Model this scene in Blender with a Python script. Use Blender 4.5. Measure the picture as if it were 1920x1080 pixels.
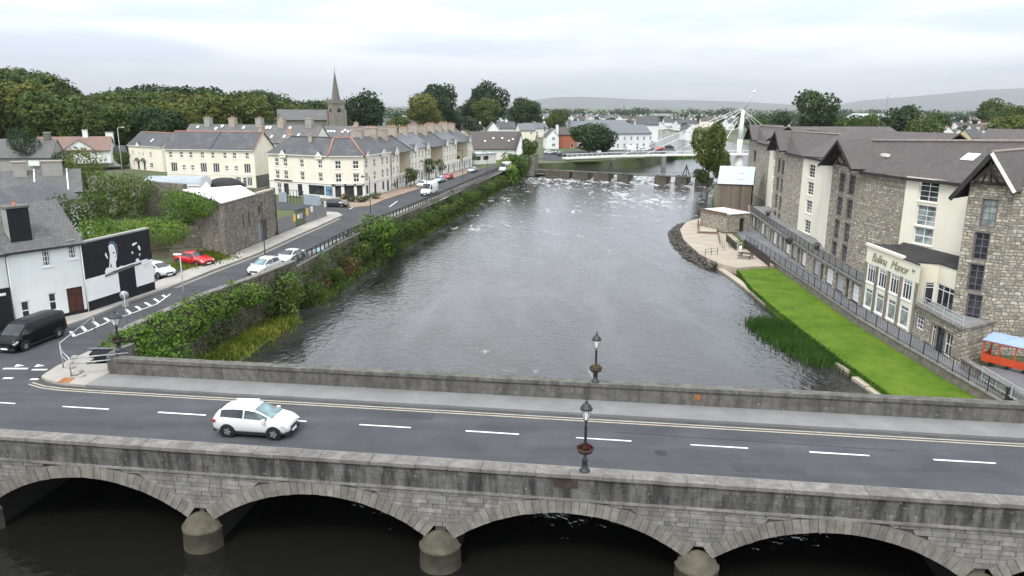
import bpy, bmesh, math, random
import numpy as np
from mathutils import Vector, Matrix
for o in list(bpy.data.objects): bpy.data.objects.remove(o)
R = math.radians
scene = bpy.context.scene
C = scene.collection
random.seed(7)
# ---------------------------------------------------------------- camera
F, CAMZ = 1410.0, 17.0                      # focal length in pixels of the 1920 px photograph, height above the bridge road
PITCH, ROLL = math.atan(340 / F), R(.3)
_c, _s = math.cos(PITCH), math.sin(PITCH)
_r0, _d0, FWD = Vector((1, 0, 0)), Vector((0, -_s, -_c)), Vector((0, _c, -_s))
RGT = _r0 * math.cos(ROLL) - _d0 * math.sin(ROLL)
DWN = _r0 * math.sin(ROLL) + _d0 * math.cos(ROLL)
CAM = Vector((0, 0, CAMZ))
cd = bpy.data.cameras.new('camera'); cam = bpy.data.objects.new('camera', cd); C.objects.link(cam)
cd.sensor_width = 36; cd.lens = 36 * F / 1920; cd.clip_start = .5; cd.clip_end = 30000
m = Matrix.Identity(4)
for i in range(3):
    m[i][0], m[i][1], m[i][2], m[i][3] = RGT[i], -DWN[i], -FWD[i], CAM[i]
cam.matrix_world = m
scene.camera = cam
# ---------------------------------------------------------------- sky, sun, exposure
SUN_EL, SUN_AZ = R(52), R(205)              # azimuth clockwise from +Y: high behind the camera, a little to the left
w = bpy.data.worlds.new('World'); scene.world = w; w.use_nodes = True
nt = w.node_tree; nt.nodes.clear()
def N(t, k, **kw):
    n = t.nodes.new(k)
    for a, b in kw.items(): setattr(n, a, b)
    return n
sky = N(nt, 'ShaderNodeTexSky', sky_type='NISHITA', sun_disc=False)
sky.sun_elevation = SUN_EL; sky.sun_rotation = SUN_AZ; sky.air_density = 1; sky.dust_density = 3
bg1 = N(nt, 'ShaderNodeBackground'); bg1.inputs[1].default_value = .1
nt.links.new(sky.outputs[0], bg1.inputs[0])
tc = N(nt, 'ShaderNodeTexCoord'); mp = N(nt, 'ShaderNodeMapping'); mp.inputs[3].default_value = (2.2, 2.2, 16)
nz = N(nt, 'ShaderNodeTexNoise'); nz.inputs['Scale'].default_value = 1.7; nz.inputs['Detail'].default_value = 5; nz.inputs['Roughness'].default_value = .5
cr = N(nt, 'ShaderNodeValToRGB')
cr.color_ramp.elements[0].position = .38; cr.color_ramp.elements[0].color = (.66, .75, .86, 1)
cr.color_ramp.elements[1].position = .58; cr.color_ramp.elements[1].color = (.97, .985, 1.0, 1)
sx = N(nt, 'ShaderNodeSeparateXYZ')
zn = N(nt, 'ShaderNodeMath', operation='MULTIPLY_ADD'); zn.use_clamp = False      # overcast sky: brighter towards the zenith
zm = N(nt, 'ShaderNodeMath', operation='MAXIMUM'); zm.inputs[1].default_value = 0
bg2 = N(nt, 'ShaderNodeBackground')
nt.links.new(tc.outputs['Generated'], mp.inputs[0]); nt.links.new(mp.outputs[0], nz.inputs[0])
nt.links.new(nz.outputs[0], cr.inputs[0]); nt.links.new(cr.outputs[0], bg2.inputs[0])
nt.links.new(tc.outputs['Generated'], sx.inputs[0]); nt.links.new(sx.outputs[2], zm.inputs[0]); nt.links.new(zm.outputs[0], zn.inputs[0])
zn.inputs[1].default_value = .95; zn.inputs[2].default_value = .9
nt.links.new(zn.outputs[0], bg2.inputs[1])
mx = N(nt, 'ShaderNodeMixShader'); mx.inputs[0].default_value = .88
nt.links.new(bg1.outputs[0], mx.inputs[1]); nt.links.new(bg2.outputs[0], mx.inputs[2])
wo = N(nt, 'ShaderNodeOutputWorld'); nt.links.new(mx.outputs[0], wo.inputs[0])
sd = bpy.data.lights.new('sun', 'SUN'); sd.energy = 1.5; sd.angle = R(14); sd.color = (1, .97, .92)
so = bpy.data.objects.new('sun', sd); C.objects.link(so)
_sv = Vector((math.sin(SUN_AZ) * math.cos(SUN_EL), math.cos(SUN_AZ) * math.cos(SUN_EL), math.sin(SUN_EL)))
so.rotation_euler = _sv.to_track_quat('Z', 'Y').to_euler(); so.location = (-40, -60, 90)
vs = scene.view_settings
vs.view_transform = 'Standard'; vs.look = 'None'; vs.gamma = 1; vs.exposure = .65; vs.use_curve_mapping = False
# ---------------------------------------------------------------- pixel (of the 1920x1080 photograph) to place
def ray(x, y): return RGT * ((x - 960) / F) + DWN * ((y - 540) / F) + FWD
def gz(x, y, z=0.0):                        # where the pixel's ray meets the level z
    v = ray(x, y); t = (z - CAMZ) / v.z; p = CAM + v * t; return Vector((p.x, p.y, z))
def on(x, y, a, b):                         # where the pixel's ray meets the upright plane through a and b
    d = Vector(b) - Vector(a); n = Vector((d.y, -d.x, 0)); v = ray(x, y)
    return CAM + v * ((Vector(a) - CAM).dot(n) / v.dot(n))
def at(x, y, Y):                            # where the pixel's ray is Y metres ahead
    v = ray(x, y); return CAM + v * (Y / v.y)
# ---------------------------------------------------------------- objects
def tag(o, label, cat, group=None):
    o['label'] = label; o['category'] = cat
    if group: o['group'] = group
    return o
def thing(name, label, cat, loc=(0, 0, 0), rz=0, group=None):
    o = bpy.data.objects.new(name, None); C.objects.link(o); o.empty_display_size = .3
    o.location = loc; o.rotation_euler = (0, 0, rz)
    return tag(o, label, cat, group)
def link(name, me, parent=None, loc=(0, 0, 0), rot=(0, 0, 0)):
    o = bpy.data.objects.new(name, me); C.objects.link(o)
    if parent: o.parent = parent
    o.location = loc; o.rotation_euler = rot
    return o
def copy_tree(o, parent=None):
    c = o.copy(); C.objects.link(c); c.parent = parent
    for ch in list(o.children): copy_tree(ch, c)
    return c
class MB:                                   # collects faces, builds ONE mesh
    def __init__(s): s.v = []; s.f = []; s.sm = []
    def poly(s, pts, sm=False):
        n = len(s.v); s.v += [tuple(p) for p in pts]; s.f.append(tuple(range(n, n + len(pts)))); s.sm.append(sm); return s
    def hexa(s, p, sm=False):               # 8 points: bottom ring 0-3, top ring 4-7
        n = len(s.v); s.v += [tuple(q) for q in p]
        for f in ((0, 3, 2, 1), (4, 5, 6, 7), (0, 1, 5, 4), (1, 2, 6, 5), (2, 3, 7, 6), (3, 0, 4, 7)):
            s.f.append(tuple(n + i for i in f)); s.sm.append(sm)
        return s
    def box(s, x0, x1, y0, y1, z0, z1):
        return s.hexa([(x0, y0, z0), (x1, y0, z0), (x1, y1, z0), (x0, y1, z0), (x0, y0, z1), (x1, y0, z1), (x1, y1, z1), (x0, y1, z1)])
    def prism(s, pts, z0, z1):              # plan outline (counter-clockwise) raised from z0 to z1
        n = len(pts)
        s.poly([(p[0], p[1], z1) for p in pts]); s.poly([(p[0], p[1], z0) for p in reversed(pts)])
        for i in range(n):
            a, b = pts[i], pts[(i + 1) % n]
            s.poly([(a[0], a[1], z0), (b[0], b[1], z0), (b[0], b[1], z1), (a[0], a[1], z1)])
        return s
    def tube(s, p0, p1, r0, r1=None, n=8, caps=True, sm=True):
        r1 = r0 if r1 is None else r1
        p0, p1 = Vector(p0), Vector(p1); d = (p1 - p0)
        if d.length < 1e-6: return s
        d.normalize(); a = d.orthogonal().normalized(); b = d.cross(a); k = len(s.v)
        for p, r in ((p0, r0), (p1, r1)):
            for i in range(n):
                t = 2 * math.pi * i / n; s.v.append(tuple(p + a * (r * math.cos(t)) + b * (r * math.sin(t))))
        for i in range(n):
            j = (i + 1) % n; s.f.append((k + i, k + j, k + n + j, k + n + i)); s.sm.append(sm)
        if caps:
            s.f.append(tuple(k + i for i in reversed(range(n)))); s.sm.append(False)
            s.f.append(tuple(k + n + i for i in range(n))); s.sm.append(False)
        return s
    def lathe(s, prof, n=16, c=(0, 0, 0), a0=0, a1=2 * math.pi, sm=True):
        k = len(s.v); full = abs(a1 - a0 - 2 * math.pi) < 1e-6; m_ = n if full else n + 1
        for r, z in prof:
            for i in range(m_):
                t = a0 + (a1 - a0) * i / n; s.v.append((c[0] + r * math.cos(t), c[1] + r * math.sin(t), c[2] + z))
        for q in range(len(prof) - 1):
            for i in range(n):
                j = (i + 1) % m_ if full else i + 1
                s.f.append((k + q * m_ + i, k + q * m_ + j, k + (q + 1) * m_ + j, k + (q + 1) * m_ + i)); s.sm.append(sm)
        return s
    def beam(s, p0, p1, w_, h):             # rectangular bar between two points
        p0, p1 = Vector(p0), Vector(p1); d = (p1 - p0).normalized()
        u = Vector((0, 0, 1)) if abs(d.z) < .95 else Vector((0, 1, 0))
        a = d.cross(u).normalized() * (w_ / 2); b = a.cross(d).normalized() * (h / 2)
        return s.hexa([p0 - a - b, p0 + a - b, p0 + a + b, p0 - a + b, p1 - a - b, p1 + a - b, p1 + a + b, p1 - a + b])
    def mesh(s, mat, name='mesh'):
        me = bpy.data.meshes.new(name); me.from_pydata(s.v, [], s.f)
        me.polygons.foreach_set('use_smooth', s.sm)
        if mat: me.materials.append(mat)
        me.update(); return me
    def build(s, name, mat, parent=None, loc=(0, 0, 0), rot=(0, 0, 0)):
        return link(name, s.mesh(mat, name), parent, loc, rot)
def structure(name, mb, mat):
    o = mb.build(name, mat); o['kind'] = 'structure'; return o
def fix_normals(o):
    bm = bmesh.new(); bm.from_mesh(o.data); bmesh.ops.recalc_face_normals(bm, faces=bm.faces); bm.to_mesh(o.data); bm.free(); return o
# ---------------------------------------------------------------- materials
def newmat(name):
    mt = bpy.data.materials.new(name); mt.use_nodes = True; t = mt.node_tree
    b = t.nodes['Principled BSDF']; return mt, t, b
def rgb(c): return (c[0], c[1], c[2], 1)
def noise(t, scale, detail=4, rough=.55, vec=None, coord='Object', stretch=None):
    tc = N(t, 'ShaderNodeTexCoord'); n = N(t, 'ShaderNodeTexNoise')
    n.inputs['Scale'].default_value = scale; n.inputs['Detail'].default_value = detail; n.inputs['Roughness'].default_value = rough
    src = tc.outputs[coord]
    if coord == 'World': pass
    if stretch:
        mp = N(t, 'ShaderNodeMapping'); mp.inputs[3].default_value = stretch; t.links.new(src, mp.inputs[0]); src = mp.outputs[0]
    t.links.new(src, n.inputs[0]); return n
def ramp(t, src, a, b, p0=.3, p1=.7):
    r = N(t, 'ShaderNodeValToRGB'); e = r.color_ramp.elements
    e[0].position = p0; e[0].color = rgb(a); e[1].position = p1; e[1].color = rgb(b)
    t.links.new(src, r.inputs[0]); return r
def mix(t, fac, a, b, mode='MIX'):
    n = N(t, 'ShaderNodeMixRGB', blend_type=mode)
    for i, x in ((0, fac), (1, a), (2, b)):
        if hasattr(x, 'is_linked') or hasattr(x, 'links'): t.links.new(x, n.inputs[i])
        else: n.inputs[i].default_value = x if i == 0 else rgb(x)
    return n.outputs[0]
def bump(t, b, src, strength=.3, dist=.05):
    n = N(t, 'ShaderNodeBump'); n.inputs['Strength'].default_value = strength; n.inputs['Distance'].default_value = dist
    t.links.new(src, n.inputs['Height']); t.links.new(n.outputs[0], b.inputs['Normal']); return n
def pmat(name, col, rough=.7, var=.18, scale=1.5, bumps=.15, spec=.3, metal=0, dirt=None, dirt_amt=.5, bscale=None):
    mt, t, b = newmat(name)
    n1 = noise(t, scale, 6, .6); lo = [c * (1 - var) for c in col]; hi = [min(1, c * (1 + var)) for c in col]
    c = ramp(t, n1.outputs[0], lo, hi).outputs[0]
    if dirt:
        n2 = noise(t, scale * .45, 8, .65, stretch=(1, 1, .35)); f = ramp(t, n2.outputs[0], (0, 0, 0), (dirt_amt,) * 3, .48, .75).outputs[0]
        c = mix(t, f, c, dirt)
    t.links.new(c, b.inputs['Base Color'])
    b.inputs['Roughness'].default_value = rough; b.inputs['Specular IOR Level'].default_value = spec; b.inputs['Metallic'].default_value = metal
    if bumps: bump(t, b, noise(t, bscale or scale * 8, 4).outputs[0], bumps, .02)
    return mt
def pieces(name, cols, rough=.85, scale=3, bumps=.5, stain=None, stain_amt=.6, moss=None):
    """stone-like material: every separate piece takes its own tone"""
    mt, t, b = newmat(name)
    g = N(t, 'ShaderNodeNewGeometry'); oi = N(t, 'ShaderNodeObjectInfo')
    a = N(t, 'ShaderNodeMath', operation='ADD'); t.links.new(g.outputs['Random Per Island'], a.inputs[0]); t.links.new(oi.outputs['Random'], a.inputs[1])
    fr = N(t, 'ShaderNodeMath', operation='FRACT'); t.links.new(a.outputs[0], fr.inputs[0])
    r = N(t, 'ShaderNodeValToRGB'); e = r.color_ramp.elements
    e[0].position = 0; e[0].color = rgb(cols[0]); e[1].position = 1; e[1].color = rgb(cols[-1])
    for i, cc in enumerate(cols[1:-1], 1):
        x = e.new(i / (len(cols) - 1)); x.color = rgb(cc)
    t.links.new(fr.outputs[0], r.inputs[0])
    wn = N(t, 'ShaderNodeTexNoise'); wn.inputs['Scale'].default_value = scale; wn.inputs['Detail'].default_value = 6
    t.links.new(g.outputs['Position'], wn.inputs[0])
    c = mix(t, .55, r.outputs[0], ramp(t, wn.outputs[0], (.25,) * 3, (1,) * 3, .25, .75).outputs[0], 'MULTIPLY')
    c = mix(t, 1.0, c, (1.28,) * 3, 'MULTIPLY')
    if stain:
        mp = N(t, 'ShaderNodeMapping'); mp.inputs[3].default_value = (1.5, 1.5, .3); t.links.new(g.outputs['Position'], mp.inputs[0])
        sn = N(t, 'ShaderNodeTexNoise'); sn.inputs['Scale'].default_value = 1.1; sn.inputs['Detail'].default_value = 7; sn.inputs['Roughness'].default_value = .62
        t.links.new(mp.outputs[0], sn.inputs[0])
        f = ramp(t, sn.outputs[0], (0, 0, 0), (stain_amt,) * 3, .44, .6).outputs[0]; c = mix(t, f, c, stain)
        l = N(t, 'ShaderNodeTexNoise'); l.inputs['Scale'].default_value = 6.5; l.inputs['Detail'].default_value = 5; t.links.new(g.outputs['Position'], l.inputs[0])
        f = ramp(t, l.outputs[0], (0, 0, 0), (.6,) * 3, .64, .74).outputs[0]; c = mix(t, f, c, (.36, .355, .33))
    t.links.new(c, b.inputs['Base Color']); b.inputs['Roughness'].default_value = rough; b.inputs['Specular IOR Level'].default_value = .2
    bn = N(t, 'ShaderNodeTexNoise'); bn.inputs['Scale'].default_value = scale * 5; bn.inputs['Detail'].default_value = 5; t.links.new(g.outputs['Position'], bn.inputs[0])
    bump(t, b, bn.outputs[0], bumps, .03); return mt
def slate(name, a, b_, row=.28, lichen=(.3, .29, .24), li=.25):
    """courses of slates or tiles too small to pick apart: tone and fine relief only"""
    mt, t, b = newmat(name)
    uv = N(t, 'ShaderNodeUVMap'); br = N(t, 'ShaderNodeTexBrick')
    br.inputs['Scale'].default_value = 1; br.inputs['Brick Width'].default_value = row * 1.1; br.inputs['Row Height'].default_value = row
    br.inputs['Mortar Size'].default_value = .012; br.inputs['Bias'].default_value = 0
    br.inputs['Color1'].default_value = rgb(a); br.inputs['Color2'].default_value = rgb(b_); br.inputs['Mortar'].default_value = rgb([x * .45 for x in a])
    t.links.new(uv.outputs[0], br.inputs[0])
    n = noise(t, .5, 7, .65); f = ramp(t, n.outputs[0], (0, 0, 0), (li,) * 3, .5, .75).outputs[0]
    c = mix(t, f, br.outputs[0], lichen)
    n2 = noise(t, 6, 4); c = mix(t, .5, c, ramp(t, n2.outputs[0], (.6,) * 3, (1.3,) * 3, .2, .8).outputs[0], 'MULTIPLY')
    t.links.new(c, b.inputs['Base Color']); b.inputs['Roughness'].default_value = .6; b.inputs['Specular IOR Level'].default_value = .35
    bump(t, b, br.outputs['Fac'], -.6, .02); return mt
def leafmat(name, cols, rough=.55):
    mt, t, b = newmat(name)
    g = N(t, 'ShaderNodeNewGeometry'); oi = N(t, 'ShaderNodeObjectInfo')
    r = N(t, 'ShaderNodeValToRGB'); e = r.color_ramp.elements
    e[0].color = rgb(cols[0]); e[1].color = rgb(cols[-1])
    for i, cc in enumerate(cols[1:-1], 1): e.new(i / (len(cols) - 1)).color = rgb(cc)
    n = N(t, 'ShaderNodeTexNoise'); n.inputs['Scale'].default_value = .35; n.inputs['Detail'].default_value = 2; t.links.new(g.outputs['Position'], n.inputs[0])
    a = N(t, 'ShaderNodeMath', operation='MULTIPLY_ADD'); t.links.new(g.outputs['Random Per Island'], a.inputs[0]); a.inputs[1].default_value = .3
    s = N(t, 'ShaderNodeMath', operation='MULTIPLY_ADD'); t.links.new(n.outputs[0], s.inputs[0]); s.inputs[1].default_value = 1.3; s.inputs[2].default_value = -.42
    t.links.new(s.outputs[0], a.inputs[2])
    q = N(t, 'ShaderNodeMath', operation='MULTIPLY_ADD'); t.links.new(oi.outputs['Random'], q.inputs[0]); q.inputs[1].default_value = .3; t.links.new(a.outputs[0], q.inputs[2]); q.use_clamp = True
    t.links.new(q.outputs[0], r.inputs[0]); t.links.new(r.outputs[0], b.inputs['Base Color'])
    b.inputs['Roughness'].default_value = rough; b.inputs['Specular IOR Level'].default_value = .08
    tr = N(t, 'ShaderNodeBsdfTranslucent'); t.links.new(r.outputs[0], tr.inputs[0])
    ms = N(t, 'ShaderNodeMixShader'); ms.inputs[0].default_value = .25
    out = t.nodes['Material Output']; t.links.new(b.outputs[0], ms.inputs[1]); t.links.new(tr.outputs[0], ms.inputs[2]); t.links.new(ms.outputs[0], out.inputs[0])
    return mt
def glass(name, col=(.03, .035, .04), rough=.06):
    mt, t, b = newmat(name)
    n = noise(t, .9, 2); t.links.new(ramp(t, n.outputs[0], [c * .4 for c in col], [c * 2.2 for c in col]).outputs[0], b.inputs['Base Color'])
    b.inputs['Roughness'].default_value = rough; b.inputs['Specular IOR Level'].default_value = .6; return mt
def paint(name, col, rough=.25, metal=0):
    mt, t, b = newmat(name); n = noise(t, 1.3, 3)
    t.links.new(ramp(t, n.outputs[0], [c * .93 for c in col], col).outputs[0], b.inputs['Base Color'])
    b.inputs['Roughness'].default_value = rough; b.inputs['Metallic'].default_value = metal; b.inputs['Coat Weight'].default_value = .6; b.inputs['Coat Roughness'].default_value = .06; return mt
M = {}
M['asphalt'] = pmat('asphalt', (.07, .073, .078), .95, .15, .35, .3, .08, dirt=(.095, .098, .1), dirt_amt=.3, bscale=40)
def tracks(mt):
    t = mt.node_tree; b = t.nodes['Principled BSDF']; src = b.inputs['Base Color'].links[0].from_socket; g = N(t, 'ShaderNodeNewGeometry'); mp = N(t, 'ShaderNodeMapping'); mp.inputs[2].default_value = (0, 0, R(7.5)); mp.inputs[3].default_value = (.035, 1.1, 1); t.links.new(g.outputs['Position'], mp.inputs[0])
    n = N(t, 'ShaderNodeTexNoise'); n.inputs['Scale'].default_value = 1; n.inputs['Detail'].default_value = 5; t.links.new(mp.outputs[0], n.inputs[0]); c = mix(t, .7, src, ramp(t, n.outputs[0], (.84,) * 3, (1.16,) * 3, .3, .7).outputs[0], 'MULTIPLY')
    v = N(t, 'ShaderNodeTexNoise'); v.inputs['Scale'].default_value = .22; v.inputs['Detail'].default_value = 9; v.inputs['Roughness'].default_value = .75; t.links.new(g.outputs['Position'], v.inputs[0]); c = mix(t, .6, c, ramp(t, v.outputs[0], (.86,) * 3, (1.14,) * 3, .35, .65).outputs[0], 'MULTIPLY'); t.links.new(c, b.inputs['Base Color'])
tracks(M['asphalt'])
M['concrete'] = pmat('concrete', (0.194, 0.194, 0.191), .9, .15, .5, .25, dirt=(0.137, 0.137, 0.130), bscale=20)
M['pale_paving'] = pmat('pale_paving', (0.328, 0.304, 0.273), .9, .14, .6, .2, dirt=(0.234, 0.226, 0.211), bscale=15)
M['patio'] = pmat('patio', (0.357, 0.306, 0.246), .9, .16, .5, .2, dirt=(0.255, 0.221, 0.187), bscale=15)
M['white_line'] = pmat('white_line', (.72, .72, .7), .7, .12, 2.5, .1, dirt=(.4, .4, .4), dirt_amt=.4)
M['yellow_line'] = pmat('yellow_line', (0.425, 0.378, 0.290), .7, .15, 2.5, .1, dirt=(0.212, 0.198, 0.176), dirt_amt=.7)
M['mortar'] = pmat('mortar', (.075, .073, .068), .95, .25, 2, .3)
M['bridge_stone'] = pieces('bridge_stone', [(0.152, 0.148, 0.140), (0.224, 0.220, 0.208), (0.184, 0.176, 0.168), (0.208, 0.192, 0.180), (0.264, 0.256, 0.240)], stain=(0.060, 0.058, 0.056), stain_amt=.35, bumps=.7)
M['voussoir'] = pieces('voussoir', [(0.160, 0.152, 0.132), (0.216, 0.204, 0.176), (0.184, 0.172, 0.152), (0.240, 0.228, 0.200)], stain=(0.080, 0.080, 0.076), stain_amt=.4, bumps=.6)
M['parapet'] = pieces('parapet', [(0.098, 0.094, 0.090), (0.135, 0.131, 0.124), (0.112, 0.112, 0.105), (0.150, 0.143, 0.131)], stain=(0.024, 0.023, 0.024), stain_amt=.8, bumps=.6)
M['coping'] = pieces('coping', [(0.144, 0.136, 0.124), (0.200, 0.188, 0.168), (0.168, 0.160, 0.148)], stain=(0.088, 0.084, 0.080), stain_amt=.5, bumps=.6)
M['far_parapet'] = pieces('far_parapet', [(0.112, 0.108, 0.097), (0.137, 0.130, 0.119), (0.122, 0.119, 0.108)], stain=(0.050, 0.049, 0.043), stain_amt=.6, bumps=.5)
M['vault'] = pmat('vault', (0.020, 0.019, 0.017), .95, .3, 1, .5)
M['rubble'] = pieces('rubble', [(.24, .22, .175), (.40, .37, .30), (.19, .175, .15), (.50, .465, .385), (.31, .255, .185), (.27, .255, .225), (.42, .385, .31)], bumps=.6, scale=4)
M['rubble_bed'] = pmat('rubble_bed', (.2, .185, .155), .95, .3, 3, .4)
M['old_stone'] = pieces('old_stone', [(0.170, 0.153, 0.128), (0.255, 0.234, 0.196), (0.145, 0.132, 0.115), (0.306, 0.281, 0.238), (0.212, 0.178, 0.145)], bumps=.7, scale=3, stain=(0.085, 0.081, 0.068), stain_amt=.4)
M['old_bed'] = pmat('old_bed', (.16, .145, .12), .95, .35, 1.5, .6)
M['cream'] = pmat('cream', (.76, .715, .60), .85, .05, .6, .12, dirt=(.6, .55, .45), dirt_amt=.4)
M['hotel_cream'] = pmat('hotel_cream', (.76, .72, .60), .85, .05, .4, .1, dirt=(.62, .58, .48), dirt_amt=.35)
M['tan_wall'] = pmat('tan_wall', (.62, .5, .33), .85, .08, .6, .12, dirt=(.5, .4, .27), dirt_amt=.5)
M['offwhite'] = pmat('offwhite', (.72, .70, .65), .85, .06, .6, .1, dirt=(.52, .5, .46), dirt_amt=.4)
M['white_wall'] = pmat('white_wall', (.72, .75, .73), .85, .05, .5, .1, dirt=(.5, .53, .5), dirt_amt=.5)
M['white'] = pmat('white', (.78, .78, .77), .6, .04, 1, .04)
M['upvc'] = pmat('upvc', (.78, .78, .77), .4, .03, 1, 0)
M['grey_frame'] = pmat('grey_frame', (.16, .13, .15), .5, .1, 1, 0)
M['black'] = pmat('black', (.012, .012, .016), .65, .25, 1, .1)
M['iron'] = pmat('iron', (.02, .024, .026), .45, .25, 3, .05, .5)
M['green_iron'] = pmat('green_iron', (.016, .024, .026), .45, .25, 3, .05, .5)
M['steel'] = pmat('steel', (.36, .37, .38), .45, .15, 3, .05, .5, .5)
M['grey_post'] = pmat('grey_post', (.4, .42, .43), .5, .12, 3, .05, .4)
M['rust'] = pmat('rust', (.3, .13, .05), .9, .3, 5, .3, dirt=(.12, .06, .03))
M['slate'] = slate('slate', (0.063, 0.066, 0.072), (0.085, 0.088, 0.094), .3)
M['slate_old'] = slate('slate_old', (0.099, 0.096, 0.096), (0.136, 0.133, 0.130), .3, (0.205, 0.198, 0.174), .4)
M['slate_blue'] = slate('slate_blue', (0.124, 0.136, 0.149), (0.161, 0.174, 0.186), .3, (0.198, 0.198, 0.186), .2)
M['brown_tile'] = slate('brown_tile', (0.068, 0.056, 0.053), (0.090, 0.074, 0.071), .34, (0.124, 0.108, 0.093), .4)
M['red_tile'] = slate('red_tile', (0.192, 0.120, 0.096), (0.232, 0.148, 0.120), .34, (0.200, 0.160, 0.136), .35)
M['tile'] = pieces('tile', [(.2, .165, .13), (.25, .21, .165), (.17, .14, .115)], bumps=.3, scale=6)
M['terracotta'] = pmat('terracotta', (.42, .2, .14), .8, .15, 3, .15, dirt=(.3, .2, .16))
M['red_brick'] = pmat('red_brick', (.36, .12, .07), .9, .15, 3, .2)
M['chimney'] = pmat('chimney', (.36, .31, .26), .9, .2, 1.5, .3, dirt=(.2, .18, .15))
M['grey_render'] = pmat('grey_render', (0.306, 0.297, 0.272), .9, .14, .8, .2, dirt=(0.187, 0.178, 0.162))
M['dark_render'] = pmat('dark_render', (0.136, 0.132, 0.124), .9, .2, .8, .2, dirt=(0.080, 0.080, 0.072))
M['church'] = pmat('church', (0.217, 0.199, 0.169), .9, .2, .7, .3, dirt=(0.135, 0.124, 0.105))
M['felt'] = pmat('felt', (.035, .033, .034), .9, .3, .8, .2)
M['sheet_metal'] = pmat('sheet_metal', (0.410, 0.459, 0.508), .45, .08, .5, .05, .4)
M['white_roof'] = pmat('white_roof', (.76, .77, .78), .6, .07, .5, .05, dirt=(.55, .55, .52), dirt_amt=.4)
M['zinc'] = pmat('zinc', (.25, .28, .31), .5, .15, .7, .05, .4)
M['timber'] = pmat('timber', (.16, .1, .065), .8, .3, 2, .3)
M['dark_timber'] = pmat('dark_timber', (.045, .035, .03), .8, .3, 2, .3)
M['plank'] = pieces('plank', [(0.142, 0.115, 0.092), (0.190, 0.155, 0.124), (0.109, 0.090, 0.076)], bumps=.3, scale=6)
M['pale_timber'] = pieces('pale_timber', [(.34, .29, .22), (.42, .37, .29), (.28, .24, .19)], bumps=.3, scale=6)
M['glass'] = glass('glass', (.028, .032, .036))
M['curtain_glass'] = glass('curtain_glass', (.17, .2, .19), .12)
M['lantern_glass'] = glass('lantern_glass', (.55, .56, .55), .15)
M['car_glass'] = glass('car_glass', (.018, .022, .026), .04)
M['screen_glass'] = glass('screen_glass', (.10, .16, .17), .04)
M['door_red'] = pmat('door_red', (.09, .03, .022), .45, .2, 2, .05)
M['door_dark'] = pmat('door_dark', (.03, .03, .035), .5, .2, 2, .05)
M['tyre'] = pmat('tyre', (.014, .014, .014), .85, .2, 4, .1)
M['rim'] = pmat('rim', (.16, .16, .17), .35, .2, 4, 0, .5, .7)
M['plastic'] = pmat('plastic', (.02, .02, .021), .6, .2, 3, .05)
M['chrome'] = pmat('chrome', (.6, .61, .62), .25, .08, 3, 0, .5, .8)
M['lamp_clear'] = pmat('lamp_clear', (.55, .57, .58), .15, .2, 6, 0, .6)
M['lamp_red'] = pmat('lamp_red', (.3, .015, .015), .2, .2, 6, 0, .6)
M['paint_white'] = paint('paint_white', (.68, .69, .69)); M['paint_black'] = pmat('paint_black', (.007, .007, .008), .3, .1, 2, 0, .22); M['paint_red'] = paint('paint_red', (.55, .015, .02))
M['paint_silver'] = paint('paint_silver', (.5, .58, .62), .3, .35); M['paint_dark'] = paint('paint_dark', (.03, .035, .04)); M['paint_pale'] = paint('paint_pale', (.6, .66, .67), .3, .2)
M['leaf_dark'] = leafmat('leaf_dark', [(0.015, 0.030, 0.015), (0.033, 0.063, 0.024), (0.068, 0.105, 0.033)])
M['leaf_mid'] = leafmat('leaf_mid', [(0.023, 0.046, 0.014), (0.058, 0.096, 0.023), (0.123, 0.152, 0.038)])
M['leaf_olive'] = leafmat('leaf_olive', [(0.031, 0.048, 0.014), (0.091, 0.112, 0.025), (0.182, 0.175, 0.042)])
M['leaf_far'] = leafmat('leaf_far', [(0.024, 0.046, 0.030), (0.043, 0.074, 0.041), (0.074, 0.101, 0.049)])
M['leaf_ivy'] = leafmat('leaf_ivy', [(0.026, 0.060, 0.012), (0.084, 0.156, 0.024), (0.180, 0.264, 0.042)])
M['leaf_bank'] = leafmat('leaf_bank', [(0.024, 0.051, 0.016), (0.068, 0.115, 0.024), (0.135, 0.169, 0.041)])
M['leaf_rust'] = leafmat('leaf_rust', [(.06, .05, .02), (.13, .1, .04), (.19, .15, .06)])
M['reed'] = leafmat('reed', [(0.013, 0.036, 0.010), (0.031, 0.075, 0.016), (0.065, 0.124, 0.026)])
M['bank_grass'] = leafmat('bank_grass', [(0.046, 0.075, 0.014), (0.115, 0.149, 0.023), (0.218, 0.218, 0.040)])
M['flower_red'] = leafmat('flower_red', [(.015, .025, .01), (.03, .035, .015), (.05, .02, .015), (.3, .02, .02)])
M['flower_pale'] = leafmat('flower_pale', [(.05, .05, .02), (.12, .1, .05), (.28, .23, .13)])
M['bark'] = pmat('bark', (.09, .075, .06), .9, .3, 3, .5)
M['hill'] = pmat('hill', (.09, .11, .09), .95, .15, .002, 0)
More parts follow.
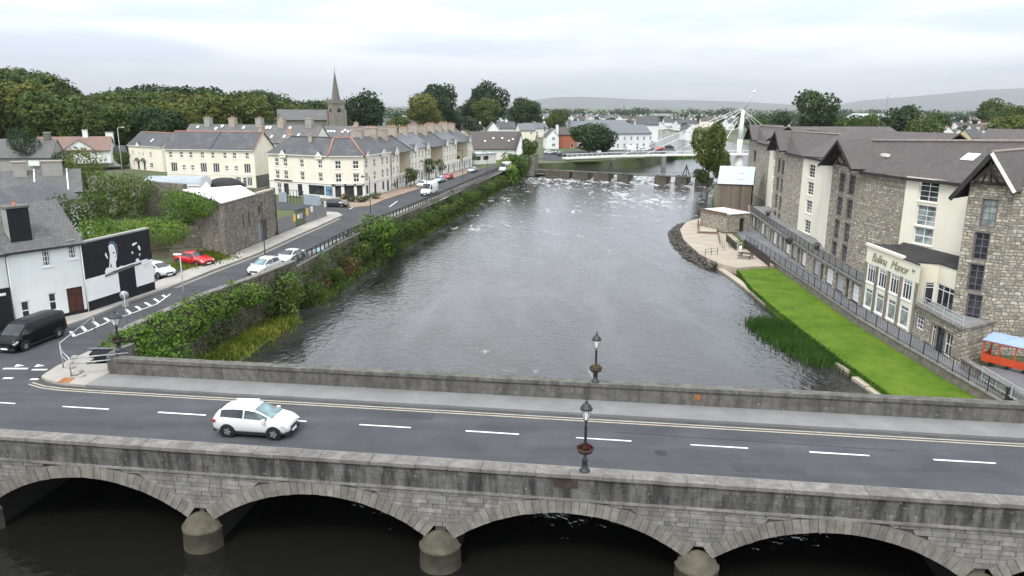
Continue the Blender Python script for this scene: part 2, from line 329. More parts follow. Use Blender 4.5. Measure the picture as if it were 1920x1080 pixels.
def groundmat():
    mt, t, b = newmat('ground'); g = N(t, 'ShaderNodeNewGeometry')
    n = N(t, 'ShaderNodeTexNoise'); n.inputs['Scale'].default_value = .04; n.inputs['Detail'].default_value = 8; t.links.new(g.outputs['Position'], n.inputs[0])
    n2 = N(t, 'ShaderNodeTexNoise'); n2.inputs['Scale'].default_value = 1.2; n2.inputs['Detail'].default_value = 6; t.links.new(g.outputs['Position'], n2.inputs[0])
    c = mix(t, n2.outputs[0], (.035, .05, .018), (.09, .11, .035)); c = mix(t, ramp(t, n.outputs[0], (0, 0, 0), (.7,) * 3, .5, .62).outputs[0], c, (.13, .12, .09))
    t.links.new(c, b.inputs['Base Color']); b.inputs['Roughness'].default_value = .95; bump(t, b, n2.outputs[0], .4, .1); return mt
M['ground'] = groundmat()
def lawnmat():
    mt, t, b = newmat('lawn'); g = N(t, 'ShaderNodeNewGeometry')
    def nn(s, d):
        n = N(t, 'ShaderNodeTexNoise'); n.inputs['Scale'].default_value = s; n.inputs['Detail'].default_value = d; n.inputs['Roughness'].default_value = .65; t.links.new(g.outputs['Position'], n.inputs[0]); return n.outputs[0]
    c = mix(t, ramp(t, nn(.35, 7), (0,) * 3, (1,) * 3, .35, .68).outputs[0], (.055, .12, .008), (.12, .185, .02))
    c = mix(t, ramp(t, nn(.9, 6), (0,) * 3, (.8,) * 3, .56, .74).outputs[0], c, (.17, .165, .04))
    c = mix(t, .6, c, ramp(t, nn(14, 3), (.5,) * 3, (1.35,) * 3, .25, .75).outputs[0], 'MULTIPLY')
    t.links.new(c, b.inputs['Base Color']); b.inputs['Roughness'].default_value = .9; b.inputs['Specular IOR Level'].default_value = .1; bump(t, b, nn(22, 3), .8, .06); return mt
M['lawn'] = lawnmat()
def watermat(foam=True):
    mt, t, b = newmat('water' if foam else 'calm_water'); g = N(t, 'ShaderNodeNewGeometry')
    def nn(s, d, st, r=.6, dist=0):
        mp = N(t, 'ShaderNodeMapping'); mp.inputs[3].default_value = st; mp.inputs[2].default_value = (0, 0, R(7)); t.links.new(g.outputs['Position'], mp.inputs[0])
        n = N(t, 'ShaderNodeTexNoise'); n.inputs['Scale'].default_value = s; n.inputs['Detail'].default_value = d; n.inputs['Roughness'].default_value = r; n.inputs['Distortion'].default_value = dist
        t.links.new(mp.outputs[0], n.inputs[0]); return n.outputs[0]
    sx = N(t, 'ShaderNodeSeparateXYZ'); t.links.new(g.outputs['Position'], sx.inputs[0])
    up = N(t, 'ShaderNodeMapRange'); up.inputs[1].default_value = 90; up.inputs[2].default_value = 235; up.inputs[3].default_value = 0; up.inputs[4].default_value = .17   # nearer the weir: more foam
    t.links.new(sx.outputs[1], up.inputs[0])
    ad = N(t, 'ShaderNodeMath', operation='ADD'); t.links.new(nn(.55, 9, (1, .42, 1), .72, .8), ad.inputs[0]); t.links.new(up.outputs[0], ad.inputs[1])
    am = N(t, 'ShaderNodeMath', operation='MULTIPLY_ADD'); t.links.new(nn(.05, 3, (1, .6, 1)), am.inputs[0]); am.inputs[1].default_value = .34; am.inputs[2].default_value = -.17
    ae = N(t, 'ShaderNodeMath', operation='ADD'); t.links.new(ad.outputs[0], ae.inputs[0]); t.links.new(am.outputs[0], ae.inputs[1])
    f = ramp(t, ae.outputs[0], (0, 0, 0), (.85,) * 3,   .645 if foam else .95, .80 if foam else .99).outputs[0]
    fb = ramp(t, nn(.16, 8, (1, .3, 1), .72, 1.2), (0, 0, 0), (.15,) * 3, .42, .75).outputs[0]; yo = N(t, 'ShaderNodeMapRange'); yo.inputs[1].default_value = 44; yo.inputs[2].default_value = 75; t.links.new(sx.outputs[1], yo.inputs[0]); fb = mix(t, yo.outputs[0], (0, 0, 0), fb); fc = mix(t, up.outputs[0], (0, 0, 0), (.5 if foam else .1,) * 3); fd = mix(t, 1.0, fb, fc, 'ADD')  # foam film gives a silvery sheen by colour; left out by arches to paint shade
    c = mix(t, fd, (.010, .010, .009), (.42, .43, .46)); f = mix(t, yo.outputs[0], (0, 0, 0), f); c = mix(t, f, c, (.7, .7, .7)); t.links.new(c, b.inputs['Base Color'])  # flecks fade out there too, keeping the arch water dark by colour
    rr = N(t, 'ShaderNodeMath', operation='MULTIPLY_ADD'); t.links.new(f, rr.inputs[0]); rr.inputs[1].default_value = .6; rr.inputs[2].default_value = .07; t.links.new(rr.outputs[0], b.inputs['Roughness'])
    b.inputs['IOR'].default_value = 1.45; b.inputs['Specular IOR Level'].default_value = .7
    h = mix(t, .4, nn(1.9, 3, (1, .75, 1), .5, .3), nn(.5, 3, (1, .6, 1), .5, .5))
    bump(t, b, h, 1.0, .092); return mt
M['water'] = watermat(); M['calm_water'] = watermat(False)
def foammat():
    mt, t, b = newmat('foam'); g = N(t, 'ShaderNodeNewGeometry')
    n = N(t, 'ShaderNodeTexNoise'); n.inputs['Scale'].default_value = .9; n.inputs['Detail'].default_value = 8; n.inputs['Roughness'].default_value = .7; t.links.new(g.outputs['Position'], n.inputs[0])
    t.links.new(ramp(t, n.outputs[0], (.05, .052, .05), (.8, .8, .79), .42, .68).outputs[0], b.inputs['Base Color']); b.inputs['Roughness'].default_value = .6; bump(t, b, n.outputs[0], .9, .3); return mt
M['foam'] = foammat()
M['hoard'] = pmat('hoard', (.20, .195, .2), .7, .1, .8, .05)
M['sign_yellow'] = pmat('sign_yellow', (.75, .48, .06), .6, .1, 2, 0)
M['terracotta_dull'] = pmat('terracotta_dull', (.38, .25, .2), .85, .15, 3, .15)
M['slate_ridge'] = pmat('slate_ridge', (.1, .1, .105), .7, .15, 3, .1)
M['poster'] = pmat('poster', (.10, .2, .3), .5, .9, 1.2, 0)
M['pale_head'] = pmat('pale_head', (.4, .36, .27), .9, .2, 2, .3)
M['pale_stone'] = pmat('pale_stone', (.34, .325, .29), .9, .2, 4, .3)
M['hotel_path'] = pmat('hotel_path', (.15, .15, .16), .9, .18, .5, .2, bscale=20)
M['rock'] = pieces('rock', [(0.048, 0.044, 0.036), (0.080, 0.072, 0.060), (0.060, 0.056, 0.048)], bumps=.6, scale=4)
M['ridge_pale'] = pmat('ridge_pale', (.24, .21, .19), .85, .25, 3, .2)
M['gilt'] = pmat('gilt', (.27, .235, .16), .5, .15, 3, .05, .4)
M['orange_red'] = pmat('orange_red', (.5, .07, .025), .5, .1, 2, .03)
M['pale_blue'] = pmat('pale_blue', (.3, .4, .62), .5, .1, 1, .03)
M['green_sheet'] = pmat('green_sheet', (.02, .42, .22), .5, .1, 1, .03)
M['cutwater'] = pmat('cutwater', (0.093, 0.084, 0.062), .95, .35, 1.6, .5, dirt=(0.046, 0.043, 0.034), dirt_amt=.8)
M['weir_stone'] = pmat('weir_stone', (.085, .075, .062), .95, .4, .8, .6, dirt=(.04, .05, .025), dirt_amt=.7)
M['rail_grey'] = pmat('rail_grey', (0.072, 0.069, 0.060), .8, .2, 2, .2)
M['river_stone'] = pieces('river_stone', [(.13, .115, .085), (.2, .18, .14), (.11, .1, .08), (.17, .16, .11)], bumps=.7, scale=3, stain=(.05, .055, .03), stain_amt=.7)
M['side_glass'] = glass('side_glass', (.05, .08, .08), .05)
M['pale_cyan'] = pmat('pale_cyan', (.35, .6, .68), .5, .1, 2, .05)
M['zinc_pale'] = pmat('zinc_pale', (.3, .34, .38), .5, .12, .6, .05, .4, dirt=(.2, .22, .24))
# ================================================================ land, water, roads
WATER = -4.0
BA = R(-7.5); BO = Vector((0, 37.25, 0))
def B(u, v, z=0.0):
    return Vector((BO.x + u * math.cos(BA) - v * math.sin(BA), BO.y + u * math.sin(BA) + v * math.cos(BA), z))
P2 = lambda L, z=0: [gz(x, y, z).to_2d() for x, y in L]
def xy(p): return (p[0], p[1])
# left bank: line of the river wall, from under the bridge to beyond the weir
LB = [(-36, -60), (-27.5, 10), (-28.4, 44), (-28.2, 52), (-26.6, 63), (-24.6, 70), (-22.9, 78), (-21.3, 95), (-19.6, 106), (-16.6, 122), (-13.6, 140), (-9.2, 166), (-3.6, 200), (2, 226), (6, 236), (14, 238), (22, 246), (44, 262), (60, 300), (64, 420), (58, 700)]
RB = [(37, -60), (34.6, 10), (34.35, 44), (34.0, 60), (33.65, 71), (34.4, 87), (34.8, 98), (35.2, 112), (38, 141), (40.5, 146), (43, 160), (52, 195), (61, 224), (84, 262), (110, 300), (130, 420), (140, 700)]
mb = MB()
FAR = 21000
lp = LB + [(-200, 1500), (-400, FAR), (-FAR, FAR), (-FAR, -60)]
mb.poly([(x, y, -.06) for x, y in reversed(lp)])
for a, b in zip(LB[:-1], LB[1:]): mb.poly([(a[0], a[1], -6.5), (b[0], b[1], -6.5), (b[0], b[1], -.06), (a[0], a[1], -.06)])
rp = RB + [(200, 1500), (400, FAR), (FAR, FAR), (FAR, -60)]
HG = -3.06
mb.poly([(x, y, HG) for x, y in rp])
for a, b in zip(RB[:-1], RB[1:]): mb.poly([(a[0], a[1], HG), (b[0], b[1], HG), (b[0], b[1], -6.5), (a[0], a[1], -6.5)])
mb.poly([(58, 700, -.06), (140, 700, HG), (200, 1500, HG), (400, FAR, HG), (-400, FAR, -.06), (-200, 1500, -.06)])
structure('ground', mb, M['ground'])
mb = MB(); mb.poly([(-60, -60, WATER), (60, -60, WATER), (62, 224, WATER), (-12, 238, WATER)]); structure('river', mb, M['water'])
mb = MB(); mb.poly([(0, 233, -3.1), (66, 212, -3.1), (160, 330, -3.1), (160, 705, -3.1), (40, 705, -3.1), (0, 300, -3.1)]); structure('upper_river', mb, M['calm_water'])
# river bed closes the scene under the water
mb = MB(); mb.poly([(-70, -60, -6.4), (180, -60, -6.4), (180, 720, -6.4), (-70, 720, -6.4)]); structure('river_bed', mb, M['vault'])
# far hills, kilometres away
def hill(pts, Y, name):
    mb = MB(); n = len(pts)
    fr = [Vector((x, Y, 0)) for x, h in pts]; tp = [Vector((x, Y + 900, h)) for x, h in pts]; bk = [Vector((x, Y + 2400, 0)) for x, h in pts]
    for i in range(n - 1):
        mb.poly([fr[i], fr[i + 1], tp[i + 1], tp[i]], True); mb.poly([tp[i], tp[i + 1], bk[i + 1], bk[i]], True)
    structure(name, mb, M['hill'])
hill([(-1500, 0), (-600, 60), (300, 130), (800, 190), (1300, 205), (1900, 180), (2600, 150), (3300, 150), (4200, 130), (5400, 70), (6500, 0)], 13500, 'hills')
hill([(6000, 0), (6900, 170), (8000, 260), (9300, 390), (10600, 450), (12200, 470), (13800, 520), (15500, 200), (17000, 0)], 14500, 'hills')
# ---- roads: sheets that butt against each other
kerb = [(-38.5, 51.2), (-36.2, 54.6), (-35.1, 56.5), (-34.5, 58.5), (-33.9, 64.1), (-32.6, 69.8), (-31.5, 77.5), (-29.9, 86.3), (-28.8, 99.4), (-27.9, 107.7), (-27.2, 116)]   # left kerb of the riverside street
jun = [(-26.8, 119), (-28.5, 122.5), (-34, 124.5), (-60, 134), (-60, 141), (-49, 140), (-35.5, 131.5), (-27, 128.5), (-24.6, 131)]
west = [(-23.6, 140), (-20.4, 155), (-15.5, 178), (-8.8, 212), (-3, 236), (6, 262)]
east = [(11, 258), (2.2, 234), (-3.4, 210), (-11.8, 165), (-15.2, 143), (-18.6, 125), (-20.8, 112), (-22.6, 96), (-24.4, 82), (-26.2, 72), (-28.2, 63), (-29.4, 56), (-29.9, 50.5), (-30.3, 47.2)]
def side(u, v): p = B(u, v); return (p.x, p.y)
corner = [side(-31.2, 4.6), side(-31.0, 4.0), side(-30.2, 3.45), side(-29, 3.1), side(-27.5, 2.98)]
st = kerb + jun + west + east + [(-30.4, 47.2)] + corner
road = MB()
road.poly([B(-90, -3.4), B(70, -3.4), B(70, 2.95), B(-27.5, 2.95), B(-90, 2.95)])
sp = [Vector((x, y, 0)) for x, y in kerb + jun + west + east] + [Vector((x, y, 0)) for x, y in corner] + [B(-27.5, 2.951), B(-45, 2.951)]
road.poly(list(reversed(sp)))
structure('road', road, M['asphalt'])
def strip(mb, pts, w0, z, w1=None, dz=.0):
    """flat ribbon to the left of a polyline"""
    L = [Vector((p[0], p[1], 0)) for p in pts]; out = []
    for i, p in enumerate(L):
        d = (L[min(i + 1, len(L) - 1)] - L[max(i - 1, 0)]).normalized(); n = Vector((-d.y, d.x, 0)); out.append((p + n * w0, p + n * (w1 if w1 is not None else 0)))
    for (a, b), (c_, d_) in zip(out[:-1], out[1:]):
        mb.poly([(b.x, b.y, z), (d_.x, d_.y, z), (c_.x, c_.y, z), (a.x, a.y, z)])
    return out
def pavement(name, outline, z, mat, kerb_mat=None):
    mb = MB(); mb.prism(outline, -.05, z); return structure(name, mb, mat)
def ccw(pts):
    a = sum(p[0] * q[1] - q[0] * p[1] for p, q in zip(pts, pts[1:] + pts[:1])); return pts if a > 0 else list(reversed(pts))
def band(pts, w):
    L = [Vector((p[0], p[1])) for p in pts]; o = []
    for i, p in enumerate(L):
        d = (L[min(i + 1, len(L) - 1)] - L[max(i - 1, 0)]).normalized(); o.append((p.x - d.y * w, p.y + d.x * w))
    return ccw([tuple(p) for p in pts] + list(reversed(o)))
pavement('pavement', [xy(B(-27, 3.08)), xy(B(70, 3.08)), xy(B(70, 5.12)), xy(B(-27, 5.12))], .12, M['concrete'])
pavement('pavement', [xy(B(-90, -5.55)), xy(B(70, -5.55)), xy(B(70, -3.52)), xy(B(-90, -3.52))], .12, M['concrete'])
pavement('pavement', ccw([xy(B(-27.02, 3.08)), xy(B(-28.9, 3.22)), xy(B(-30.1, 3.58)), xy(B(-30.85, 4.1)), xy(B(-31, 4.7)), (-30.2, 47.4), (-29.8, 50.4), (-28.7, 50.4), (-28.5, 47.6), xy(B(-27.02, 7.4))]), .12, M['pale_paving'])
lk = kerb[1:]
pavement('pavement', band([(p[0] - .12, p[1]) for p in lk], 2.6), .12, M['pale_paving'])
pavement('pavement', ccw([(-27.33, 116), (-26.95, 119), (-28.6, 122.3), (-34, 124.3), (-34, 122.3), (-29.9, 117.5), (-29.9, 116)]), .12, M['pale_paving'])
pavement('pavement', ccw([(p[0] + .12, p[1]) for p in east[1:9]] + [(-19.4, 109), (-16.3, 124), (-13.0, 141), (-9.2, 166), (-3.2, 200), (4, 230)]), .12, M['pale_paving'])
pavement('pavement', ccw([(-24.7, 131.2), (-23.75, 140), (-20.55, 155), (-15.65, 178), (-8.95, 212), (-13.5, 212), (-19.6, 180), (-25.4, 153.5), (-27.5, 143.5), (-33.5, 141.3), (-35, 132), (-27.1, 128.8)]), .13, pmat('forecourt', (.27, .2, .15), .9, .2, .4, .2, dirt=(.2, .17, .13)))
# kerb stones: one by one where they can be told apart
km = M['bridge_stone']
# ---- painted markings
z1 = .004
wl = MB(); yl = MB()
u = -26.2 - 5.92 * 4
for k in range(16):
    a = -26.2 + 5.93 * (k - 3); wl.poly([B(a, -.06 + .02 * math.sin(k), z1), B(a + 2.9, -.06, z1), B(a + 2.9, .07, z1), B(a, .07 + .02 * math.sin(k * 2), z1)])
arc = [(-30.8, 2.9), (-29.6, 2.45), (-28.2, 2.25), (-26, 2.2), (-10, 2.2), (10, 2.2), (70, 2.2)]
for d, wd in ((0, .11), (.3, .11)):
    for (a, b), (c_, e) in zip(arc[:-1], arc[1:]): yl.poly([B(a, b + d, z1), B(c_, e + d, z1), B(c_, e + d + wd, z1), B(a, b + d + wd, z1)])
kl = [Vector((p[0], p[1], 0)) for p in kerb[5:]]
for off in (.35, .6):
    pts = [(p[0] + off, p[1]) for p in kerb[5:]]; strip(yl, pts, .1, z1)
# bay ladder beside the white house and the mural
lad = [gz(139, 631), gz(163, 622), gz(226, 594), gz(239, 591), gz(295, 570), gz(321, 551)]
strip(wl, [xy(p) for p in lad], .12, z1)
for (x0, y0), (x1, y1) in [((132, 621), (140, 631)), ((153, 612), (163, 622)), ((175, 603), (186, 611)), ((196, 596), (207, 603)), ((217, 587), (227, 595)), ((255, 574), (265, 581)), ((272, 567), (282, 573)), ((289, 560), (298, 566)), ((305, 553), (310, 557)), ((236, 580), (246, 588))]:
    a, b = gz(x0, y0, z1), gz(x1, y1, z1); d = (b - a).normalized(); n = Vector((-d.y, d.x, 0)) * .12
    wl.poly([a + n, a - n, b - n, b + n])
# give way line and triangles at the junction
for (x0, x1, y) in [(6, 52, 691), (60, 88, 693), (6, 24, 709), (57, 72, 711)]:
    a, b = gz(x0, y, z1), gz(x1, y, z1); n = Vector((0, .12, 0)); wl.poly([a - n, b - n, b + n, a + n])
for x in (34, 72): wl.poly([gz(x - 8, 688, z1), gz(x - 2, 683, z1), gz(x + 12, 685.5, z1)])
# street lines further up
for (a, b) in [((560, 482), (640, 446)), ((668, 434), (740, 402)), ((466, 527), (482, 519)), ((730, 388), (745, 377)), ((655, 392), (680, 380))]:
    p, q = gz(*a, z1), gz(*b, z1); d = (q - p).normalized(); n = Vector((-d.y, d.x, 0)) * .09; wl.poly([p + n, p - n, q - n, q + n])
def flat(name, mb, mat, label):
    o = mb.build(name, mat); o['kind'] = 'structure'; return fix_normals(o)
flat('road_markings', wl, M['white_line'], ''); flat('road_markings', yl, M['yellow_line'], '')
for me in ('road_markings', 'road_markings.001'):
    for p in bpy.data.objects[me].data.polygons:
        if p.normal.z < 0: p.flip()
# resurfacing seam, repair patches, gully gratings and covers in the bridge road
def sheet(name, pts, mat):
    mb = MB(); mb.poly(pts); o = fix_normals(mb.build(name, mat)); o['kind'] = 'structure'
    for p in o.data.polygons:
        if p.normal.z < 0: p.flip()
M['tar'] = pmat('tar', (.028, .029, .031), .7, .3, 2, .1); M['patch'] = pmat('patch', (.05, .053, .057), .9, .2, .6, .3, bscale=30)
sheet('road_seam', [B(5.5, .95, .003), B(20, .78, .003), B(20, .84, .003), B(5.5, 1.03, .003)], M['tar'])
for u0, v0, u1, v1 in ((-7.2, 1.1, -4.6, 2.0), (11.2, -2.7, 14.6, -1.7), (-21.5, -2.4, -19.8, -1.5)): sheet('road_patch', [B(u0, v0, .0025), B(u1, v0 + .05, .0025), B(u1, v1, .0025), B(u0, v1 - .04, .0025)], M['patch'])
for u0 in (-8.6, 9.5, 22): sheet('road_gully', [B(u0, 2.62, .006), B(u0 + .5, 2.62, .006), B(u0 + .5, 2.9, .006), B(u0, 2.9, .006)], M['iron'])
for u0, v0 in ((-13.5, -1.5), (7.8, -1.2)): sheet('manhole_cover', [B(u0 + .32 * math.cos(a), v0 + .32 * math.sin(a), .006) for a in np.arange(0, 6.28, .39)], M['tar'])
# tactile patch and rust-coloured plate on the pavement corner
mb = MB(); a = [gz(106, 717, .124), gz(120, 708, .124), gz(142, 708, .124), gz(130, 718, .124)]; mb.poly(a); o = mb.build('tactile_paving', M['rust']); o['kind'] = 'structure'; fix_normals(o)
# ================================================================ leaves and trees
rng = np.random.default_rng(5)
def quads(ctr, nrm, size, mat, name, aspect=1.0, up=None, fold=.0):
    n = len(ctr); nrm = nrm / np.maximum(np.linalg.norm(nrm, axis=1, keepdims=True), 1e-6)
    t = rng.normal(size=(n, 3)) if up is None else np.tile(np.array(up, float), (n, 1)) + rng.normal(scale=.18, size=(n, 3))
    a = np.cross(nrm, t); a /= np.maximum(np.linalg.norm(a, axis=1, keepdims=True), 1e-6); b = np.cross(nrm, a)
    s = np.asarray(size).reshape(-1, 1) * np.ones((n, 1)) * .5
    A, Bv = a * s, b * s * aspect
    k = rng.uniform(.55, 1.0, (n, 4, 1))
    v = np.stack([ctr - A * k[:, 0], ctr - Bv * k[:, 1], ctr + A * k[:, 2], ctr + Bv * k[:, 3]], 1).reshape(-1, 3)
    me = bpy.data.meshes.new(name); me.vertices.add(4 * n); me.vertices.foreach_set('co', v.astype(np.float32).ravel())
    me.loops.add(4 * n); me.loops.foreach_set('vertex_index', np.arange(4 * n, dtype=np.int32))
    me.polygons.add(n); me.polygons.foreach_set('loop_start', np.arange(0, 4 * n, 4, dtype=np.int32)); me.polygons.foreach_set('loop_total', np.full(n, 4, dtype=np.int32))
    me.materials.append(mat); me.update(); me.validate(); return me
def sphere_pts(n):
    p = rng.normal(size=(n, 3)); return p / np.linalg.norm(p, axis=1, keepdims=True)
def lobes_leaves(lobes, n, jit=.12, inner=.18, up=.35):
    """leaf places over a heap of uneven lobes; fewer where one lobe hides inside another"""
    w_ = np.array([r[3] * r[4] for r in lobes]); w_ /= w_.sum(); cs, ns = [], []
    for (x, y, z, r, rz), k in zip(lobes, (w_ * n).astype(int) + 1):
        d = sphere_pts(k); rad = 1 + rng.normal(scale=jit, size=(k, 1)); ins = rng.random((k, 1)) < inner; rad = np.where(ins, rad * rng.uniform(.35, .9, (k, 1)), rad)
        p = d * rad * np.array([r, r, rz]) + np.array([x, y, z])
        keep = np.ones(k, bool)
        for (x2, y2, z2, r2, rz2) in lobes:
            q = (p - np.array([x2, y2, z2])) / np.array([r2, r2, rz2]); keep &= (np.linalg.norm(q, axis=1) > .72) | (rng.random(k) < .12)
        cs.append(p[keep]); ns.append((d + rng.normal(scale=.55, size=d.shape) + np.array([0, 0, up]))[keep])
    return np.concatenate(cs), np.concatenate(ns)
def crown_lobes(h, r, n, base=.32, seed=0):
    rs = random.Random(seed); L = [(0, 0, h * .66, r * .62, h * .3)]
    for i in range(n):
        a = rs.random() * 6.28; t = rs.random(); zz = base + (1 - base) * (.12 + .76 * t); prof = math.sin(math.pi * min(1, (.18 + .72 * (1 - t) ** .75))) ** .6
        rr = r * (.35 + .4 * rs.random()) * prof; s = r * (.26 + .26 * rs.random())
        L.append((rr * math.cos(a), rr * math.sin(a), h * zz, s, s * rs.uniform(.7, 1.0)))
    return L
TREES = {}
def tree_meshes(kind, seed, h, r, leaves, size, mat, nl=16, base=.3):
    k = (kind, seed)
    if k in TREES: return TREES[k]
    L = crown_lobes(h, r, nl, base, seed * 31 + 3); c, n_ = lobes_leaves(L, leaves); cm = quads(c, n_, rng.uniform(.6, 1.3, len(c)) * size, mat, 'crown')
    mb = MB(); mb.tube((0, 0, -.3), (0, 0, h * .38), r * .075, r * .05, 7, False)
    rs = random.Random(seed)
    for i in range(5):
        q = L[1 + i]; mb.tube((0, 0, h * rs.uniform(.2, .4)), (q[0] * .8, q[1] * .8, q[2]), r * .035, r * .012, 5, False)
    TREES[k] = (cm, mb.mesh(M['bark'], 'trunk')); return TREES[k]
SPEC = {  # height, radius, leaf faces, leaf size
    'wood': (17, 7.0, 8200, 1.0, 'leaf_mid', 20), 'wood_dark': (17, 6.5, 8200, 1.0, 'leaf_dark', 20), 'wood_olive': (16, 7, 8200, 1.0, 'leaf_olive', 20),
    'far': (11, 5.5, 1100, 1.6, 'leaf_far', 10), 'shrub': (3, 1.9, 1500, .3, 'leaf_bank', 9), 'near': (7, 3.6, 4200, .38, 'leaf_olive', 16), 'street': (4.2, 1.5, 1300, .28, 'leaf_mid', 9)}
def tree(kind, label, x, y, z=0, s=1.0, sz=None, seed=None, group=None, name='tree', mat=None):
    h, r, nl, sz_, mt, lob = SPEC[kind]; seed = seed if seed is not None else random.randrange(4)
    cm, tm = tree_meshes(kind + (mat or ''), seed, h, r, nl, sz_, M[mat or mt], lob, .12 if kind == 'shrub' else .28)
    t = thing(name, label, 'shrub' if kind == 'shrub' else 'tree', (x, y, z), random.random() * 6.28, group); t.scale = (s, s, s * (sz or 1))
    link('crown', cm, t); link('trunk', tm, t); return t
def leaf_stuff(name, lobes, n, size, mat, label, cat, inner=.2, aspect=1.0, jit=.14, kind='stuff'):
    c, nn = lobes_leaves(lobes, n, jit, inner); o = link(name, quads(c, nn, rng.uniform(.55, 1.3, len(c)) * size, mat, name, aspect))
    tag(o, label, cat)
    if kind: o['kind'] = kind
    return o
# ================================================================ the road bridge
br = thing('road_bridge', 'grey stone road bridge with wide low arches across the river', 'bridge', BO, BA)
RI, RE, ZC, HS = 8.8, 9.43, -9.6, 5.25           # arch circle
ARC = [-32.15, -20.3, -8.45, 3.4, 15.1, 26.95]
VF = -6.2
def ext(u, c): d = RE * RE - (u - c) ** 2; return ZC + math.sqrt(d) if d > 0 else -99
def topline(u):                                   # height of the arch backs along the face
    return max(max(ext(u, c) if abs(u - c) < 5.62 else -99 for c in ARC), -6.5)
# backing wall of the face, strips that follow the arches; rear face the same
for v in (VF + .1, 5.45):
    mb = MB(); us = [-38 + .25 * i for i in range(300)]
    for a, b in zip(us[:-1], us[1:]):
        za, zb = topline(a) - .1, topline(b) - .1
        if abs(za - zb) > 1.5: za = zb = max(za, zb)
        q = [(a, v, za), (b, v, zb), (b, v, -.1), (a, v, -.1)]; mb.poly(q if v < 0 else q[::-1])
    mb.build('spandrel_wall', M['mortar'], br)
ha = math.asin(HS / RI)
mb = MB(); nseg = 24
for i in range(nseg):
    t0, t1 = -ha + 2 * ha * i / nseg, -ha + 2 * ha * (i + 1) / nseg
    mb.poly([(RI * math.sin(t0), VF + .05, RI * math.cos(t0)), (RI * math.sin(t1), VF + .05, RI * math.cos(t1)), (RI * math.sin(t1), 5.5, RI * math.cos(t1)), (RI * math.sin(t0), 5.5, RI * math.cos(t0))], True)
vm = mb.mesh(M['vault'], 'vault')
nv = 33; dt = 2 * ha / nv; mb = MB(); g = .0011
p = []
for v in (VF - .07, VF + .35):
    for (r, t) in ((RI - .02, -dt / 2 + g), (RI - .02, dt / 2 - g), (RE, dt / 2 - g), (RE, -dt / 2 + g)): p.append((r * math.sin(t), v, r * math.cos(t)))
mb.hexa(p); vo = [mb.mesh(M['voussoir'], 'voussoir')]; fixm = None
for c in ARC:
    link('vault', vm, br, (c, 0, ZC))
    if c < -26 or c > 25: cnt = range(nv)
    else: cnt = range(nv)
    for i in cnt:
        t = -ha + dt * (i + .5)
        if (c == ARC[0] and i < 22) or (c == ARC[-1] and i > 10): continue
        o = link('arch_stone', vo[0], br, (c, random.uniform(-.025, .02), ZC), (0, t, 0))
for k in range(len(ARC) - 1):
    a, b = ARC[k] + HS, ARC[k + 1] - HS; mid = (a + b) / 2
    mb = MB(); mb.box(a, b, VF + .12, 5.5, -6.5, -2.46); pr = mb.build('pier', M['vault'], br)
    for v0, s in ((VF + .1, -1),):
        mb = MB(); prof = [(1.02, -6.5), (1.0, -4.4), (.96, -3.05), (.99, -3.03), (.99, -2.9), (.9, -2.86), (.82, -2.66), (.62, -2.45), (.34, -2.3), (.0, -2.24)]
        mb.lathe(prof, 20, (mid, v0, 0), math.pi, 2 * math.pi); mb.build('cutwater', M['cutwater'] if 'cutwater' in M else M['voussoir'], br)
# squared stones of the spandrels, course by course
z = -.2; k = 0
while z > -2.6:
    h = random.uniform(.19, .26); zb = z - h
    segs = []; 
    cs = ARC
    def xs(c, zz, s):                             # where the arch back cuts the course
        d = RE * RE - (zz - ZC) ** 2
        return c + s * math.sqrt(d) if d > 0 else c
    for c0, c1 in zip(ARC[:-1], ARC[1:]):
        lt, lb, rt, rb = xs(c0, z, 1), xs(c0, zb, 1), xs(c1, z, -1), xs(c1, zb, -1)
        if rt - lt < .25: continue
        n = max(1, round((rt - lt) / random.uniform(.6, .9))); cuts = [0] + sorted(i / n + random.uniform(-.22, .22) / n for i in range(1, n)) + [1]
        for f0, f1 in zip(cuts[:-1], cuts[1:]):
            tl, tr = lt + (rt - lt) * f0, lt + (rt - lt) * f1
            bl = lb + (rb - lb) * f0 if f0 == 0 else max(tl, lb + .03); b_r = lb + (rb - lb) * f1 if f1 == 1 else min(tr, rb - .03)
            if b_r - bl < .06: continue
            j = .012; y0 = VF + random.uniform(-.02, .025)
            if tl > 27 or tr < -27: continue
            m2 = MB(); m2.hexa([(bl + j, y0, zb + j), (b_r - j, y0, zb + j), (b_r - j, VF + .14, zb + j), (bl + j, VF + .14, zb + j), (tl + j, y0, z - j), (tr - j, y0, z - j), (tr - j, VF + .14, z - j), (tl + j, VF + .14, z - j)])
            m2.build('spandrel_stone', M['bridge_stone'], br)
    z = zb
def row(name, u0, u1, v0, v1, z0, z1, ln, mat, jit=.012, parent=br, gap=.008):
    u = u0
    while u < u1 - .01:
        e = min(u1, u + random.uniform(.75, 1.25) * ln)
        if u1 - e < .25: e = u1
        d = random.uniform(-jit, jit)
        mb = MB(); mb.box(u + gap, e - gap, v0 - d, v1 + d, z0, z1 + random.uniform(-jit, jit) * .5); mb.build(name, mat, parent); u = e
row('string_course', -28, 27, VF - .09, VF + .2, -.2, -.1, 1.7, M['bridge_stone'])
mb = MB(); mb.box(-40, 45, VF + .06, -5.6, -.1, .92); mb.build('parapet_core', M['mortar'], br)
for i, (za, zb) in enumerate(((-.09, .24), (.25, .6), (.61, .925))):
    u = -27.5
    while u < 25.5:
        e = u + random.uniform(.7, 1.5)
        if i == 1 or i == 2:                          # opening for the rusty drain box
            if u < 2.75 < e and za < .6 and i == 1: pass
        mb = MB(); mb.box(u + .009, e - .009, VF + random.uniform(-.012, .012), VF + .12, za, zb); mb.build('parapet_stone', M['parapet'], br); u = e
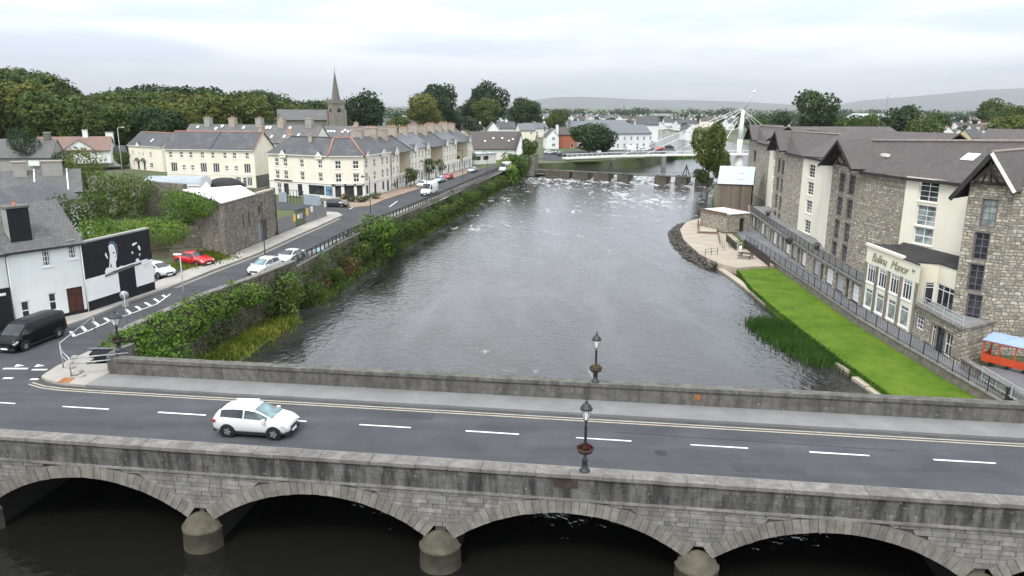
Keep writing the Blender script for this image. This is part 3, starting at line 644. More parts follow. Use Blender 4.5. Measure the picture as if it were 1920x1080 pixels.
row('coping_stone', -34, 34, VF - .12, -5.5, .93, 1.1, 1.35, M['coping'], .02)
mb = MB(); mb.box(2.78, 3.82, VF - .03, VF + .02, .42, .78); d = mb.build('drain_recess', M['dark_timber'], br)
# far parapet, seen from the road side
mb = MB(); mb.box(-26.3, 60, 5.22, 5.55, -.1, 1.0); mb.build('parapet_core', M['mortar'], br)
row('parapet_stone', -26.3, 34, 5.14, 5.6, -.05, .5, 1.5, M['far_parapet'], .006, gap=.004)
row('parapet_stone', -26.3, 34, 5.14, 5.6, .505, .98, 1.3, M['far_parapet'], .006, gap=.004)
row('coping_stone', -26.3, 34, 5.04, 5.7, .985, 1.2, 1.8, M['far_parapet'], .012, gap=.006)
mb = MB(); mb.box(10.05, 10.4, 5.12, 5.2, .45, .8); o = mb.build('rust_patch', M['rust'], br); o['label'] = 'orange rusty stain on the far parapet'
# curved end pier of the parapet with a broken-down end
mb = MB(); pts = []
for i in range(9):
    a = math.pi * (.5 + .5 * i / 8); pts.append((-26.3 + 1.6 * math.cos(a), 6.9 + 1.7 * math.sin(a)))
cv = [(-26.3, 5.2), (-27.2, 5.5), (-27.7, 6.3), (-27.9, 7.4), (-27.7, 8.6)]
for (a, b) in zip(cv[:-1], cv[1:]):
    d = (Vector(b) - Vector(a)).normalized(); n = Vector((-d.y, d.x)) * -.45
    mb.prism(ccw([a, b, (b[0] + n.x, b[1] + n.y), (a[0] + n.x, a[1] + n.y)]), -.05, 1.05)
mb.build('end_wall', M['far_parapet'], br)
# loose stones where the end of the wall has come down
for i, (x, y, s) in enumerate([(143, 702, .28), (150, 697, .22), (135, 690, .2), (140, 672, .25), (133, 680, .18), (152, 706, .15), (158, 704, .13)]):
    p = gz(x, y, .12); mb = MB(); n = 7
    pr = [(s * (.75 + .3 * random.random()), 0), (s, s * .35), (s * .7, s * .75), (0, s * .9)]
    mb.lathe(pr, 7, sm=False); o = mb.build('fallen_stone', M['pale_stone'] if 'pale_stone' in M else M['coping'], None, p, (0, 0, random.random() * 6)); o.scale = (random.uniform(.8, 1.4), 1, 1)
    tag(o, ['large', 'squat', 'rounded', 'pale', 'angular', 'small', 'tiny'][i] + ' fallen stone ' + ['in front of the broken wall end', 'leaning on the broken wall end', 'behind the barrier foot', 'at the back by the curved wall', 'between the barrier posts', 'right of the broken wall end', 'rightmost at the foot of the parapet'][i], 'stone', 'fallen stones at the end of the parapet')
# ---- cast-iron lamps
def lamp(name, label, p, h, basket=None, group=None, mat='iron', wide=1.0, plain=False):
    t = thing(name, label, 'street lamp', p, BA, group); w_ = wide
    mb = MB(); mb.lathe([(.24, 0), (.24, .07), (.15, .12), (.12, .5), (.15, .55), (.075, .62), (.06, h * .62), (.085, h * .63), (.045, h * .66), (.04, h - .95), (.09, h - .92), (.05, h - .86)], 12); mb.build('post', M[mat], t)
    mb = MB(); mb.lathe([(.1 * w_, h - .86), (.235 * w_, h - .36)], 6, sm=False); g = mb.build('lantern', M['lantern_glass'], t)
    mb = MB()
    for i in range(6):
        a = math.pi / 3 * i; mb.tube((.1 * w_ * math.cos(a), .1 * w_ * math.sin(a), h - .87), (.24 * w_ * math.cos(a), .24 * w_ * math.sin(a), h - .35), .016, n=4)
    mb.build('lantern_frame', M[mat], g)
    mb = MB(); mb.lathe([(.28 * w_, h - .37), (.27 * w_, h - .3), (.17 * w_, h - .14), (.06, h - .06), (.07, h), (.03, h + .04), (.02, h + .16), (0, h + .22)], 10, sm=False); mb.build('lantern_cap', M[mat], t)
    if basket:
        zb = basket[0]; mb = MB(); mb.lathe([(.09, -.28), (.32, -.16), (.4, .02), (.36, .05)], 12, (0, 0, zb)); mb.build('flower_basket', M['dark_timber'], t)
        c, n_ = lobes_leaves([(0, 0, zb + .02, .3, .24)], 260, .15, .1); link('flowers', quads(c, n_, rng.uniform(.06, .13, len(c)), M[basket[1]], 'flowers'), t)['kind'] = 'stuff'
    return t
lamp('street_lamp', 'black cast-iron lamp with red flower basket on the near parapet', B(4.1, -5.85, 1.1), 3.35, (1.1, 'flower_red'), 'cast-iron lamps on the bridge', 'green_iron')
p = gz(1115, 721, 1.2); lamp('street_lamp', 'black cast-iron lamp with withered flower basket on the far parapet', B(4.3, 5.35, 1.2), 2.95, (.85, 'flower_pale'), 'cast-iron lamps on the bridge')
lamp('street_lamp', 'black lamp with wide open lantern beside the hedge at the bridge end', (-26.1, 47.6, 1.1), 2.65, (.75, 'flower_red'), 'cast-iron lamps on the bridge', 'green_iron', 1.6)
# ================================================================ building kit
def auto_uv(me):
    uv = me.uv_layers.new(name='UVMap')
    for p in me.polygons:
        n = p.normal; u_ = Vector((0, 0, 1)).cross(n)
        u_ = u_.normalized() if u_.length > .05 else Vector((1, 0, 0)); v_ = n.cross(u_)
        for li in p.loop_indices:
            co = me.vertices[me.loops[li].vertex_index].co; uv.data[li].uv = (co.dot(u_), co.dot(v_))
WIN = {}
def winmesh(w_, h, kind, fm, gm):
    key = (round(w_, 2), round(h, 2), kind, fm, gm)
    if key in WIN: return WIN[key]
    f = MB(); b = min(.1, w_ * .14); t = .06
    f.box(0, b, -t, 0, 0, h); f.box(w_ - b, w_, -t, 0, 0, h); f.box(b, w_ - b, -t, 0, 0, b); f.box(b, w_ - b, -t, 0, h - b, h)
    k = kind.split(':'); bar = .05
    def vbar(x, z0=b, z1=None, q=bar): f.box(x - q / 2, x + q / 2, -t * .8, 0, z0, (h - b) if z1 is None else z1)
    def hbar(z, x0=b, x1=None, q=bar): f.box(x0, (w_ - b) if x1 is None else x1, -t * .75, 0, z - q / 2, z + q / 2)
    if k[0] == 'sash': hbar(h / 2, q=.08)
    elif k[0] == 'sash2': hbar(h / 2, q=.13); vbar(w_ / 2, q=.08)
    elif k[0] == 'grid':
        for i in range(1, int(k[1])): vbar(w_ * i / int(k[1]))
        for i in range(1, int(k[2])): hbar(h * i / int(k[2]))
    elif k[0] == 'top': hbar(h * .78, q=.08); [vbar(w_ * i / int(k[1]), q=.06) for i in range(1, int(k[1]))]
    elif k[0] == 'topgrid':
        hbar(h * .78, q=.08); hbar(h * .89, q=.05); [vbar(w_ * i / int(k[1]), q=.07) for i in range(1, int(k[1]))]
    elif k[0] == 'french': [vbar(w_ * i / 3, q=.09) for i in (1, 2)]
    elif k[0] == 'door': hbar(h * .78, q=.08); vbar(w_ * .5, b, h * .78, .04)
    fmsh = f.mesh(M[fm], 'window'); pnl = MB()
    pnl.poly([(b * .5, -.015, b * .5), (w_ - b * .5, -.015, b * .5), (w_ - b * .5, -.015, h - b * .5), (b * .5, -.015, h - b * .5)])
    WIN[key] = (fmsh, pnl.mesh(M[gm], 'pane')); return WIN[key]
def put_window(parent, o, d, s, z, w_, h, kind, fm='upvc', gm='glass', depth=.14, sill=None, name=None, head=None):
    n = (d[1], -d[0]); fmsh, pm = winmesh(w_, h, kind, fm, gm); a = math.atan2(d[1], d[0])
    loc = (o[0] + d[0] * s - n[0] * depth, o[1] + d[1] * s - n[1] * depth, z)
    nm = name or ('door' if kind == 'door' else 'shop_window' if kind.startswith('shop') else 'window')
    x = link(nm, fmsh, parent, loc, (0, 0, a)); link('pane', pm, x)
    if sill:
        mb = MB(); mb.box(-.1, w_ + .1, -depth - .07, 0, -.1, -.002); mb.build('sill', M[sill], x)
    if head:
        mb = MB(); mb.box(-.15, w_ + .15, -depth - .1, -depth + .02, h + .18, h + .32); mb.build('hood', M[head], x)
    return x
def face(mb, o, d, L, z0, z1, ops, depth=.14, gable=None):
    """upright wall from o along d with real openings and reveals; outward is to the right of d"""
    n = (d[1], -d[0]); P = lambda s, z, q=0: (o[0] + d[0] * s - n[0] * q, o[1] + d[1] * s - n[1] * q, z)
    xs = sorted({0, L} | {min(max(v, 0), L) for p in ops for v in p[:2]}); zs = sorted({z0, z1} | {min(max(v, z0), z1) for p in ops for v in p[2:4]})
    for a, b in zip(xs[:-1], xs[1:]):
        for c_, e in zip(zs[:-1], zs[1:]):
            mx_, mz = (a + b) / 2, (c_ + e) / 2
            if any(p[0] < mx_ < p[1] and p[2] < mz < p[3] for p in ops): continue
            mb.poly([P(a, c_), P(b, c_), P(b, e), P(a, e)])
    for p in ops:
        a, b, c_, e = p[:4]
        mb.poly([P(a, c_), P(a, c_, depth), P(a, e, depth), P(a, e)]); mb.poly([P(b, c_), P(b, e), P(b, e, depth), P(b, c_, depth)])
        mb.poly([P(a, e), P(a, e, depth), P(b, e, depth), P(b, e)]); mb.poly([P(a, c_), P(b, c_), P(b, c_, depth), P(a, c_, depth)])
    if gable: mb.poly([P(0, z1), P(L, z1), P(L * gable[0], gable[1])])
def slab(mb, q, t=.14):                       # roof plane with thickness, q = 4 (or 3) points seen from outside counter-clockwise
    q = [Vector(p) for p in q]; nn = (q[1] - q[0]).cross(q[-1] - q[0]).normalized() * t; n = len(q)
    mb.poly(q); mb.poly([p - nn for p in reversed(q)])
    for i in range(n): a, b = q[i], q[(i + 1) % n]; mb.poly([a, a - nn, b - nn, b])
def roofpart(parent, planes, mat, name='roof', t=.14):
    mb = MB(); [slab(mb, q, t) for q in planes]; me = mb.mesh(M[mat], name); auto_uv(me); return link(name, me, parent)
def ridge(parent, a, b, mat='terracotta', r=.13):
    mb = MB(); mb.tube(a, b, r, n=6); return mb.build('ridge_tiles', M[mat], parent)
def chimney(parent, x, y, w_, d, z0, z1, mat='chimney', pots=2, cap='chimney'):
    mb = MB(); mb.box(x - w_ / 2, x + w_ / 2, y - d / 2, y + d / 2, z0, z1); c = mb.build('chimney', M[mat], parent)
    mb = MB(); mb.box(x - w_ / 2 - .1, x + w_ / 2 + .1, y - d / 2 - .1, y + d / 2 + .1, z1, z1 + .16); mb.build('chimney_cap', M[cap], c)
    for i in range(pots):
        k = (i + .5) / pots - .5; px, py = (x + k * w_ * .8, y) if w_ >= d else (x, y + k * d * .8)
        mb = MB(); mb.lathe([(.13, 0), (.15, .08), (.11, .12), (.1, .42), (.13, .46)], 8, (px, py, z1 + .16)); mb.build('chimney_pot', M['terracotta'], c)
    return c
def skylight(parent, p, ax, up, w_=.8, h=1.1):
    ax, up = Vector(ax).normalized(), Vector(up).normalized(); n = ax.cross(up); p = Vector(p) + n * .06
    mb = MB(); c = [p, p + ax * w_, p + ax * w_ + up * h, p + up * h]; mb.hexa([q - n * .05 for q in c] + [q + n * .03 for q in c]); o = mb.build('roof_window', M['upvc'], parent)
    i = .07; c = [p + ax * i + up * i, p + ax * (w_ - i) + up * i, p + ax * (w_ - i) + up * (h - i), p + ax * i + up * (h - i)]; m2 = MB(); m2.poly([q + n * .045 for q in c]); m2.build('pane', M['lantern_glass'], o)
def gable_house(name, label, A, ang, L, D, h, rise, wall='white_wall', roof='slate', z0=0, ops=None, over=.35, along='x', cat='house', group=None, ridge_mat=None, chim=(), gutter=True, fm='upvc', sill='white', plinth=None, hip=False, barge=None, gm='glass'):
    """ops: side letter -> list of (s0, width, z, height, kind); sides f r b l. along: ridge direction"""
    t = thing(name, label, cat, (A[0], A[1], z0), ang, group); ops = ops or {}
    S = {'f': ((0, 0), (1, 0), L), 'r': ((L, 0), (0, 1), D), 'b': ((L, D), (-1, 0), L), 'l': ((0, D), (0, -1), D)}
    mb = MB()
    for k, (o, d, ln) in S.items():
        op = [(s, s + w_, z, z + hh) for (s, w_, z, hh, *_) in ops.get(k, [])]
        gb = (.5, h + rise) if (not hip and ((along == 'x' and k in 'rl') or (along == 'y' and k in 'fb'))) else None
        face(mb, o, d, ln, -.3, h, op, gable=gb)
        for (s, w_, z, hh, kind, *rest) in ops.get(k, []): put_window(t, o, d, s, z, w_, hh, kind, rest[0] if rest else fm, rest[1] if len(rest) > 1 else gm, sill=None if kind in ('door',) or kind.startswith('shop') else sill)
    mb.build('wall', M[wall], t)
    if plinth:
        mb = MB(); mb.box(-.03, L + .03, -.035, D + .03, -.2, plinth[0]); mb.build('plinth', M[plinth[1]], t)
    e = over; w2 = (D if along == 'x' else L) / 2; sl = rise / w2; ze = h - e * sl; zr = h + rise
    g = e * .7
    if hip:
        k = min(w2, L * .45); planes = [[(-e, -e, ze), (L + e, -e, ze), (L - k, D / 2, zr), (k, D / 2, zr)], [(L + e, D + e, ze), (-e, D + e, ze), (k, D / 2, zr), (L - k, D / 2, zr)], [(L + e, -e, ze), (L + e, D + e, ze), (L - k, D / 2, zr)], [(-e, D + e, ze), (-e, -e, ze), (k, D / 2, zr)]]
        ra, rb = (k, D / 2, zr), (L - k, D / 2, zr)
    elif along == 'x':
        planes = [[(-g, -e, ze), (L + g, -e, ze), (L + g, D / 2, zr), (-g, D / 2, zr)], [(L + g, D + e, ze), (-g, D + e, ze), (-g, D / 2, zr), (L + g, D / 2, zr)]]; ra, rb = (-g, D / 2, zr), (L + g, D / 2, zr)
    else:
        planes = [[(-e, D + g, ze), (-e, -g, ze), (L / 2, -g, zr), (L / 2, D + g, zr)], [(L + e, -g, ze), (L + e, D + g, ze), (L / 2, D + g, zr), (L / 2, -g, zr)]]; ra, rb = (L / 2, -g, zr), (L / 2, D + g, zr)
    planes = [[(x, y, z + .12) for x, y, z in q] for q in planes]
    r = roofpart(t, planes, roof)
    if ridge_mat: ridge(r, (ra[0], ra[1], ra[2] + .13), (rb[0], rb[1], rb[2] + .13), ridge_mat)
    if gutter and along == 'x':
        mb = MB(); mb.beam((-g, -e - .06, ze + .02), (L + g, -e - .06, ze + .02), .12, .12); mb.build('gutter', M[barge or 'iron'], t)
    for (x, y, cw, cdp, top, cm, pots) in chim:
        mb = chimney(r, x, y, cw, cdp, h - .2 + rise * .2, top, cm, pots)
    t['_r'] = 1; del t['_r']
    return t, r
def rubble(parent, o, d, L, z0, z1, ops=(), mat='rubble', smin=.35, smax=.8, hmin=.22, hmax=.42, single=0, gable=None, out=.05, name='rubble_stone'):
    """uneven stones set proud of a wall; the first `single` of them are objects of their own"""
    n = (d[1], -d[0]); jm = MB(); cnt = 0; z = z0
    top = (lambda s: z1) if not gable else (lambda s: z1 + (gable[1] - z1) * (1 - abs(s / L - gable[0]) / max(gable[0], 1 - gable[0])))
    zmax = z1 if not gable else gable[1]
    while z < zmax - .08:
        h = min(random.uniform(hmin, hmax), zmax - z); s = 0
        while s < L - .05:
            w_ = min(random.uniform(smin, smax), L - s); a, b = s + .015, s + w_ - .015; c_, e = z + .012, z + h - .012; s += w_
            if b - a < .06 or e > top((a + b) / 2) + .02: continue
            if any(a < p[1] + .02 and b > p[0] - .02 and c_ < p[3] + .02 and e > p[2] - .02 for p in ops):
                # trim against openings
                ok = False
                for p in ops:
                    if a < p[1] + .02 and b > p[0] - .02 and c_ < p[3] + .02 and e > p[2] - .02:
                        if a < p[0] - .1: b = p[0] - .02; ok = True
                        elif b > p[1] + .1: a = p[1] + .02; ok = True
                        else: ok = False; break
                if not ok or b - a < .06: continue
            q = out * random.uniform(.3, 1.0); j = lambda k=.035: random.uniform(-k, k)
            P = lambda s_, z_, q_: (o[0] + d[0] * s_ + n[0] * q_, o[1] + d[1] * s_ + n[1] * q_, z_)
            pts = [(a + abs(j()), c_ + abs(j())), (b - abs(j()), c_ + abs(j())), (b - abs(j()), e - abs(j())), (a + abs(j()), e - abs(j()))]
            ce = ((a + b) / 2, (c_ + e) / 2); ins = [(x + (ce[0] - x) * .16, y + (ce[1] - y) * .16) for x, y in pts]
            mm = MB() if cnt < single else jm
            dy_ = random.uniform(-.3, .3) * (e - c_); k = len(mm.v); out_ = []                       # cut corners, slanting edges
            for i in range(4):
                a_, b_ = pts[i], pts[(i + 1) % 4]; f0, f1 = random.uniform(.04, .3), random.uniform(.7, .97); out_ += [(a_[0] + (b_[0] - a_[0]) * f0, a_[1] + (b_[1] - a_[1]) * f0), (a_[0] + (b_[0] - a_[0]) * f1, a_[1] + (b_[1] - a_[1]) * f1)]
            out_ = [(x, min(max(y + dy_ * (.5 - (x - a) / (b - a)), z0), top((a + b) / 2) + .02)) for x, y in out_]; ins = [(x + (ce[0] - x) * .14, y + (ce[1] - y) * .14) for x, y in out_]
            mm.v += [P(x, y, -.01) for x, y in out_] + [P(x, y, q) for x, y in ins]; mm.f.append(tuple(k + 8 + i for i in range(8))); mm.sm.append(False)
            for i in range(8): mm.f.append((k + i, k + (i + 1) % 8, k + 8 + (i + 1) % 8, k + 8 + i)); mm.sm.append(False)
            if cnt < single: mm.build(name, M[mat], parent)
            cnt += 1
        z += h
    if jm.v: x = jm.build('rubble_facing', M[mat], parent); x['kind'] = 'stuff'
    return cnt
def railing(name, label, pts, z, h, mat='iron', step=2.0, bars=.0, rails=(1.0, .15), r=.03, group=None, br_=.012, sq=True):
    """posts, rails and uprights along a polyline; one thing"""
    t = thing(name, label, 'railing', (pts[0][0], pts[0][1], z), 0, group); o = Vector((pts[0][0], pts[0][1]))
    for a, b in zip(pts[:-1], pts[1:]):
        a, b = Vector((a[0], a[1])) - o, Vector((b[0], b[1])) - o; L = (b - a).length; d = (b - a) / L; n = max(1, round(L / step))
        for i in range(n + (1 if b == Vector((pts[-1][0], pts[-1][1])) - o else 0)):
            p = a + d * (L * i / n); mb = MB(); mb.beam((p.x, p.y, 0), (p.x, p.y, h * 1.04), r * 2, r * 2); mb.build('post', M[mat], t)
        for k in rails:
            mb = MB(); mb.beam((a.x, a.y, h * k), (b.x, b.y, h * k), r * 1.4, r * 1.4); mb.build('rail', M[mat], t)
        if bars:
            mb = MB(); m_ = int(L / bars)
            for i in range(m_): p = a + d * (bars * (i + .5)); mb.beam((p.x, p.y, h * .14), (p.x, p.y, h), br_ * 2, br_ * 2)
            x = mb.build('uprights', M[mat], t); x['kind'] = 'stuff'
    return t
# ================================================================ left bank: white house, mural wall, stone store, hoarding
def ang(a, b): return math.atan2(b[1] - a[1], b[0] - a[0])
A0, B0 = gz(32, 615), gz(166, 587)
wa = ang(A0, B0); L0 = (B0 - A0).length
def S_(sx): return sx
t, r = gable_house('house', 'white rendered two-storey house with huge black chimney by the junction', A0, wa, L0 + .1, 7.4, 6.05, 3.1, 'white_wall', 'slate_old', ops={
    'f': [(2.5, .62, 4.45, 1.6, 'grid:3:4'), (4.5, .6, 4.75, 1.55, 'grid:3:4'), (.5, .62, .45, 1.55, 'sash'), (2.55, .6, .8, 1.45, 'sash'), (3.95, 1.25, -.02, 2.4, 'door', 'door_dark', 'door_red')],
    'r': []}, over=.25, plinth=(.38, 'black'))
chimney(t, 1.45, 1.0, 1.5, .95, 5.9, 9.2, 'grey_render', 1, 'dark_render')
mb = MB(); mb.box(.68, 2.22, .51, .53, 6.35, 9.2); mb.box(2.2, 2.23, .53, 1.47, 6.35, 9.2); mb.build('chimney_black_face', M['black'], t)
for x in (-.02, L0 + .0):
    mb = MB(); mb.tube((x, -.09, .1), (x, -.09, 5.9), .045, n=6); mb.build('downpipe', M['white'], t)
# black-fronted pub next to it, cut by the picture edge
a = Vector((math.cos(wa), math.sin(wa))); Pp = A0.to_2d() - a * 7.2
t, r = gable_house('public_house', 'black-fronted building at the left picture edge beside the white house', Pp, wa, 7.1, 7.4, 6.0, 3.1, 'white_wall', 'slate_old', over=.25, cat='pub', ops={'f': [(1, .7, 4.4, 1.6, 'grid:3:4'), (4.5, .7, 4.4, 1.6, 'grid:3:4')]})
mb = MB(); mb.box(.03, 7.05, -.12, -.03, 0, 3.3); mb.build('shop_front', M['black'], t)
mb = MB(); mb.box(6.0, 6.75, -.14, -.125, 2.75, 2.95); mb.build('name_lettering', M['white'], t)
# mural wall: painted black with white panels and two pale heads
A1, B1 = gz(165, 587.5), gz(292, 545)
ma = ang(A1, B1); L1 = (B1 - A1).length
t = thing('mural_wall', 'black wall painted with two pale heads above white panels', 'mural', A1, ma)
mb = MB(); mb.box(.05, L1, 0, .45, -.2, 5.85); mb.build('wall', M['black'], t)
mb = MB(); mb.box(.02, L1 + .04, -.04, .5, 5.86, 6.0); mb.build('wall_cap', M['grey_render'], t)
mw = M['white']
def panel(name, pts, q=-.012, mat=mw):
    mb = MB(); n = len(pts); mb.poly([(x, q, z) for x, z in pts]); mb.poly([(x, -.001, z) for x, z in reversed(pts)])
    for i in range(n):
        a, b = pts[i], pts[(i + 1) % n]; mb.poly([(a[0], q, a[1]), (a[0], -.001, a[1]), (b[0], -.001, b[1]), (b[0], q, b[1])])
    o = mb.build(name, mat, t); return o
def mp(x, y): p = on(x, y, A1, B1); return ((p - A1).to_2d().length, p.z)
panel('white_panel', [(.12, .95), (3.85, .95), (3.85, 2.85), (.12, 2.85)])
panel('white_panel', [(5.9, .9), (8.25, .9), (8.25, 3.05), (5.9, 3.05)])
panel('white_band', [(2.4, 2.86), (5.95, 3.06), (7.6, 3.06), (7.6, 3.2), (6.6, 3.18), (6.5, 3.45), (6.2, 3.45), (6.1, 3.18), (4.6, 3.12), (4.3, 3.2), (3.9, 3.1), (3.5, 3.25), (3.1, 3.3), (2.6, 3.35), (2.4, 3.1)])
panel('lintel', [(2.35, 2.62), (6.7, 2.9), (6.7, 3.05), (2.35, 2.78)], -.09, M['dark_render'])
# pale head, left; shading patches
panel('painted_head', [mp(204, 508), mp(206, 480), mp(203, 462), mp(207, 457), mp(213, 459), mp(217, 470), mp(219, 484), mp(217, 492), mp(218, 505)], -.014)
panel('painted_hair', [mp(202, 462), mp(204, 455), mp(208, 451.5), mp(214, 453), mp(219, 459), mp(221, 468), mp(221, 478), mp(219, 486), mp(218.5, 470), mp(214, 459.5), mp(207, 458)], -.013, pmat('mural_blue', (.09, .11, .17), .7, .1, 2, 0))
panel('painted_ear', [mp(196.5, 478), mp(198, 473), mp(202, 482), mp(201.5, 486)], -.014)
for pts in ([(211.5, 473), (214.5, 472), (214.5, 475), (212, 476)], [(215, 481), (217, 480), (217, 483)], [(207, 492), (210, 500), (207, 502)]): panel('painted_shadow', [mp(*q) for q in pts], -.0165, M['black'])
for pts in ([(247, 460), (249, 456), (256, 454), (257, 456), (250, 461)], [(258, 463), (260, 459), (263, 464), (263, 470), (260, 468)], [(246, 472), (248, 471), (250, 475), (248, 476.5)], [(260, 476), (263, 475), (262, 481)]): panel('painted_highlight', [mp(*q) for q in pts], -.014)
for i in range(4): panel('painted_lettering', [(6.9 + .1 * i, 2.75 - i * .12), (7.95 - .12 * i, 2.78 - i * .12), (7.95 - .12 * i, 2.81 - i * .12), (6.9 + .1 * i, 2.78 - i * .12)], -.0145, M['grey_render'])
# stone store with a white flat roof
A2, B2 = gz(425, 482), gz(520, 441); sa = ang(A2, B2); L2 = (B2 - A2).length; D2 = 13.5
t = thing('stone_store', 'ruinous grey stone store with flat white roof beside the street', 'building', A2, sa)
H2 = 6.1
ops = [(9.3, 11.9, -.1, 2.7), (5.0, 5.3, 2.7, 4.2), (6.6, 6.95, 2.6, 4.3), (9.6, 10.3, 3.6, 4.6), (5.3, 5.55, .5, 1.3)]
_c2, _s2 = math.cos(-sa), math.sin(-sa)
def l2(p): d = Vector((p[0] - A2.x, p[1] - A2.y)); return Vector((d.x * _c2 - d.y * _s2, d.x * _s2 + d.y * _c2))
K0, K1, K2, K3 = Vector((0, 0)), Vector((L2, 0)), l2((-38.3, 103.2)), l2((-42.4, 96.4))
mb = MB(); face(mb, (0, 0), (1, 0), L2, -.3, H2, ops, .4)
for a, b in ((K1, K2), (K2, K3), (K3, K0)): L = (b - a).length; d = (b - a) / L; face(mb, tuple(a), tuple(d), L, -.3, H2, [])
mb.build('wall', M['old_bed'], t)
rubble(t, (0, 0), (1, 0), L2, 0, H2, ops, 'old_stone', .25, .65, .18, .36, 240, out=.06)
L = (K0 - K3).length; d = (K0 - K3) / L; rubble(t, tuple(K3), tuple(d), L, 0, H2, (), 'old_stone', .25, .7, .18, .36, 0, out=.07)
for (a, b, c_, e) in ops[1:]:
    mb = MB(); mb.box(a, b, .4, .45, c_, e); mb.build('slit_window', M['felt'], t)
mb = MB(); mb.box(9.3, 10.6, .3, .38, -.1, 2.7); mb.build('door', M['zinc'], t); mb = MB(); mb.box(10.6, 11.9, .34, .4, -.1, 2.7); mb.build('door', M['dark_render'], t)
Q0, Q1, Q2, Q3 = K0 + Vector((.15, .1)), Vector((9.4, .1)), K2.lerp(K1, .2), K3 + Vector((.3, 0))
for i in range(6):
    f0, f1 = i / 6 + .004, (i + 1) / 6 - .004; a, b, c_, e = Q0.lerp(Q3, f0), Q1.lerp(Q2, f0), Q1.lerp(Q2, f1), Q0.lerp(Q3, f1)
    mb = MB(); mb.hexa([(p.x, p.y, H2 + .06 + .2 * f) for p, f in ((a, f0), (b, f0), (c_, f1), (e, f1))] + [(p.x, p.y, H2 + .13 + .2 * f) for p, f in ((a, f0), (b, f0), (c_, f1), (e, f1))]); mb.build('roof_sheet', M['white_roof'], t)
mb = MB(); mb.box(-.05, 9.8, -.1, .45, H2 + .0, H2 + .055); mb.build('roof_edge', M['dark_render'], t)
mb = MB(); mb.box(9.9, L2 + .1, -.06, .5, H2 + .0, H2 + .22); mb.build('wall_head', M['pale_head'], t)
# ruined yard walls behind, some with ivy
def stone_wall(name, label, a, b, h, th=.5, single=0, z=0, mat='old_stone', cap=None, faces=(1,)):
    an = ang(a, b); L = math.hypot(b[0] - a[0], b[1] - a[1]); t = thing(name, label, 'wall', (a[0], a[1], z), an)
    mb = MB(); mb.box(0, L, 0, th, -.3, h); mb.build('wall', M['old_bed'], t)
    if 1 in faces: rubble(t, (0, 0), (1, 0), L, 0, h, (), mat, .3, .75, .2, .4, single)
    if 2 in faces: rubble(t, (L, th), (-1, 0), L, 0, h, (), mat, .3, .75, .2, .4, 0)
    if cap: mb = MB(); mb.box(-.05, L + .05, -.08, th + .08, h + .0, h + .14); mb.build('wall_cap', M[cap], t)
    return t
stone_wall('yard_wall', 'tall ruined stone gable wall behind the stone store', gz(250, 338, 5.2).to_2d(), gz(345, 345, 5.2).to_2d(), 5.2)
stone_wall('yard_wall', 'long ivy-grown yard wall with pale coping behind the mural', gz(160, 331, 5.0).to_2d(), gz(250, 336, 5.0).to_2d(), 5.0, cap='grey_render')
stone_wall('garden_wall', 'low rough stone wall at the back of the car yard', (-44.5, 88), (-38, 91.5), 2.6)
# hoarding round the building yard: sheets, gate and notices
A3, B3 = gz(522, 440), gz(613, 405); ha_ = ang(A3, B3); L3 = (B3 - A3).length
t = thing('hoarding', 'grey sheet hoarding with barred gate and yellow notices along the pavement', 'fence', A3, ha_)
for i, (a, b) in enumerate([(0, 2.0), (2.0, 4), (4, 5.9), (9.6, 11.5), (11.5, 13.5), (13.5, 15.8), (15.8, L3)]):
    mb = MB(); mb.box(a + .02, b - .02, 0, .05, 0, 2.1); mb.build('sheet', M['zinc_dark'] if 'zinc_dark' in M else M['hoard'], t)
for i in range(13):
    x = 6.0 + i * .29; mb = MB(); mb.box(x, x + .04, 0, .05, .1, 2.5); mb.build('gate_bar', M['iron'], t)
for z in (.15, 1.3, 2.4): mb = MB(); mb.box(5.92, 9.55, .05, .09, z, z + .07); mb.build('gate_rail', M['iron'], t)
for (x, z, w_, h, mt) in [(5.1, 1.0, .8, 1.0, 'sign_yellow'), (6.6, 1.2, .7, .6, 'white'), (7.6, 1.1, .7, .7, 'sheet_metal'), (9.8, 1.2, .8, 1.0, 'sign_yellow'), (11.6, 1.5, .8, .8, 'white'), (17.1, 1.5, .8, .9, 'white')]:
    mb = MB(); mb.box(x, x + w_, -.04, -.01, z, z + h); mb.build('notice', M[mt], t)
# back fence of the yard: pale blue sheets and a gate
a, b = gz(523, 378), gz(612, 388); t = thing('yard_fence', 'pale blue sheet fence with open frame behind the hoarding yard', 'fence', a, ang(a, b)); Lf = (b - a).length
for (x0, x1) in ((0, 2.2), (Lf - 5.8, Lf - 4), (Lf - 4, Lf - 1.5)): mb = MB(); mb.box(x0, x1 - .03, 0, .05, 0, 1.8); mb.build('sheet', M['zinc_pale'], t)
for i in range(6): x = 2.3 + i * (Lf - 8.2) / 5; mb = MB(); mb.box(x, x + .07, 0, .07, 0, 2.4); mb.build('post', M['iron'], t)
for z in (1.1, 2.3): mb = MB(); mb.box(2.2, Lf - 5.8, .02, .06, z, z + .06); mb.build('rail', M['iron'], t)
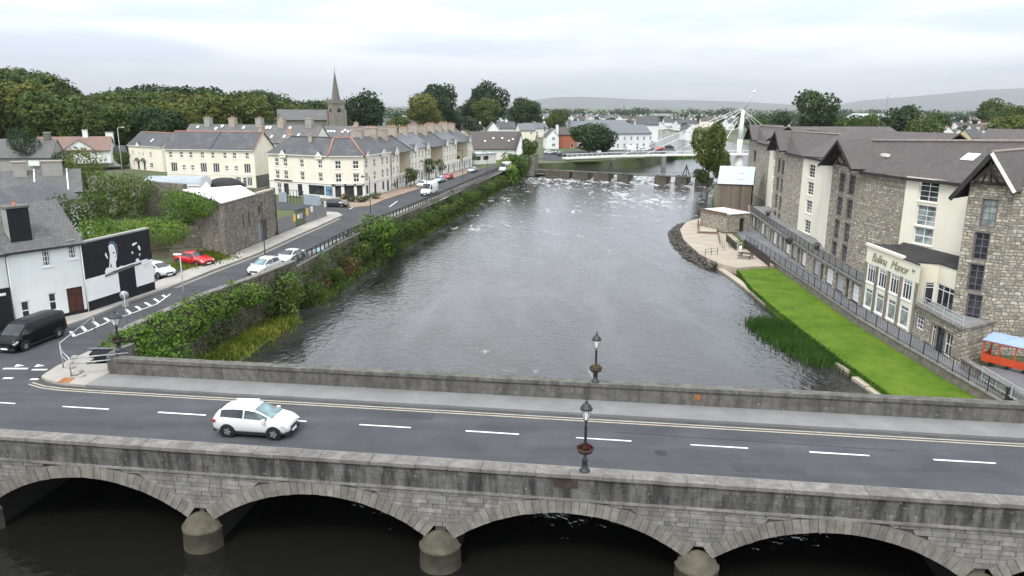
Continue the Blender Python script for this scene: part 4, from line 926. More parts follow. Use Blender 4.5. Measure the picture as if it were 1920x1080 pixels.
# ---------------------------------------------------------------- corner building
A4, B4 = gz(507, 363), gz(620, 372); C4 = gz(684, 371); D4 = Vector((-25.2, 156.5, 0))
t = thing('corner_building', 'large cream three-storey corner building with shopfronts and slate roof', 'building', A4, 0)
H4 = 7.75
pl = [(p - A4).to_2d() for p in (A4, B4, C4, D4)]
def seg(i): a, b = pl[i], pl[i + 1]; L = (b - a).length; return (a.x, a.y), ((b.x - a.x) / L, (b.y - a.y) / L), L
mb = MB(); gr = MB()
fronts = []
o, d, L = seg(0); k = L / 113.0
def W0(px): p = on(px, 330, A4, B4); return (p - A4).to_2d().length
cols = [520.5, 536.5, 567, 601]
ops = []
for cx in cols:
    s = W0(cx)
    for z, h in ((5.55, 1.5), (3.1, 1.55)): ops.append((s - .5, s + .5, z, z + h, 'sash2'))
gnd = [(W0(519), W0(526), .3, 2.2, 'sash2'), (W0(531), W0(540), 0, 2.25, 'door'), (W0(557), W0(565.5), 0, 2.3, 'door'), (W0(577.5), W0(607), .5, 2.3, 'shop')]
fronts.append((o, d, L, ops + gnd))
o, d, L = seg(1); ops = []
for s in (1.65, 4.9):
    for z, h in ((5.5, 1.5), (3.0, 1.55)): ops.append((s - .55, s + .55, z, z + h, 'sash2'))
ops += [(.9, 2.0, .2, 2.3, 'shop'), (2.6, 4.4, 0, 2.35, 'door'), (4.9, 6.0, .4, 2.3, 'shop')]
fronts.append((o, d, L, ops))
o, d, L = seg(2); ops = []
for s in (1.4, 5.4, 9.6, 12.2):
    for z, h in ((5.5, 1.5), (3.0, 1.55)): ops.append((s - .55, s + .55, z, z + h, 'sash2'))
    ops.append((s - .55, s + .55, .1 if s in (5.4, 12.2) else .6, 2.25, 'door' if s in (5.4, 12.2) else 'shop'))
fronts.append((o, d, L, ops))
for o, d, L, ops in fronts:
    up = [(a, b, z, e) for a, b, z, e, k in ops if z > 2.6]; dn = [(a, b, z, e) for a, b, z, e, k in ops if z <= 2.6]
    face(mb, o, d, L, 2.65, H4, up); face(gr, o, d, L, -.3, 2.65, dn)
    for a, b, z, e, k in ops: put_window(t, o, d, a, z, b - a, e - z, k, 'upvc' if k == 'sash2' else 'door_red' if (k == 'door' and b - a > 1.5) else 'door_dark', 'glass', sill='offwhite' if k == 'sash2' else None, head='offwhite' if (k == 'sash2' and z < 4) else None)
    m2 = MB(); n = (d[1], -d[0]); m2.beam((o[0] + n[0] * .06, o[1] + n[1] * .06, 2.72), (o[0] + d[0] * L + n[0] * .06, o[1] + d[1] * L + n[1] * .06, 2.72), .14, .12); m2.build('string_course', M['offwhite'], t)
DD = 8.5
def inw(p, q, r, dd): # inward offset at a corner
    a = (q - p).normalized(); b = (r - q).normalized(); n1 = Vector((-a.y, a.x)); n2 = Vector((-b.y, b.x)); m_ = (n1 + n2).normalized(); return q + m_ * (dd / max(.3, m_.dot(n1)))
n0 = (pl[1] - pl[0]).normalized(); n3 = (pl[3] - pl[2]).normalized()
q0 = pl[0] + Vector((-n0.y, n0.x)) * DD; q1 = inw(pl[0], pl[1], pl[2], DD); q2 = inw(pl[1], pl[2], pl[3], DD); q3 = pl[3] + Vector((-n3.y, n3.x)) * DD
q1 = q2 = (q1 + q2) / 2
def wallseg(mb, a, b, z0, z1): L = (b - a).length; face(mb, (a.x, a.y), ((b.x - a.x) / L, (b.y - a.y) / L), L, z0, z1, [])
wallseg(mb, q0, pl[0], -.3, H4); wallseg(mb, pl[3], q3, -.3, H4); wallseg(mb, q3, q2, -.3, H4); wallseg(mb, q2, q0, -.3, H4)
mb.build('wall', M['cream'], t); gr.build('shopfront_wall', M['offwhite'], t)
# roof
RZ = H4 + 3.1
def mid(a, b): return (a + b) / 2
e0 = Vector((-n0.y, n0.x)) * -.35
r0, r3 = mid(pl[0], q0) + n0 * 2.2, mid(pl[3], q3); r1 = mid(pl[1], q1); r2 = mid(pl[2], q2)
v3 = lambda p, z: (p.x, p.y, z)
def outp(i):
    if i == 0: return pl[0] + e0 - n0 * .3
    if i == 3: return pl[3] + Vector((n3.y, -n3.x)) * .35
    return inw(pl[i - 1], pl[i], pl[i + 1], -.35)
oo = [outp(i) for i in range(4)]; ze = H4 - .1
planes = [[v3(oo[0], ze), v3(oo[1], ze), v3(r1, RZ), v3(r0, RZ)], [v3(oo[1], ze), v3(oo[2], ze), v3(r2, RZ), v3(r1, RZ)], [v3(oo[2], ze), v3(oo[3], ze), v3(r3, RZ), v3(r2, RZ)],
          [v3(q0, ze), v3(oo[0], ze), v3(r0, RZ)], [v3(q2, ze), v3(q0, ze), v3(r0, RZ), v3(r1, RZ)], [v3(q3, ze), v3(q2, ze), v3(r2, RZ), v3(r3, RZ)]]
planes = [[(x, y, z + .2) for x, y, z in q] for q in planes]
r = roofpart(t, planes, 'slate')
for a, b in ((oo[1], r1), (oo[2], r2)): ridge(r, v3(a, ze + .28), v3(b, RZ + .28))
ridge(r, v3(r1, RZ + .26), v3(r2, RZ + .26)); ridge(r, v3(r0, RZ + .26), v3(r1, RZ + .26), 'slate_ridge')
for o, d, L, ops in fronts:
    m2 = MB(); n = (d[1], -d[0]); m2.beam((o[0] + n[0] * .38, o[1] + n[1] * .38, ze + .16), (o[0] + d[0] * L + n[0] * .38, o[1] + d[1] * L + n[1] * .38, ze + .16), .12, .14); m2.build('gutter', M['offwhite'], t)
def gablet(parent, o, d, s, z, w_=1.5, h=.95, mat='cream', roof='slate'):
    n = (d[1], -d[0]); a = math.atan2(d[1], d[0]); e = thing_part('gablet', parent, (o[0] + d[0] * s + n[0] * .3, o[1] + d[1] * s + n[1] * .3, z), a)
    mb = MB(); mb.poly([(-w_ / 2, 0, 0), (w_ / 2, 0, 0), (0, 0, h)]); mb.poly([(-w_ / 2, 0, -.35), (w_ / 2, 0, -.35), (w_ / 2, 0, 0), (-w_ / 2, 0, 0)]); e.data = mb.mesh(M[mat], 'gablet')
    mb = MB(); mb.beam((-w_ / 2 - .15, -.04, -.1), (0, -.04, h + .05), .08, .16); mb.beam((w_ / 2 + .15, -.04, -.1), (0, -.04, h + .05), .08, .16); mb.build('bargeboard', M['white'], e)
    mb = MB(); slab(mb, [(-w_ / 2 - .15, -.05, -.05), (0, -.05, h + .12), (0, 2.2, h + .12), (-w_ / 2 - .15, .3, -.05)][::-1], .06); slab(mb, [(0, -.05, h + .12), (w_ / 2 + .15, -.05, -.05), (w_ / 2 + .15, .3, -.05), (0, 2.2, h + .12)][::-1], .06)
    me = mb.mesh(M[roof], 'gablet_roof'); auto_uv(me); link('gablet_roof', me, e)
def thing_part(name, parent, loc, rz):
    o = bpy.data.objects.new(name, bpy.data.meshes.new(name)); C.objects.link(o); o.parent = parent; o.location = loc; o.rotation_euler = (0, 0, rz); return o
o, d, L, ops = fronts[0]; gablet(t, o, d, W0(534), H4 - .15); gablet(t, o, d, W0(601), H4 - .15)
o, d, L, ops = fronts[2]; gablet(t, o, d, 1.6, H4 - .15); gablet(t, o, d, 9.8, H4 - .15, 3)
p = r0; chimney(r, p.x - .3, p.y + .6, 1.2, .8, H4 + 1, RZ + 1.1, 'chimney', 3)
p = mid(r0, r1); chimney(r, p.x, p.y - 1.2, .7, .6, H4 + 1, RZ + .7, 'chimney', 1)
p = mid(r2, r3); chimney(r, p.x, p.y, .9, 2.2, H4 + 1, RZ + 1.5, 'chimney', 4); 
# shop sign and picture panel
o, d, L = seg(1); n = (d[1], -d[0]); m2 = MB(); m2.beam((o[0] + d[0] * .3 + n[0] * .12, o[1] + d[1] * .3 + n[1] * .12, 2.5), (o[0] + d[0] * (L - .1) + n[0] * .12, o[1] + d[1] * (L - .1) + n[1] * .12, 2.5), .12, .36); m2.build('shop_fascia', M['door_dark'], t)
for s0, s1 in ((1.0, 2.6), (3.0, 4.4), (4.8, 6.0)): m2 = MB(); m2.beam((o[0] + d[0] * s0 + n[0] * .19, o[1] + d[1] * s0 + n[1] * .19, 2.52), (o[0] + d[0] * s1 + n[0] * .19, o[1] + d[1] * s1 + n[1] * .19, 2.52), .02, .14); m2.build('sign_lettering', M['white'], t)
o, d, L = seg(0); n = (d[1], -d[0]); s = W0(609.5); m2 = MB(); m2.beam((o[0] + d[0] * s + n[0] * .03, o[1] + d[1] * s + n[1] * .03, 1.4), (o[0] + d[0] * (s + 1.5) + n[0] * .03, o[1] + d[1] * (s + 1.5) + n[1] * .03, 1.4), .05, 1.8); m2.build('poster_panel', M['poster'], t)
s0, s1 = W0(515), W0(548); m2 = MB(); m2.beam((o[0] + d[0] * s0 + n[0] * .14, o[1] + d[1] * s0 + n[1] * .14, 2.86), (o[0] + d[0] * s1 + n[0] * .14, o[1] + d[1] * s1 + n[1] * .14, 2.86), .3, .14); m2.build('shop_cornice', M['door_dark'], t)
# ---------------------------------------------------------------- riverside terrace
A5, B5 = Vector((-25.0, 157.2, 0)), gz(885, 312); ta = ang(A5, B5); L5 = (B5 - A5).length; H5 = 7.6; D5 = 9.0
t = thing('riverside_terrace', 'long cream terrace with recessed upper bays facing the riverside street', 'building', A5, ta)
bays = [(0, 4.6), (11.8, 26.5), (37, 49.5), (61, L5)]; rec = [(4.6, 11.8), (26.5, 37), (49.5, 61)]
wm = MB(); gm_ = MB(); tm = MB()
RB_ = 3.2
ops = []; s = .8; k = 0
while s < L5 - 1.2:
    dr = k % 3 == 1; ops.append((s, s + .95, 0 if dr else .7, 2.2)); put_window(t, (0, 0), (1, 0), s, 0 if dr else .7, .95, 2.2 if dr else 1.5, 'door' if dr else 'sash', 'door_dark' if dr else 'upvc', 'glass'); s += 1.75 + .15 * (k % 2); k += 1
face(gm_, (0, 0), (1, 0), L5, -.3, 2.6, ops)
for a, b in bays:
    ops = []; n = max(2, int((b - a) / 2.3))
    for i in range(n):
        s = (b - a) * (i + .5) / n - .5
        for z in (3.15, 5.5): ops.append((s, s + 1.0, z, z + 1.55)); put_window(t, (a, 0), (1, 0), s, z, 1.0, 1.55, 'sash2', sill='offwhite')
    face(wm, (a, 0), (1, 0), b - a, 2.6, H5, ops); face(wm, (b, 0), (0, 1), RB_, 2.6, H5, []); face(wm, (a, RB_), (0, -1), RB_, 2.6, H5, [])
for a, b in rec:
    face(tm, (a, RB_), (1, 0), b - a, 2.6, H5, [(.8, 2.2, 2.7, 4.8), (.9, 2.1, 5.4, 6.9)]); put_window(t, (a, RB_), (1, 0), .8, 2.7, 1.4, 2.1, 'french', gm='curtain_glass'); put_window(t, (a, RB_), (1, 0), .9, 5.4, 1.2, 1.5, 'sash2')
    tm.poly([(a, 0, 2.6), (b, 0, 2.6), (b, RB_, 2.6), (a, RB_, 2.6)])
    m2 = MB(); m2.box(a, b, -.02, .2, 2.61, 3.0); m2.build('balcony_wall', M['cream'], t)
for m_, x in ((wm, 'cream'), (gm_, 'offwhite'), (tm, 'tan_wall')):
    if m_ is wm: face(m_, (L5, 0), (0, 1), D5, -.3, H5, [], gable=(.5, H5 + 3)); face(m_, (L5, D5), (-1, 0), L5, -.3, H5, []); face(m_, (0, D5), (0, -1), D5, -.3, H5, [], gable=(.5, H5 + 3))
    m_.build('wall', M[x], t)
m2 = MB(); m2.beam((0, -.05, 2.66), (L5, -.05, 2.66), .14, .14); m2.build('string_course', M['offwhite'], t)
zr = H5 + 3.0
cuts = [0, 12, 26.5, 40, 52, L5]
r = None
for i, (a, b) in enumerate(zip(cuts[:-1], cuts[1:])):
    dz = .25 * (i % 2)
    r = roofpart(t, [[(a, -.4, H5 - .15 + dz), (b, -.4, H5 - .15 + dz), (b, D5 / 2, zr + dz), (a, D5 / 2, zr + dz)], [(b, D5 + .4, H5 - .15 + dz), (a, D5 + .4, H5 - .15 + dz), (a, D5 / 2, zr + dz), (b, D5 / 2, zr + dz)]], 'slate_blue' if i % 2 else 'slate')
    ridge(r, (a, D5 / 2, zr + dz + .05), (b, D5 / 2, zr + dz + .05), 'terracotta_dull')
    chimney(r, a + .6, D5 / 2, 1.0, 2.4, H5 + 1.5, zr + 1.9, 'chimney', 4); chimney(r, (a + b) / 2, D5 / 2 - .4, .9, 2.0, H5 + 1.5, zr + 1.5, 'chimney', 3)
for s in (2.3, 14.5, 23.5, 39.5, 47, 62.5): gablet(t, (0, -.1), (1, 0), s, H5 - .1, 2.2, 1.1)
# ---------------------------------------------------------------- cream block with slate roofs behind the yard (two roofs) and a small house
A6, B6 = gz(316, 348), gz(481, 352); ca = ang(A6, B6); L6 = (B6 - A6).length; D6 = 9
def row_ops(px_, z, w_, h, kind):
    out = []
    for x in px_: p = on(x, 310, A6, B6); s = (p - A6).to_2d().length; out.append((s - w_ / 2, w_, z, h, kind))
    return out
x_ = lambda L: [230 + v / 6.353 for v in L]
fo = row_ops(x_([583, 712, 822, 960, 1083, 1226, 1340, 1490]), 6.0, .8, 1.35, 'sash2') + row_ops(x_([612, 962, 1112, 1482]), 3.0, 1.5, 2.0, 'french') + row_ops(x_([727, 832, 1236, 1350]), 3.4, .8, 1.1, 'sash2') + row_ops(x_([612, 675, 735, 855, 917, 980]), 1.0, .75, .95, 'sash') + row_ops(x_([1365, 1500]), .3, 1.2, 1.9, 'french') + row_ops(x_([1440]), 0, .9, 2.1, 'door')
hg = thing
t, r = gable_house('apartment_block', 'long cream three-storey block with tall french windows behind the barrel roof', A6, ca, L6, D6, 8.0, 3.3, 'cream', 'slate', cat='building', ops={'f': fo}, ridge_mat='terracotta', barge='offwhite', over=.35)
m2 = MB(); m2.box(-.03, L6 + .03, -.05, -.01, -.2, 2.55); 
m2 = MB(); m2.box(0, L6, -.05, -.012, 2.45, 2.6); m2.build('string_course', M['offwhite'], t)
m2 = MB(); m2.beam((L6 * .52, -.4, 7.95), (L6 * .52, D6 / 2, 11.5), .2, .16); m2.build('roof_verge', M['slate_ridge'], r)
ridge(r, (L6 + .25, -.35, 7.95), (L6 + .25, D6 / 2, 11.5))
for x in (L6 - .3, L6 + 3): pass
chimney(r, L6 - .6, D6 / 2 + .6, .9, 1.4, 9, 12.4, 'chimney', 2)
m2 = MB(); m2.box(L6 + .01, L6 + .04, .02, D6 - .02, -.2, 2.5); m2.build('gable_base', M['dark_render'], t)
a7, b7 = gz(245, 316), gz(304, 322)
t, r = gable_house('house', 'small cream end house with two hooded doors beside the lawn', a7, ang(a7, b7) + .02, (b7 - a7).length + .3, 8, 6.5, 3.2, 'cream', 'slate', ops={'f': [(1.6, .8, 3.7, 1.2, 'sash2'), (5.0, .6, 3.7, 1.0, 'sash2'), (6.8, .7, 3.5, 1.2, 'sash2'), (10.4, .9, 3.5, 1.3, 'sash2'), (1.6, .8, .9, 1.2, 'sash2'), (3.9, .9, 0, 2.1, 'door', 'door_dark'), (6.9, .9, 0, 2.1, 'door', 'door_dark'), (9.9, 1.6, .7, 1.3, 'sash2')]}, ridge_mat='terracotta', over=.3, barge='offwhite')
for s in (4.35, 7.35):
    m2 = MB(); m2.poly([(s - .9, -.5, 2.3), (s + .9, -.5, 2.3), (s, -.5, 3.0)]); slab(m2, [(s - 1, -.6, 2.25), (s, -.6, 3.1), (s, 0, 3.1), (s - 1, 0, 2.25)][::-1], .08); slab(m2, [(s, -.6, 3.1), (s + 1, -.6, 2.25), (s + 1, 0, 2.25), (s, 0, 3.1)][::-1], .08); m2.build('door_hood', M['dark_render'], t)
gablet(t, (0, 0), (1, 0), 5.3, 6.4, 1.2, .8)
skylight(r, (9.4, 1.0, 7.45), (1, 0, 0), (0, 4, 3.2))
# barrel-roofed shed and dark tent between block and stone walls
a8, b8 = gz(268, 347, 3.6), gz(372, 347, 3.6); t = thing('barrel_roof_shed', 'low shed with long curved grey metal roof behind the ruined walls', 'shed', (a8.x, a8.y, 0), ang(a8, b8)); L8 = (b8 - a8).length
mb = MB(); 
for i in range(12):
    t0, t1 = math.pi * i / 12, math.pi * (i + 1) / 12; f = lambda q: (3.4 - 3.4 * math.cos(q), 3.6 + 1.25 * math.sin(q))
    (y0, z0), (y1, z1_) = f(t0), f(t1); mb.poly([(0, y0, z0), (L8, y0, z0), (L8, y1, z1_), (0, y1, z1_)])
mb.build('roof', M['zinc_pale'], t); mb = MB(); mb.box(0, L8, .02, 6.75, -.1, 3.6)
for xx in (0, L8):
    pts = [(xx, 3.4 - 3.4 * math.cos(math.pi * i / 12), 3.6 + 1.25 * math.sin(math.pi * i / 12)) for i in range(13)]; mb.poly(pts if xx else pts[::-1])
mb.build('wall', M['white_roof'], t)
mb = MB(); mb.box(-.2, L8 + .2, -.15, -.01, 3.45, 3.65); mb.build('gutter', M['white'], t)
p = gz(421, 344, 3.0); t = thing('dome_tent', 'dark rounded canopy behind the white flat roof', 'canopy', (p.x, p.y, 0)); mb = MB(); mb.lathe([(3.4, 2.2), (3.3, 2.9), (2.6, 3.5), (1.5, 3.95), (0, 4.1)], 16); mb.build('canopy', M['felt'], t)
mb = MB(); [mb.tube((3.2 * math.cos(a), 3.2 * math.sin(a), 0), (3.3 * math.cos(a), 3.3 * math.sin(a), 2.4), .06, n=5) for a in (.4, 2, 3.6, 5.2)]; mb.build('frame', M['iron'], t)
p = gz(387, 347, 4.0); t = thing('peaked_tent', 'small white peaked canopy between barrel roof and dark canopy', 'canopy', (p.x, p.y, 0)); mb = MB(); mb.lathe([(2.0, 2.6), (1.9, 2.9), (.7, 3.7), (0, 4.6)], 4, sm=False); mb.build('canopy', M['white_roof'], t)
mb = MB(); [mb.tube((1.9 * math.cos(a), 1.9 * math.sin(a), 0), (1.9 * math.cos(a), 1.9 * math.sin(a), 2.7), .05, n=5) for a in (0, 1.57, 3.14, 4.71)]; mb.build('frame', M['white'], t)
# slate-roofed houses behind the white house
p = gz(-60, 372, 5.2)
t, r = gable_house('house', 'low house with big plain grey slate roof behind the white house', (-54.5, 79.5), R(97.7), 22.6, 9.6, 4.2, 2.9, 'white_wall', 'slate', ops={'f': [(8, 1, 2.0, 1.4, 'sash2'), (12, 1, 2.0, 1.4, 'sash2'), (15.8, 1.1, 1.9, 1.5, 'sash2'), (19.4, 1.1, 1.9, 1.5, 'sash2')]}, over=.4, barge='grey_post')
t, r = gable_house('house', 'terrace roof with square chimneys beyond the plain slate roof', (-85.3, 96.7), R(29), 26, 8, 4.8, 2.8, 'grey_render', 'slate_old', over=.3, chim=[(18.6, 3.4, 1.7, 1.2, 8.9, 'grey_render', 0), (22.6, 3.4, 2.6, 1.2, 8.9, 'grey_render', 0)])
for x in (13.5, 16, 20.3, 24.4): m2 = MB(); m2.beam((x, -.3, 4.8), (x, 4, 7.8), .18, .14); m2.build('roof_verge', M['offwhite'], r)
t, r = gable_house('house', 'old grey cottage with brownish slate roof at the left edge', gz(-40, 312, 2).to_2d(), R(8), 17, 8, 4.2, 4.2, 'grey_render', 'slate_old', ops={'r': [(2, .9, 1.6, 1.2, 'sash')]}, over=.3, chim=[(15, 4, 1.4, 1.2, 10, 'dark_render', 0)])
# bungalow with reddish roof and its garden wall
pb = gz(62, 300, 0); t, r = gable_house('bungalow', 'white bungalow with long brownish red tiled roof below the wood', at(68, 290, 196).to_2d(), R(20), 17, 9, 3.2, 3.2, 'white_wall', 'red_tile', z0=2.2, ops={'f': [(1.2, 1.6, .9, 1.3, 'sash2')]}, chim=[(11, 4.5, 1.2, .9, 8.2, 'white_wall', 0)], over=.4, fm='dark_timber')
q = at(86, 288, 194); t2, r2 = gable_house('porch', 'white gabled porch with dark doorway on the bungalow', q.to_2d(), R(20), 4.2, 3.2, 2.6, 1.5, 'white_wall', 'red_tile', z0=2.2, along='y', ops={'f': [(1.2, 1.8, 0, 2.1, 'door', 'door_dark')]}, over=.3, cat='porch')
q = at(116, 282, 198); t2, r2 = gable_house('house', 'white gable end of the bungalow wing with red roof', q.to_2d(), R(20), 8, 8, 3.0, 2.8, 'white_wall', 'red_tile', z0=2.2, along='y', ops={'f': []}, over=.4)
q = at(178, 292, 205); t2, r2 = gable_house('house', 'white walled outbuilding with plain white chimney by the trees', q.to_2d(), R(15), 7, 6, 3.0, 2.0, 'white_wall', 'slate', z0=1, over=.3, chim=[(3.5, 3, 1.8, 1.2, 8.6, 'white_wall', 0)])
stone = [(52, 297), (80, 295), (115, 297)]
for i, (x0, x1) in enumerate(((52, 72), (94, 118))):
    a, b = at(x0, 297, 188), at(x1, 298, 188); tt = thing('garden_wall', ['white garden wall left of the bungalow gateway', 'white garden wall right of the bungalow gateway'][i], 'wall', (a.x, a.y, a.z - 1.5), ang(a, b)); mb = MB(); mb.box(0, (b - a).length, 0, .3, -.3, .9); mb.build('wall', M['white_wall'], tt); mb = MB(); mb.box(-.05, (b - a).length + .05, -.06, .36, .9, 1.0); mb.build('wall_cap', M['offwhite'], tt)
# rear terrace with roof windows
a9, b9 = at(338, 260, 205), at(588, 262, 196); zt = 7.6
t, r = gable_house('rear_terrace', 'long slate-roofed terrace with many small roof windows behind the cream block', a9.to_2d(), ang(a9, b9), (b9 - a9).to_2d().length, 10, zt, 4.3, 'offwhite', 'slate_old', over=.3, cat='building', chim=[(x, 5, 1.7, 1.6, 13.6, 'chimney' if i % 2 else 'grey_render', 2) for i, x in enumerate((5.5, 13, 21, 27.5, 35.5))], ops={'f': [(3 + 2.6 * i, .8, 5.6, 1.2, 'sash2') for i in range(12)]})
for i, (x, y) in enumerate([(2.5, 3.6), (8.3, 3.2), (9.8, 3.9), (14.6, .8), (15.8, .8), (16.4, 3.6), (18, .9), (23.2, 3.7), (24.2, 3.7), (22.3, 1.2), (26, 1.1), (29.6, 1.2), (30, 3.6), (33.5, 1.6), (37, 1.0)]): skylight(r, (x, y, zt + .22 + .86 * y), (1, 0, 0), (0, 5, 4.3), .7, .95)
a9, b9 = at(600, 252, 222), at(716, 250, 222)
t, r = gable_house('rear_terrace', 'shorter slate terrace with white gable and small windows right of the long one', a9.to_2d(), ang(a9, b9), (b9 - a9).to_2d().length, 11, 7.5, 3.6, 'white_wall', 'slate_old', over=.3, cat='building', ops={'f': [(1.6, .7, 6.2, .9, 'sash'), (3, .7, 6.2, .9, 'sash'), (5, .7, 6.2, .9, 'sash'), (6.2, .7, 6.2, .9, 'sash')]}, chim=[(9.5, 5.5, 1.2, 1, 12, 'chimney', 2)])
for i, (x, y) in enumerate([(1.4, 2.6), (2.3, 2.6), (3.2, 2.6), (5.6, 2.4), (6.2, 3.2), (7.2, 2.6), (8.1, 3.2), (10.8, 2.8), (14.5, 3)]): skylight(r, (x, y, 7.72 + .655 * y), (1, 0, 0), (0, 5.5, 3.6), .6, .9)
t, r = gable_house('house', 'red-hipped slate roof tucked behind the corner building', (-43, 171), R(15), 9, 9, 7.2, 3.0, 'tan_wall', 'slate', over=.3, hip=True, ridge_mat='terracotta', chim=[(7.6, 4, 1.2, 2, 12.2, 'chimney', 2)])
# ---------------------------------------------------------------- church
cp = at(632, 235, 285)
t = thing('church', 'grey stone church with battlemented tower and tall spire above the roofs', 'church', (cp.x, cp.y, 0), R(38))
mb = MB(); mb.box(-2.3, 2.3, -2.3, 2.3, -.3, 17.8); tw = mb.build('tower', M['church'], t)
mb = MB()
for s in (-1, 1):
    for q in (-1, 1): mb.box(s * 2.3 - .45, s * 2.3 + .45, q * 2.3 - .45, q * 2.3 + .45, 0, 15.6)
mb.build('buttress', M['church'], tw)
mb = MB(); mb.box(-2.55, 2.55, -2.55, 2.55, 17.8, 18.2); mb.build('cornice', M['church'], tw)
for i in range(5):
    for s in (-1, 1):
        x = -2.1 + i * 1.05; mb = MB(); mb.box(x - .3, x + .3, s * 2.38 - .16, s * 2.38 + .16, 18.2, 18.8); mb.build('merlon', M['church'], tw); mb = MB(); mb.box(s * 2.38 - .16, s * 2.38 + .16, x - .3, x + .3, 18.2, 18.8); mb.build('merlon', M['church'], tw)
for s in (-1, 1):
    for q in (-1, 1): mb = MB(); mb.lathe([(.36, 18.2), (.36, 19.0), (.4, 19.1), (0, 20.3)], 6, (s * 2.25, q * 2.25, 0), sm=False); mb.build('pinnacle', M['church'], tw)
for (dx, dy) in ((0, -1), (-1, 0), (1, 0)):
    mb = MB(); mb.lathe([(.0, -.03), (.75, -.03), (.75, .03), (0, .03)], 16); o = mb.build('clock_face' if dy else 'belfry_opening', M['felt'], tw, (dx * 2.33, dy * 2.33, 15.4), (R(90) if dy else 0, R(90) if dx else 0, 0))
mb = MB(); mb.lathe([(1.75, 18.2), (1.55, 20), (.06, 29.3), (0, 29.6)], 8, sm=False); mb.build('spire', M['dark_render'], t)
mb = MB(); mb.tube((0, 0, 29.4), (0, 0, 30.6), .05, n=5); mb.beam((-.35, 0, 30.2), (.35, 0, 30.2), .07, .07); mb.build('cross', M['iron'], t)
na, nb = at(522, 228, 286), at(618, 226, 292)
t, r = gable_house('church_nave', 'long slate-roofed church nave left of the spire', na.to_2d(), ang(na, nb), (nb - na).to_2d().length, 11, 11.8, 3.6, 'church', 'slate_old', over=.3, cat='church', ops={'f': [(2 + 3.4 * i, .9, 7, 3, 'sash', 'church') for i in range(5)]})
t, r = gable_house('house', 'white house with steep dark gable left of the church', at(483, 235, 270).to_2d(), R(-30), 6, 7, 9.5, 3.0, 'white_wall', 'slate', along='y', over=.3)
# ================================================================ right bank: lawn, patio, quay
LZ, PZ = -3.5, -3.2
lawn = [(28.0, 44), (27.5, 60), (27.5, 76), (27.9, 86), (29.2, 95.5), (34.7, 97.2), (34.3, 87), (33.55, 71), (33.6, 61), (33.9, 53), (34.25, 44)]
mb = MB(); mb.prism(ccw(lawn), -6.4, LZ); structure('lawn', mb, M['lawn'])
patio = [(29.15, 95.6), (27.6, 98.5), (26.6, 105), (27.0, 117), (28.6, 127), (31.5, 135.5), (35.5, 141), (39, 141), (37.5, 130), (35.1, 112), (34.75, 97.4)]
mb = MB(); mb.prism(ccw(patio), -6.4, PZ); structure('patio', mb, M['patio'])
mb = MB(); pth = [(34.45, 40), (34.1, 60), (33.75, 71), (34.5, 87), (34.9, 98), (35.3, 112), (38.1, 130), (44.2, 135), (41, 115), (39.3, 96), (37.6, 75), (37.6, 57), (62, 53), (62, 40)]; mb.poly([(x, y, -3.0) for x, y in ccw(pth)]); structure('path', mb, M['hotel_path'])
# rocks along the patio edge
def rock_mesh(seed):
    rs = random.Random(seed); mb = MB(); n = 6; k = [rs.uniform(.75, 1.2) for _ in range(40)]; i = 0
    prof = [(.0, -.5), (.8, -.25), (1, .2), (.6, .6), (0, .75)]
    for j, (r_, z_) in enumerate(prof):
        for q in range(n): a = 6.283 * q / n; mb.v.append((r_ * k[i % 40] * math.cos(a), r_ * k[(i + 7) % 40] * math.sin(a), z_)); i += 1
    for j in range(4):
        for q in range(n): mb.f.append((j * n + q, j * n + (q + 1) % n, (j + 1) * n + (q + 1) % n, (j + 1) * n + q)); mb.sm.append(False)
    return mb
rmesh = [rock_mesh(s) for s in range(4)]
jm = MB()
edge = [(27.6, 98.5), (26.6, 105), (27.0, 117), (28.6, 127), (31.5, 135.5), (35.5, 141)]
for a, b in zip(edge[:-1], edge[1:]):
    L = math.dist(a, b)
    for i in range(int(L * 13)):
        f = random.random(); q = random.random(); s = random.uniform(.14, .38); d = ((b[0] - a[0]) / L, (b[1] - a[1]) / L); px = a[0] + d[0] * L * f - d[1] * q * 2.0 * 1; py = a[1] + d[1] * L * f + d[0] * q * 2.0; z = PZ - .15 - .75 * q
        src = random.choice(rmesh); k = len(jm.v); an = random.random() * 6.28
        jm.v += [(px + s * (x * math.cos(an) - y * math.sin(an)), py + s * (x * math.sin(an) + y * math.cos(an)), z + s * z_ * .8) for x, y, z_ in src.v]; jm.f += [tuple(k + w_ for w_ in f_) for f_ in src.f]; jm.sm += src.sm
o = jm.build('bank_rocks', M['rock']); o['kind'] = 'stuff'; tag(o, 'dark rocks heaped along the edge of the patio', 'rocks')
# pale stone slabs along the water's edge
def slabs(pts, z, label):
    for i, (a, b) in enumerate(zip(pts[:-1], pts[1:])):
        L = math.dist(a, b); n = max(1, round(L / 2.4))
        for k in range(n):
            p = (a[0] + (b[0] - a[0]) * k / n, a[1] + (b[1] - a[1]) * k / n); mb = MB(); mb.box(.02, L / n - .04, -.42, .42, -.5, random.uniform(-.03, .03)); o = mb.build('edging_slab', M['pale_timber'], slab_root, (p[0], p[1], z), (0, 0, ang(a, b)))
slab_root = thing('quay_edging', 'pale stone edging slabs along the water beside the lawn', 'kerb', (27, 50, -3.9)); slab_root.location = (0, 0, 0)
slabs([gz(1352, 503, -3.8).to_2d(), gz(1400, 537, -3.8).to_2d(), gz(1453, 579, -3.8).to_2d()], -3.78, '')
slabs([gz(1573, 680, -3.8).to_2d(), gz(1600, 696, -3.8).to_2d()], -3.78, ''); slabs([gz(1606, 707, -3.8).to_2d(), gz(1690, 765, -3.8).to_2d()], -3.78, '')
p = gz(1330, 497, -4); t = thing('river_steps', 'pale timber steps leading from the patio down to the water', 'steps', (p.x, p.y, -4), R(-62))
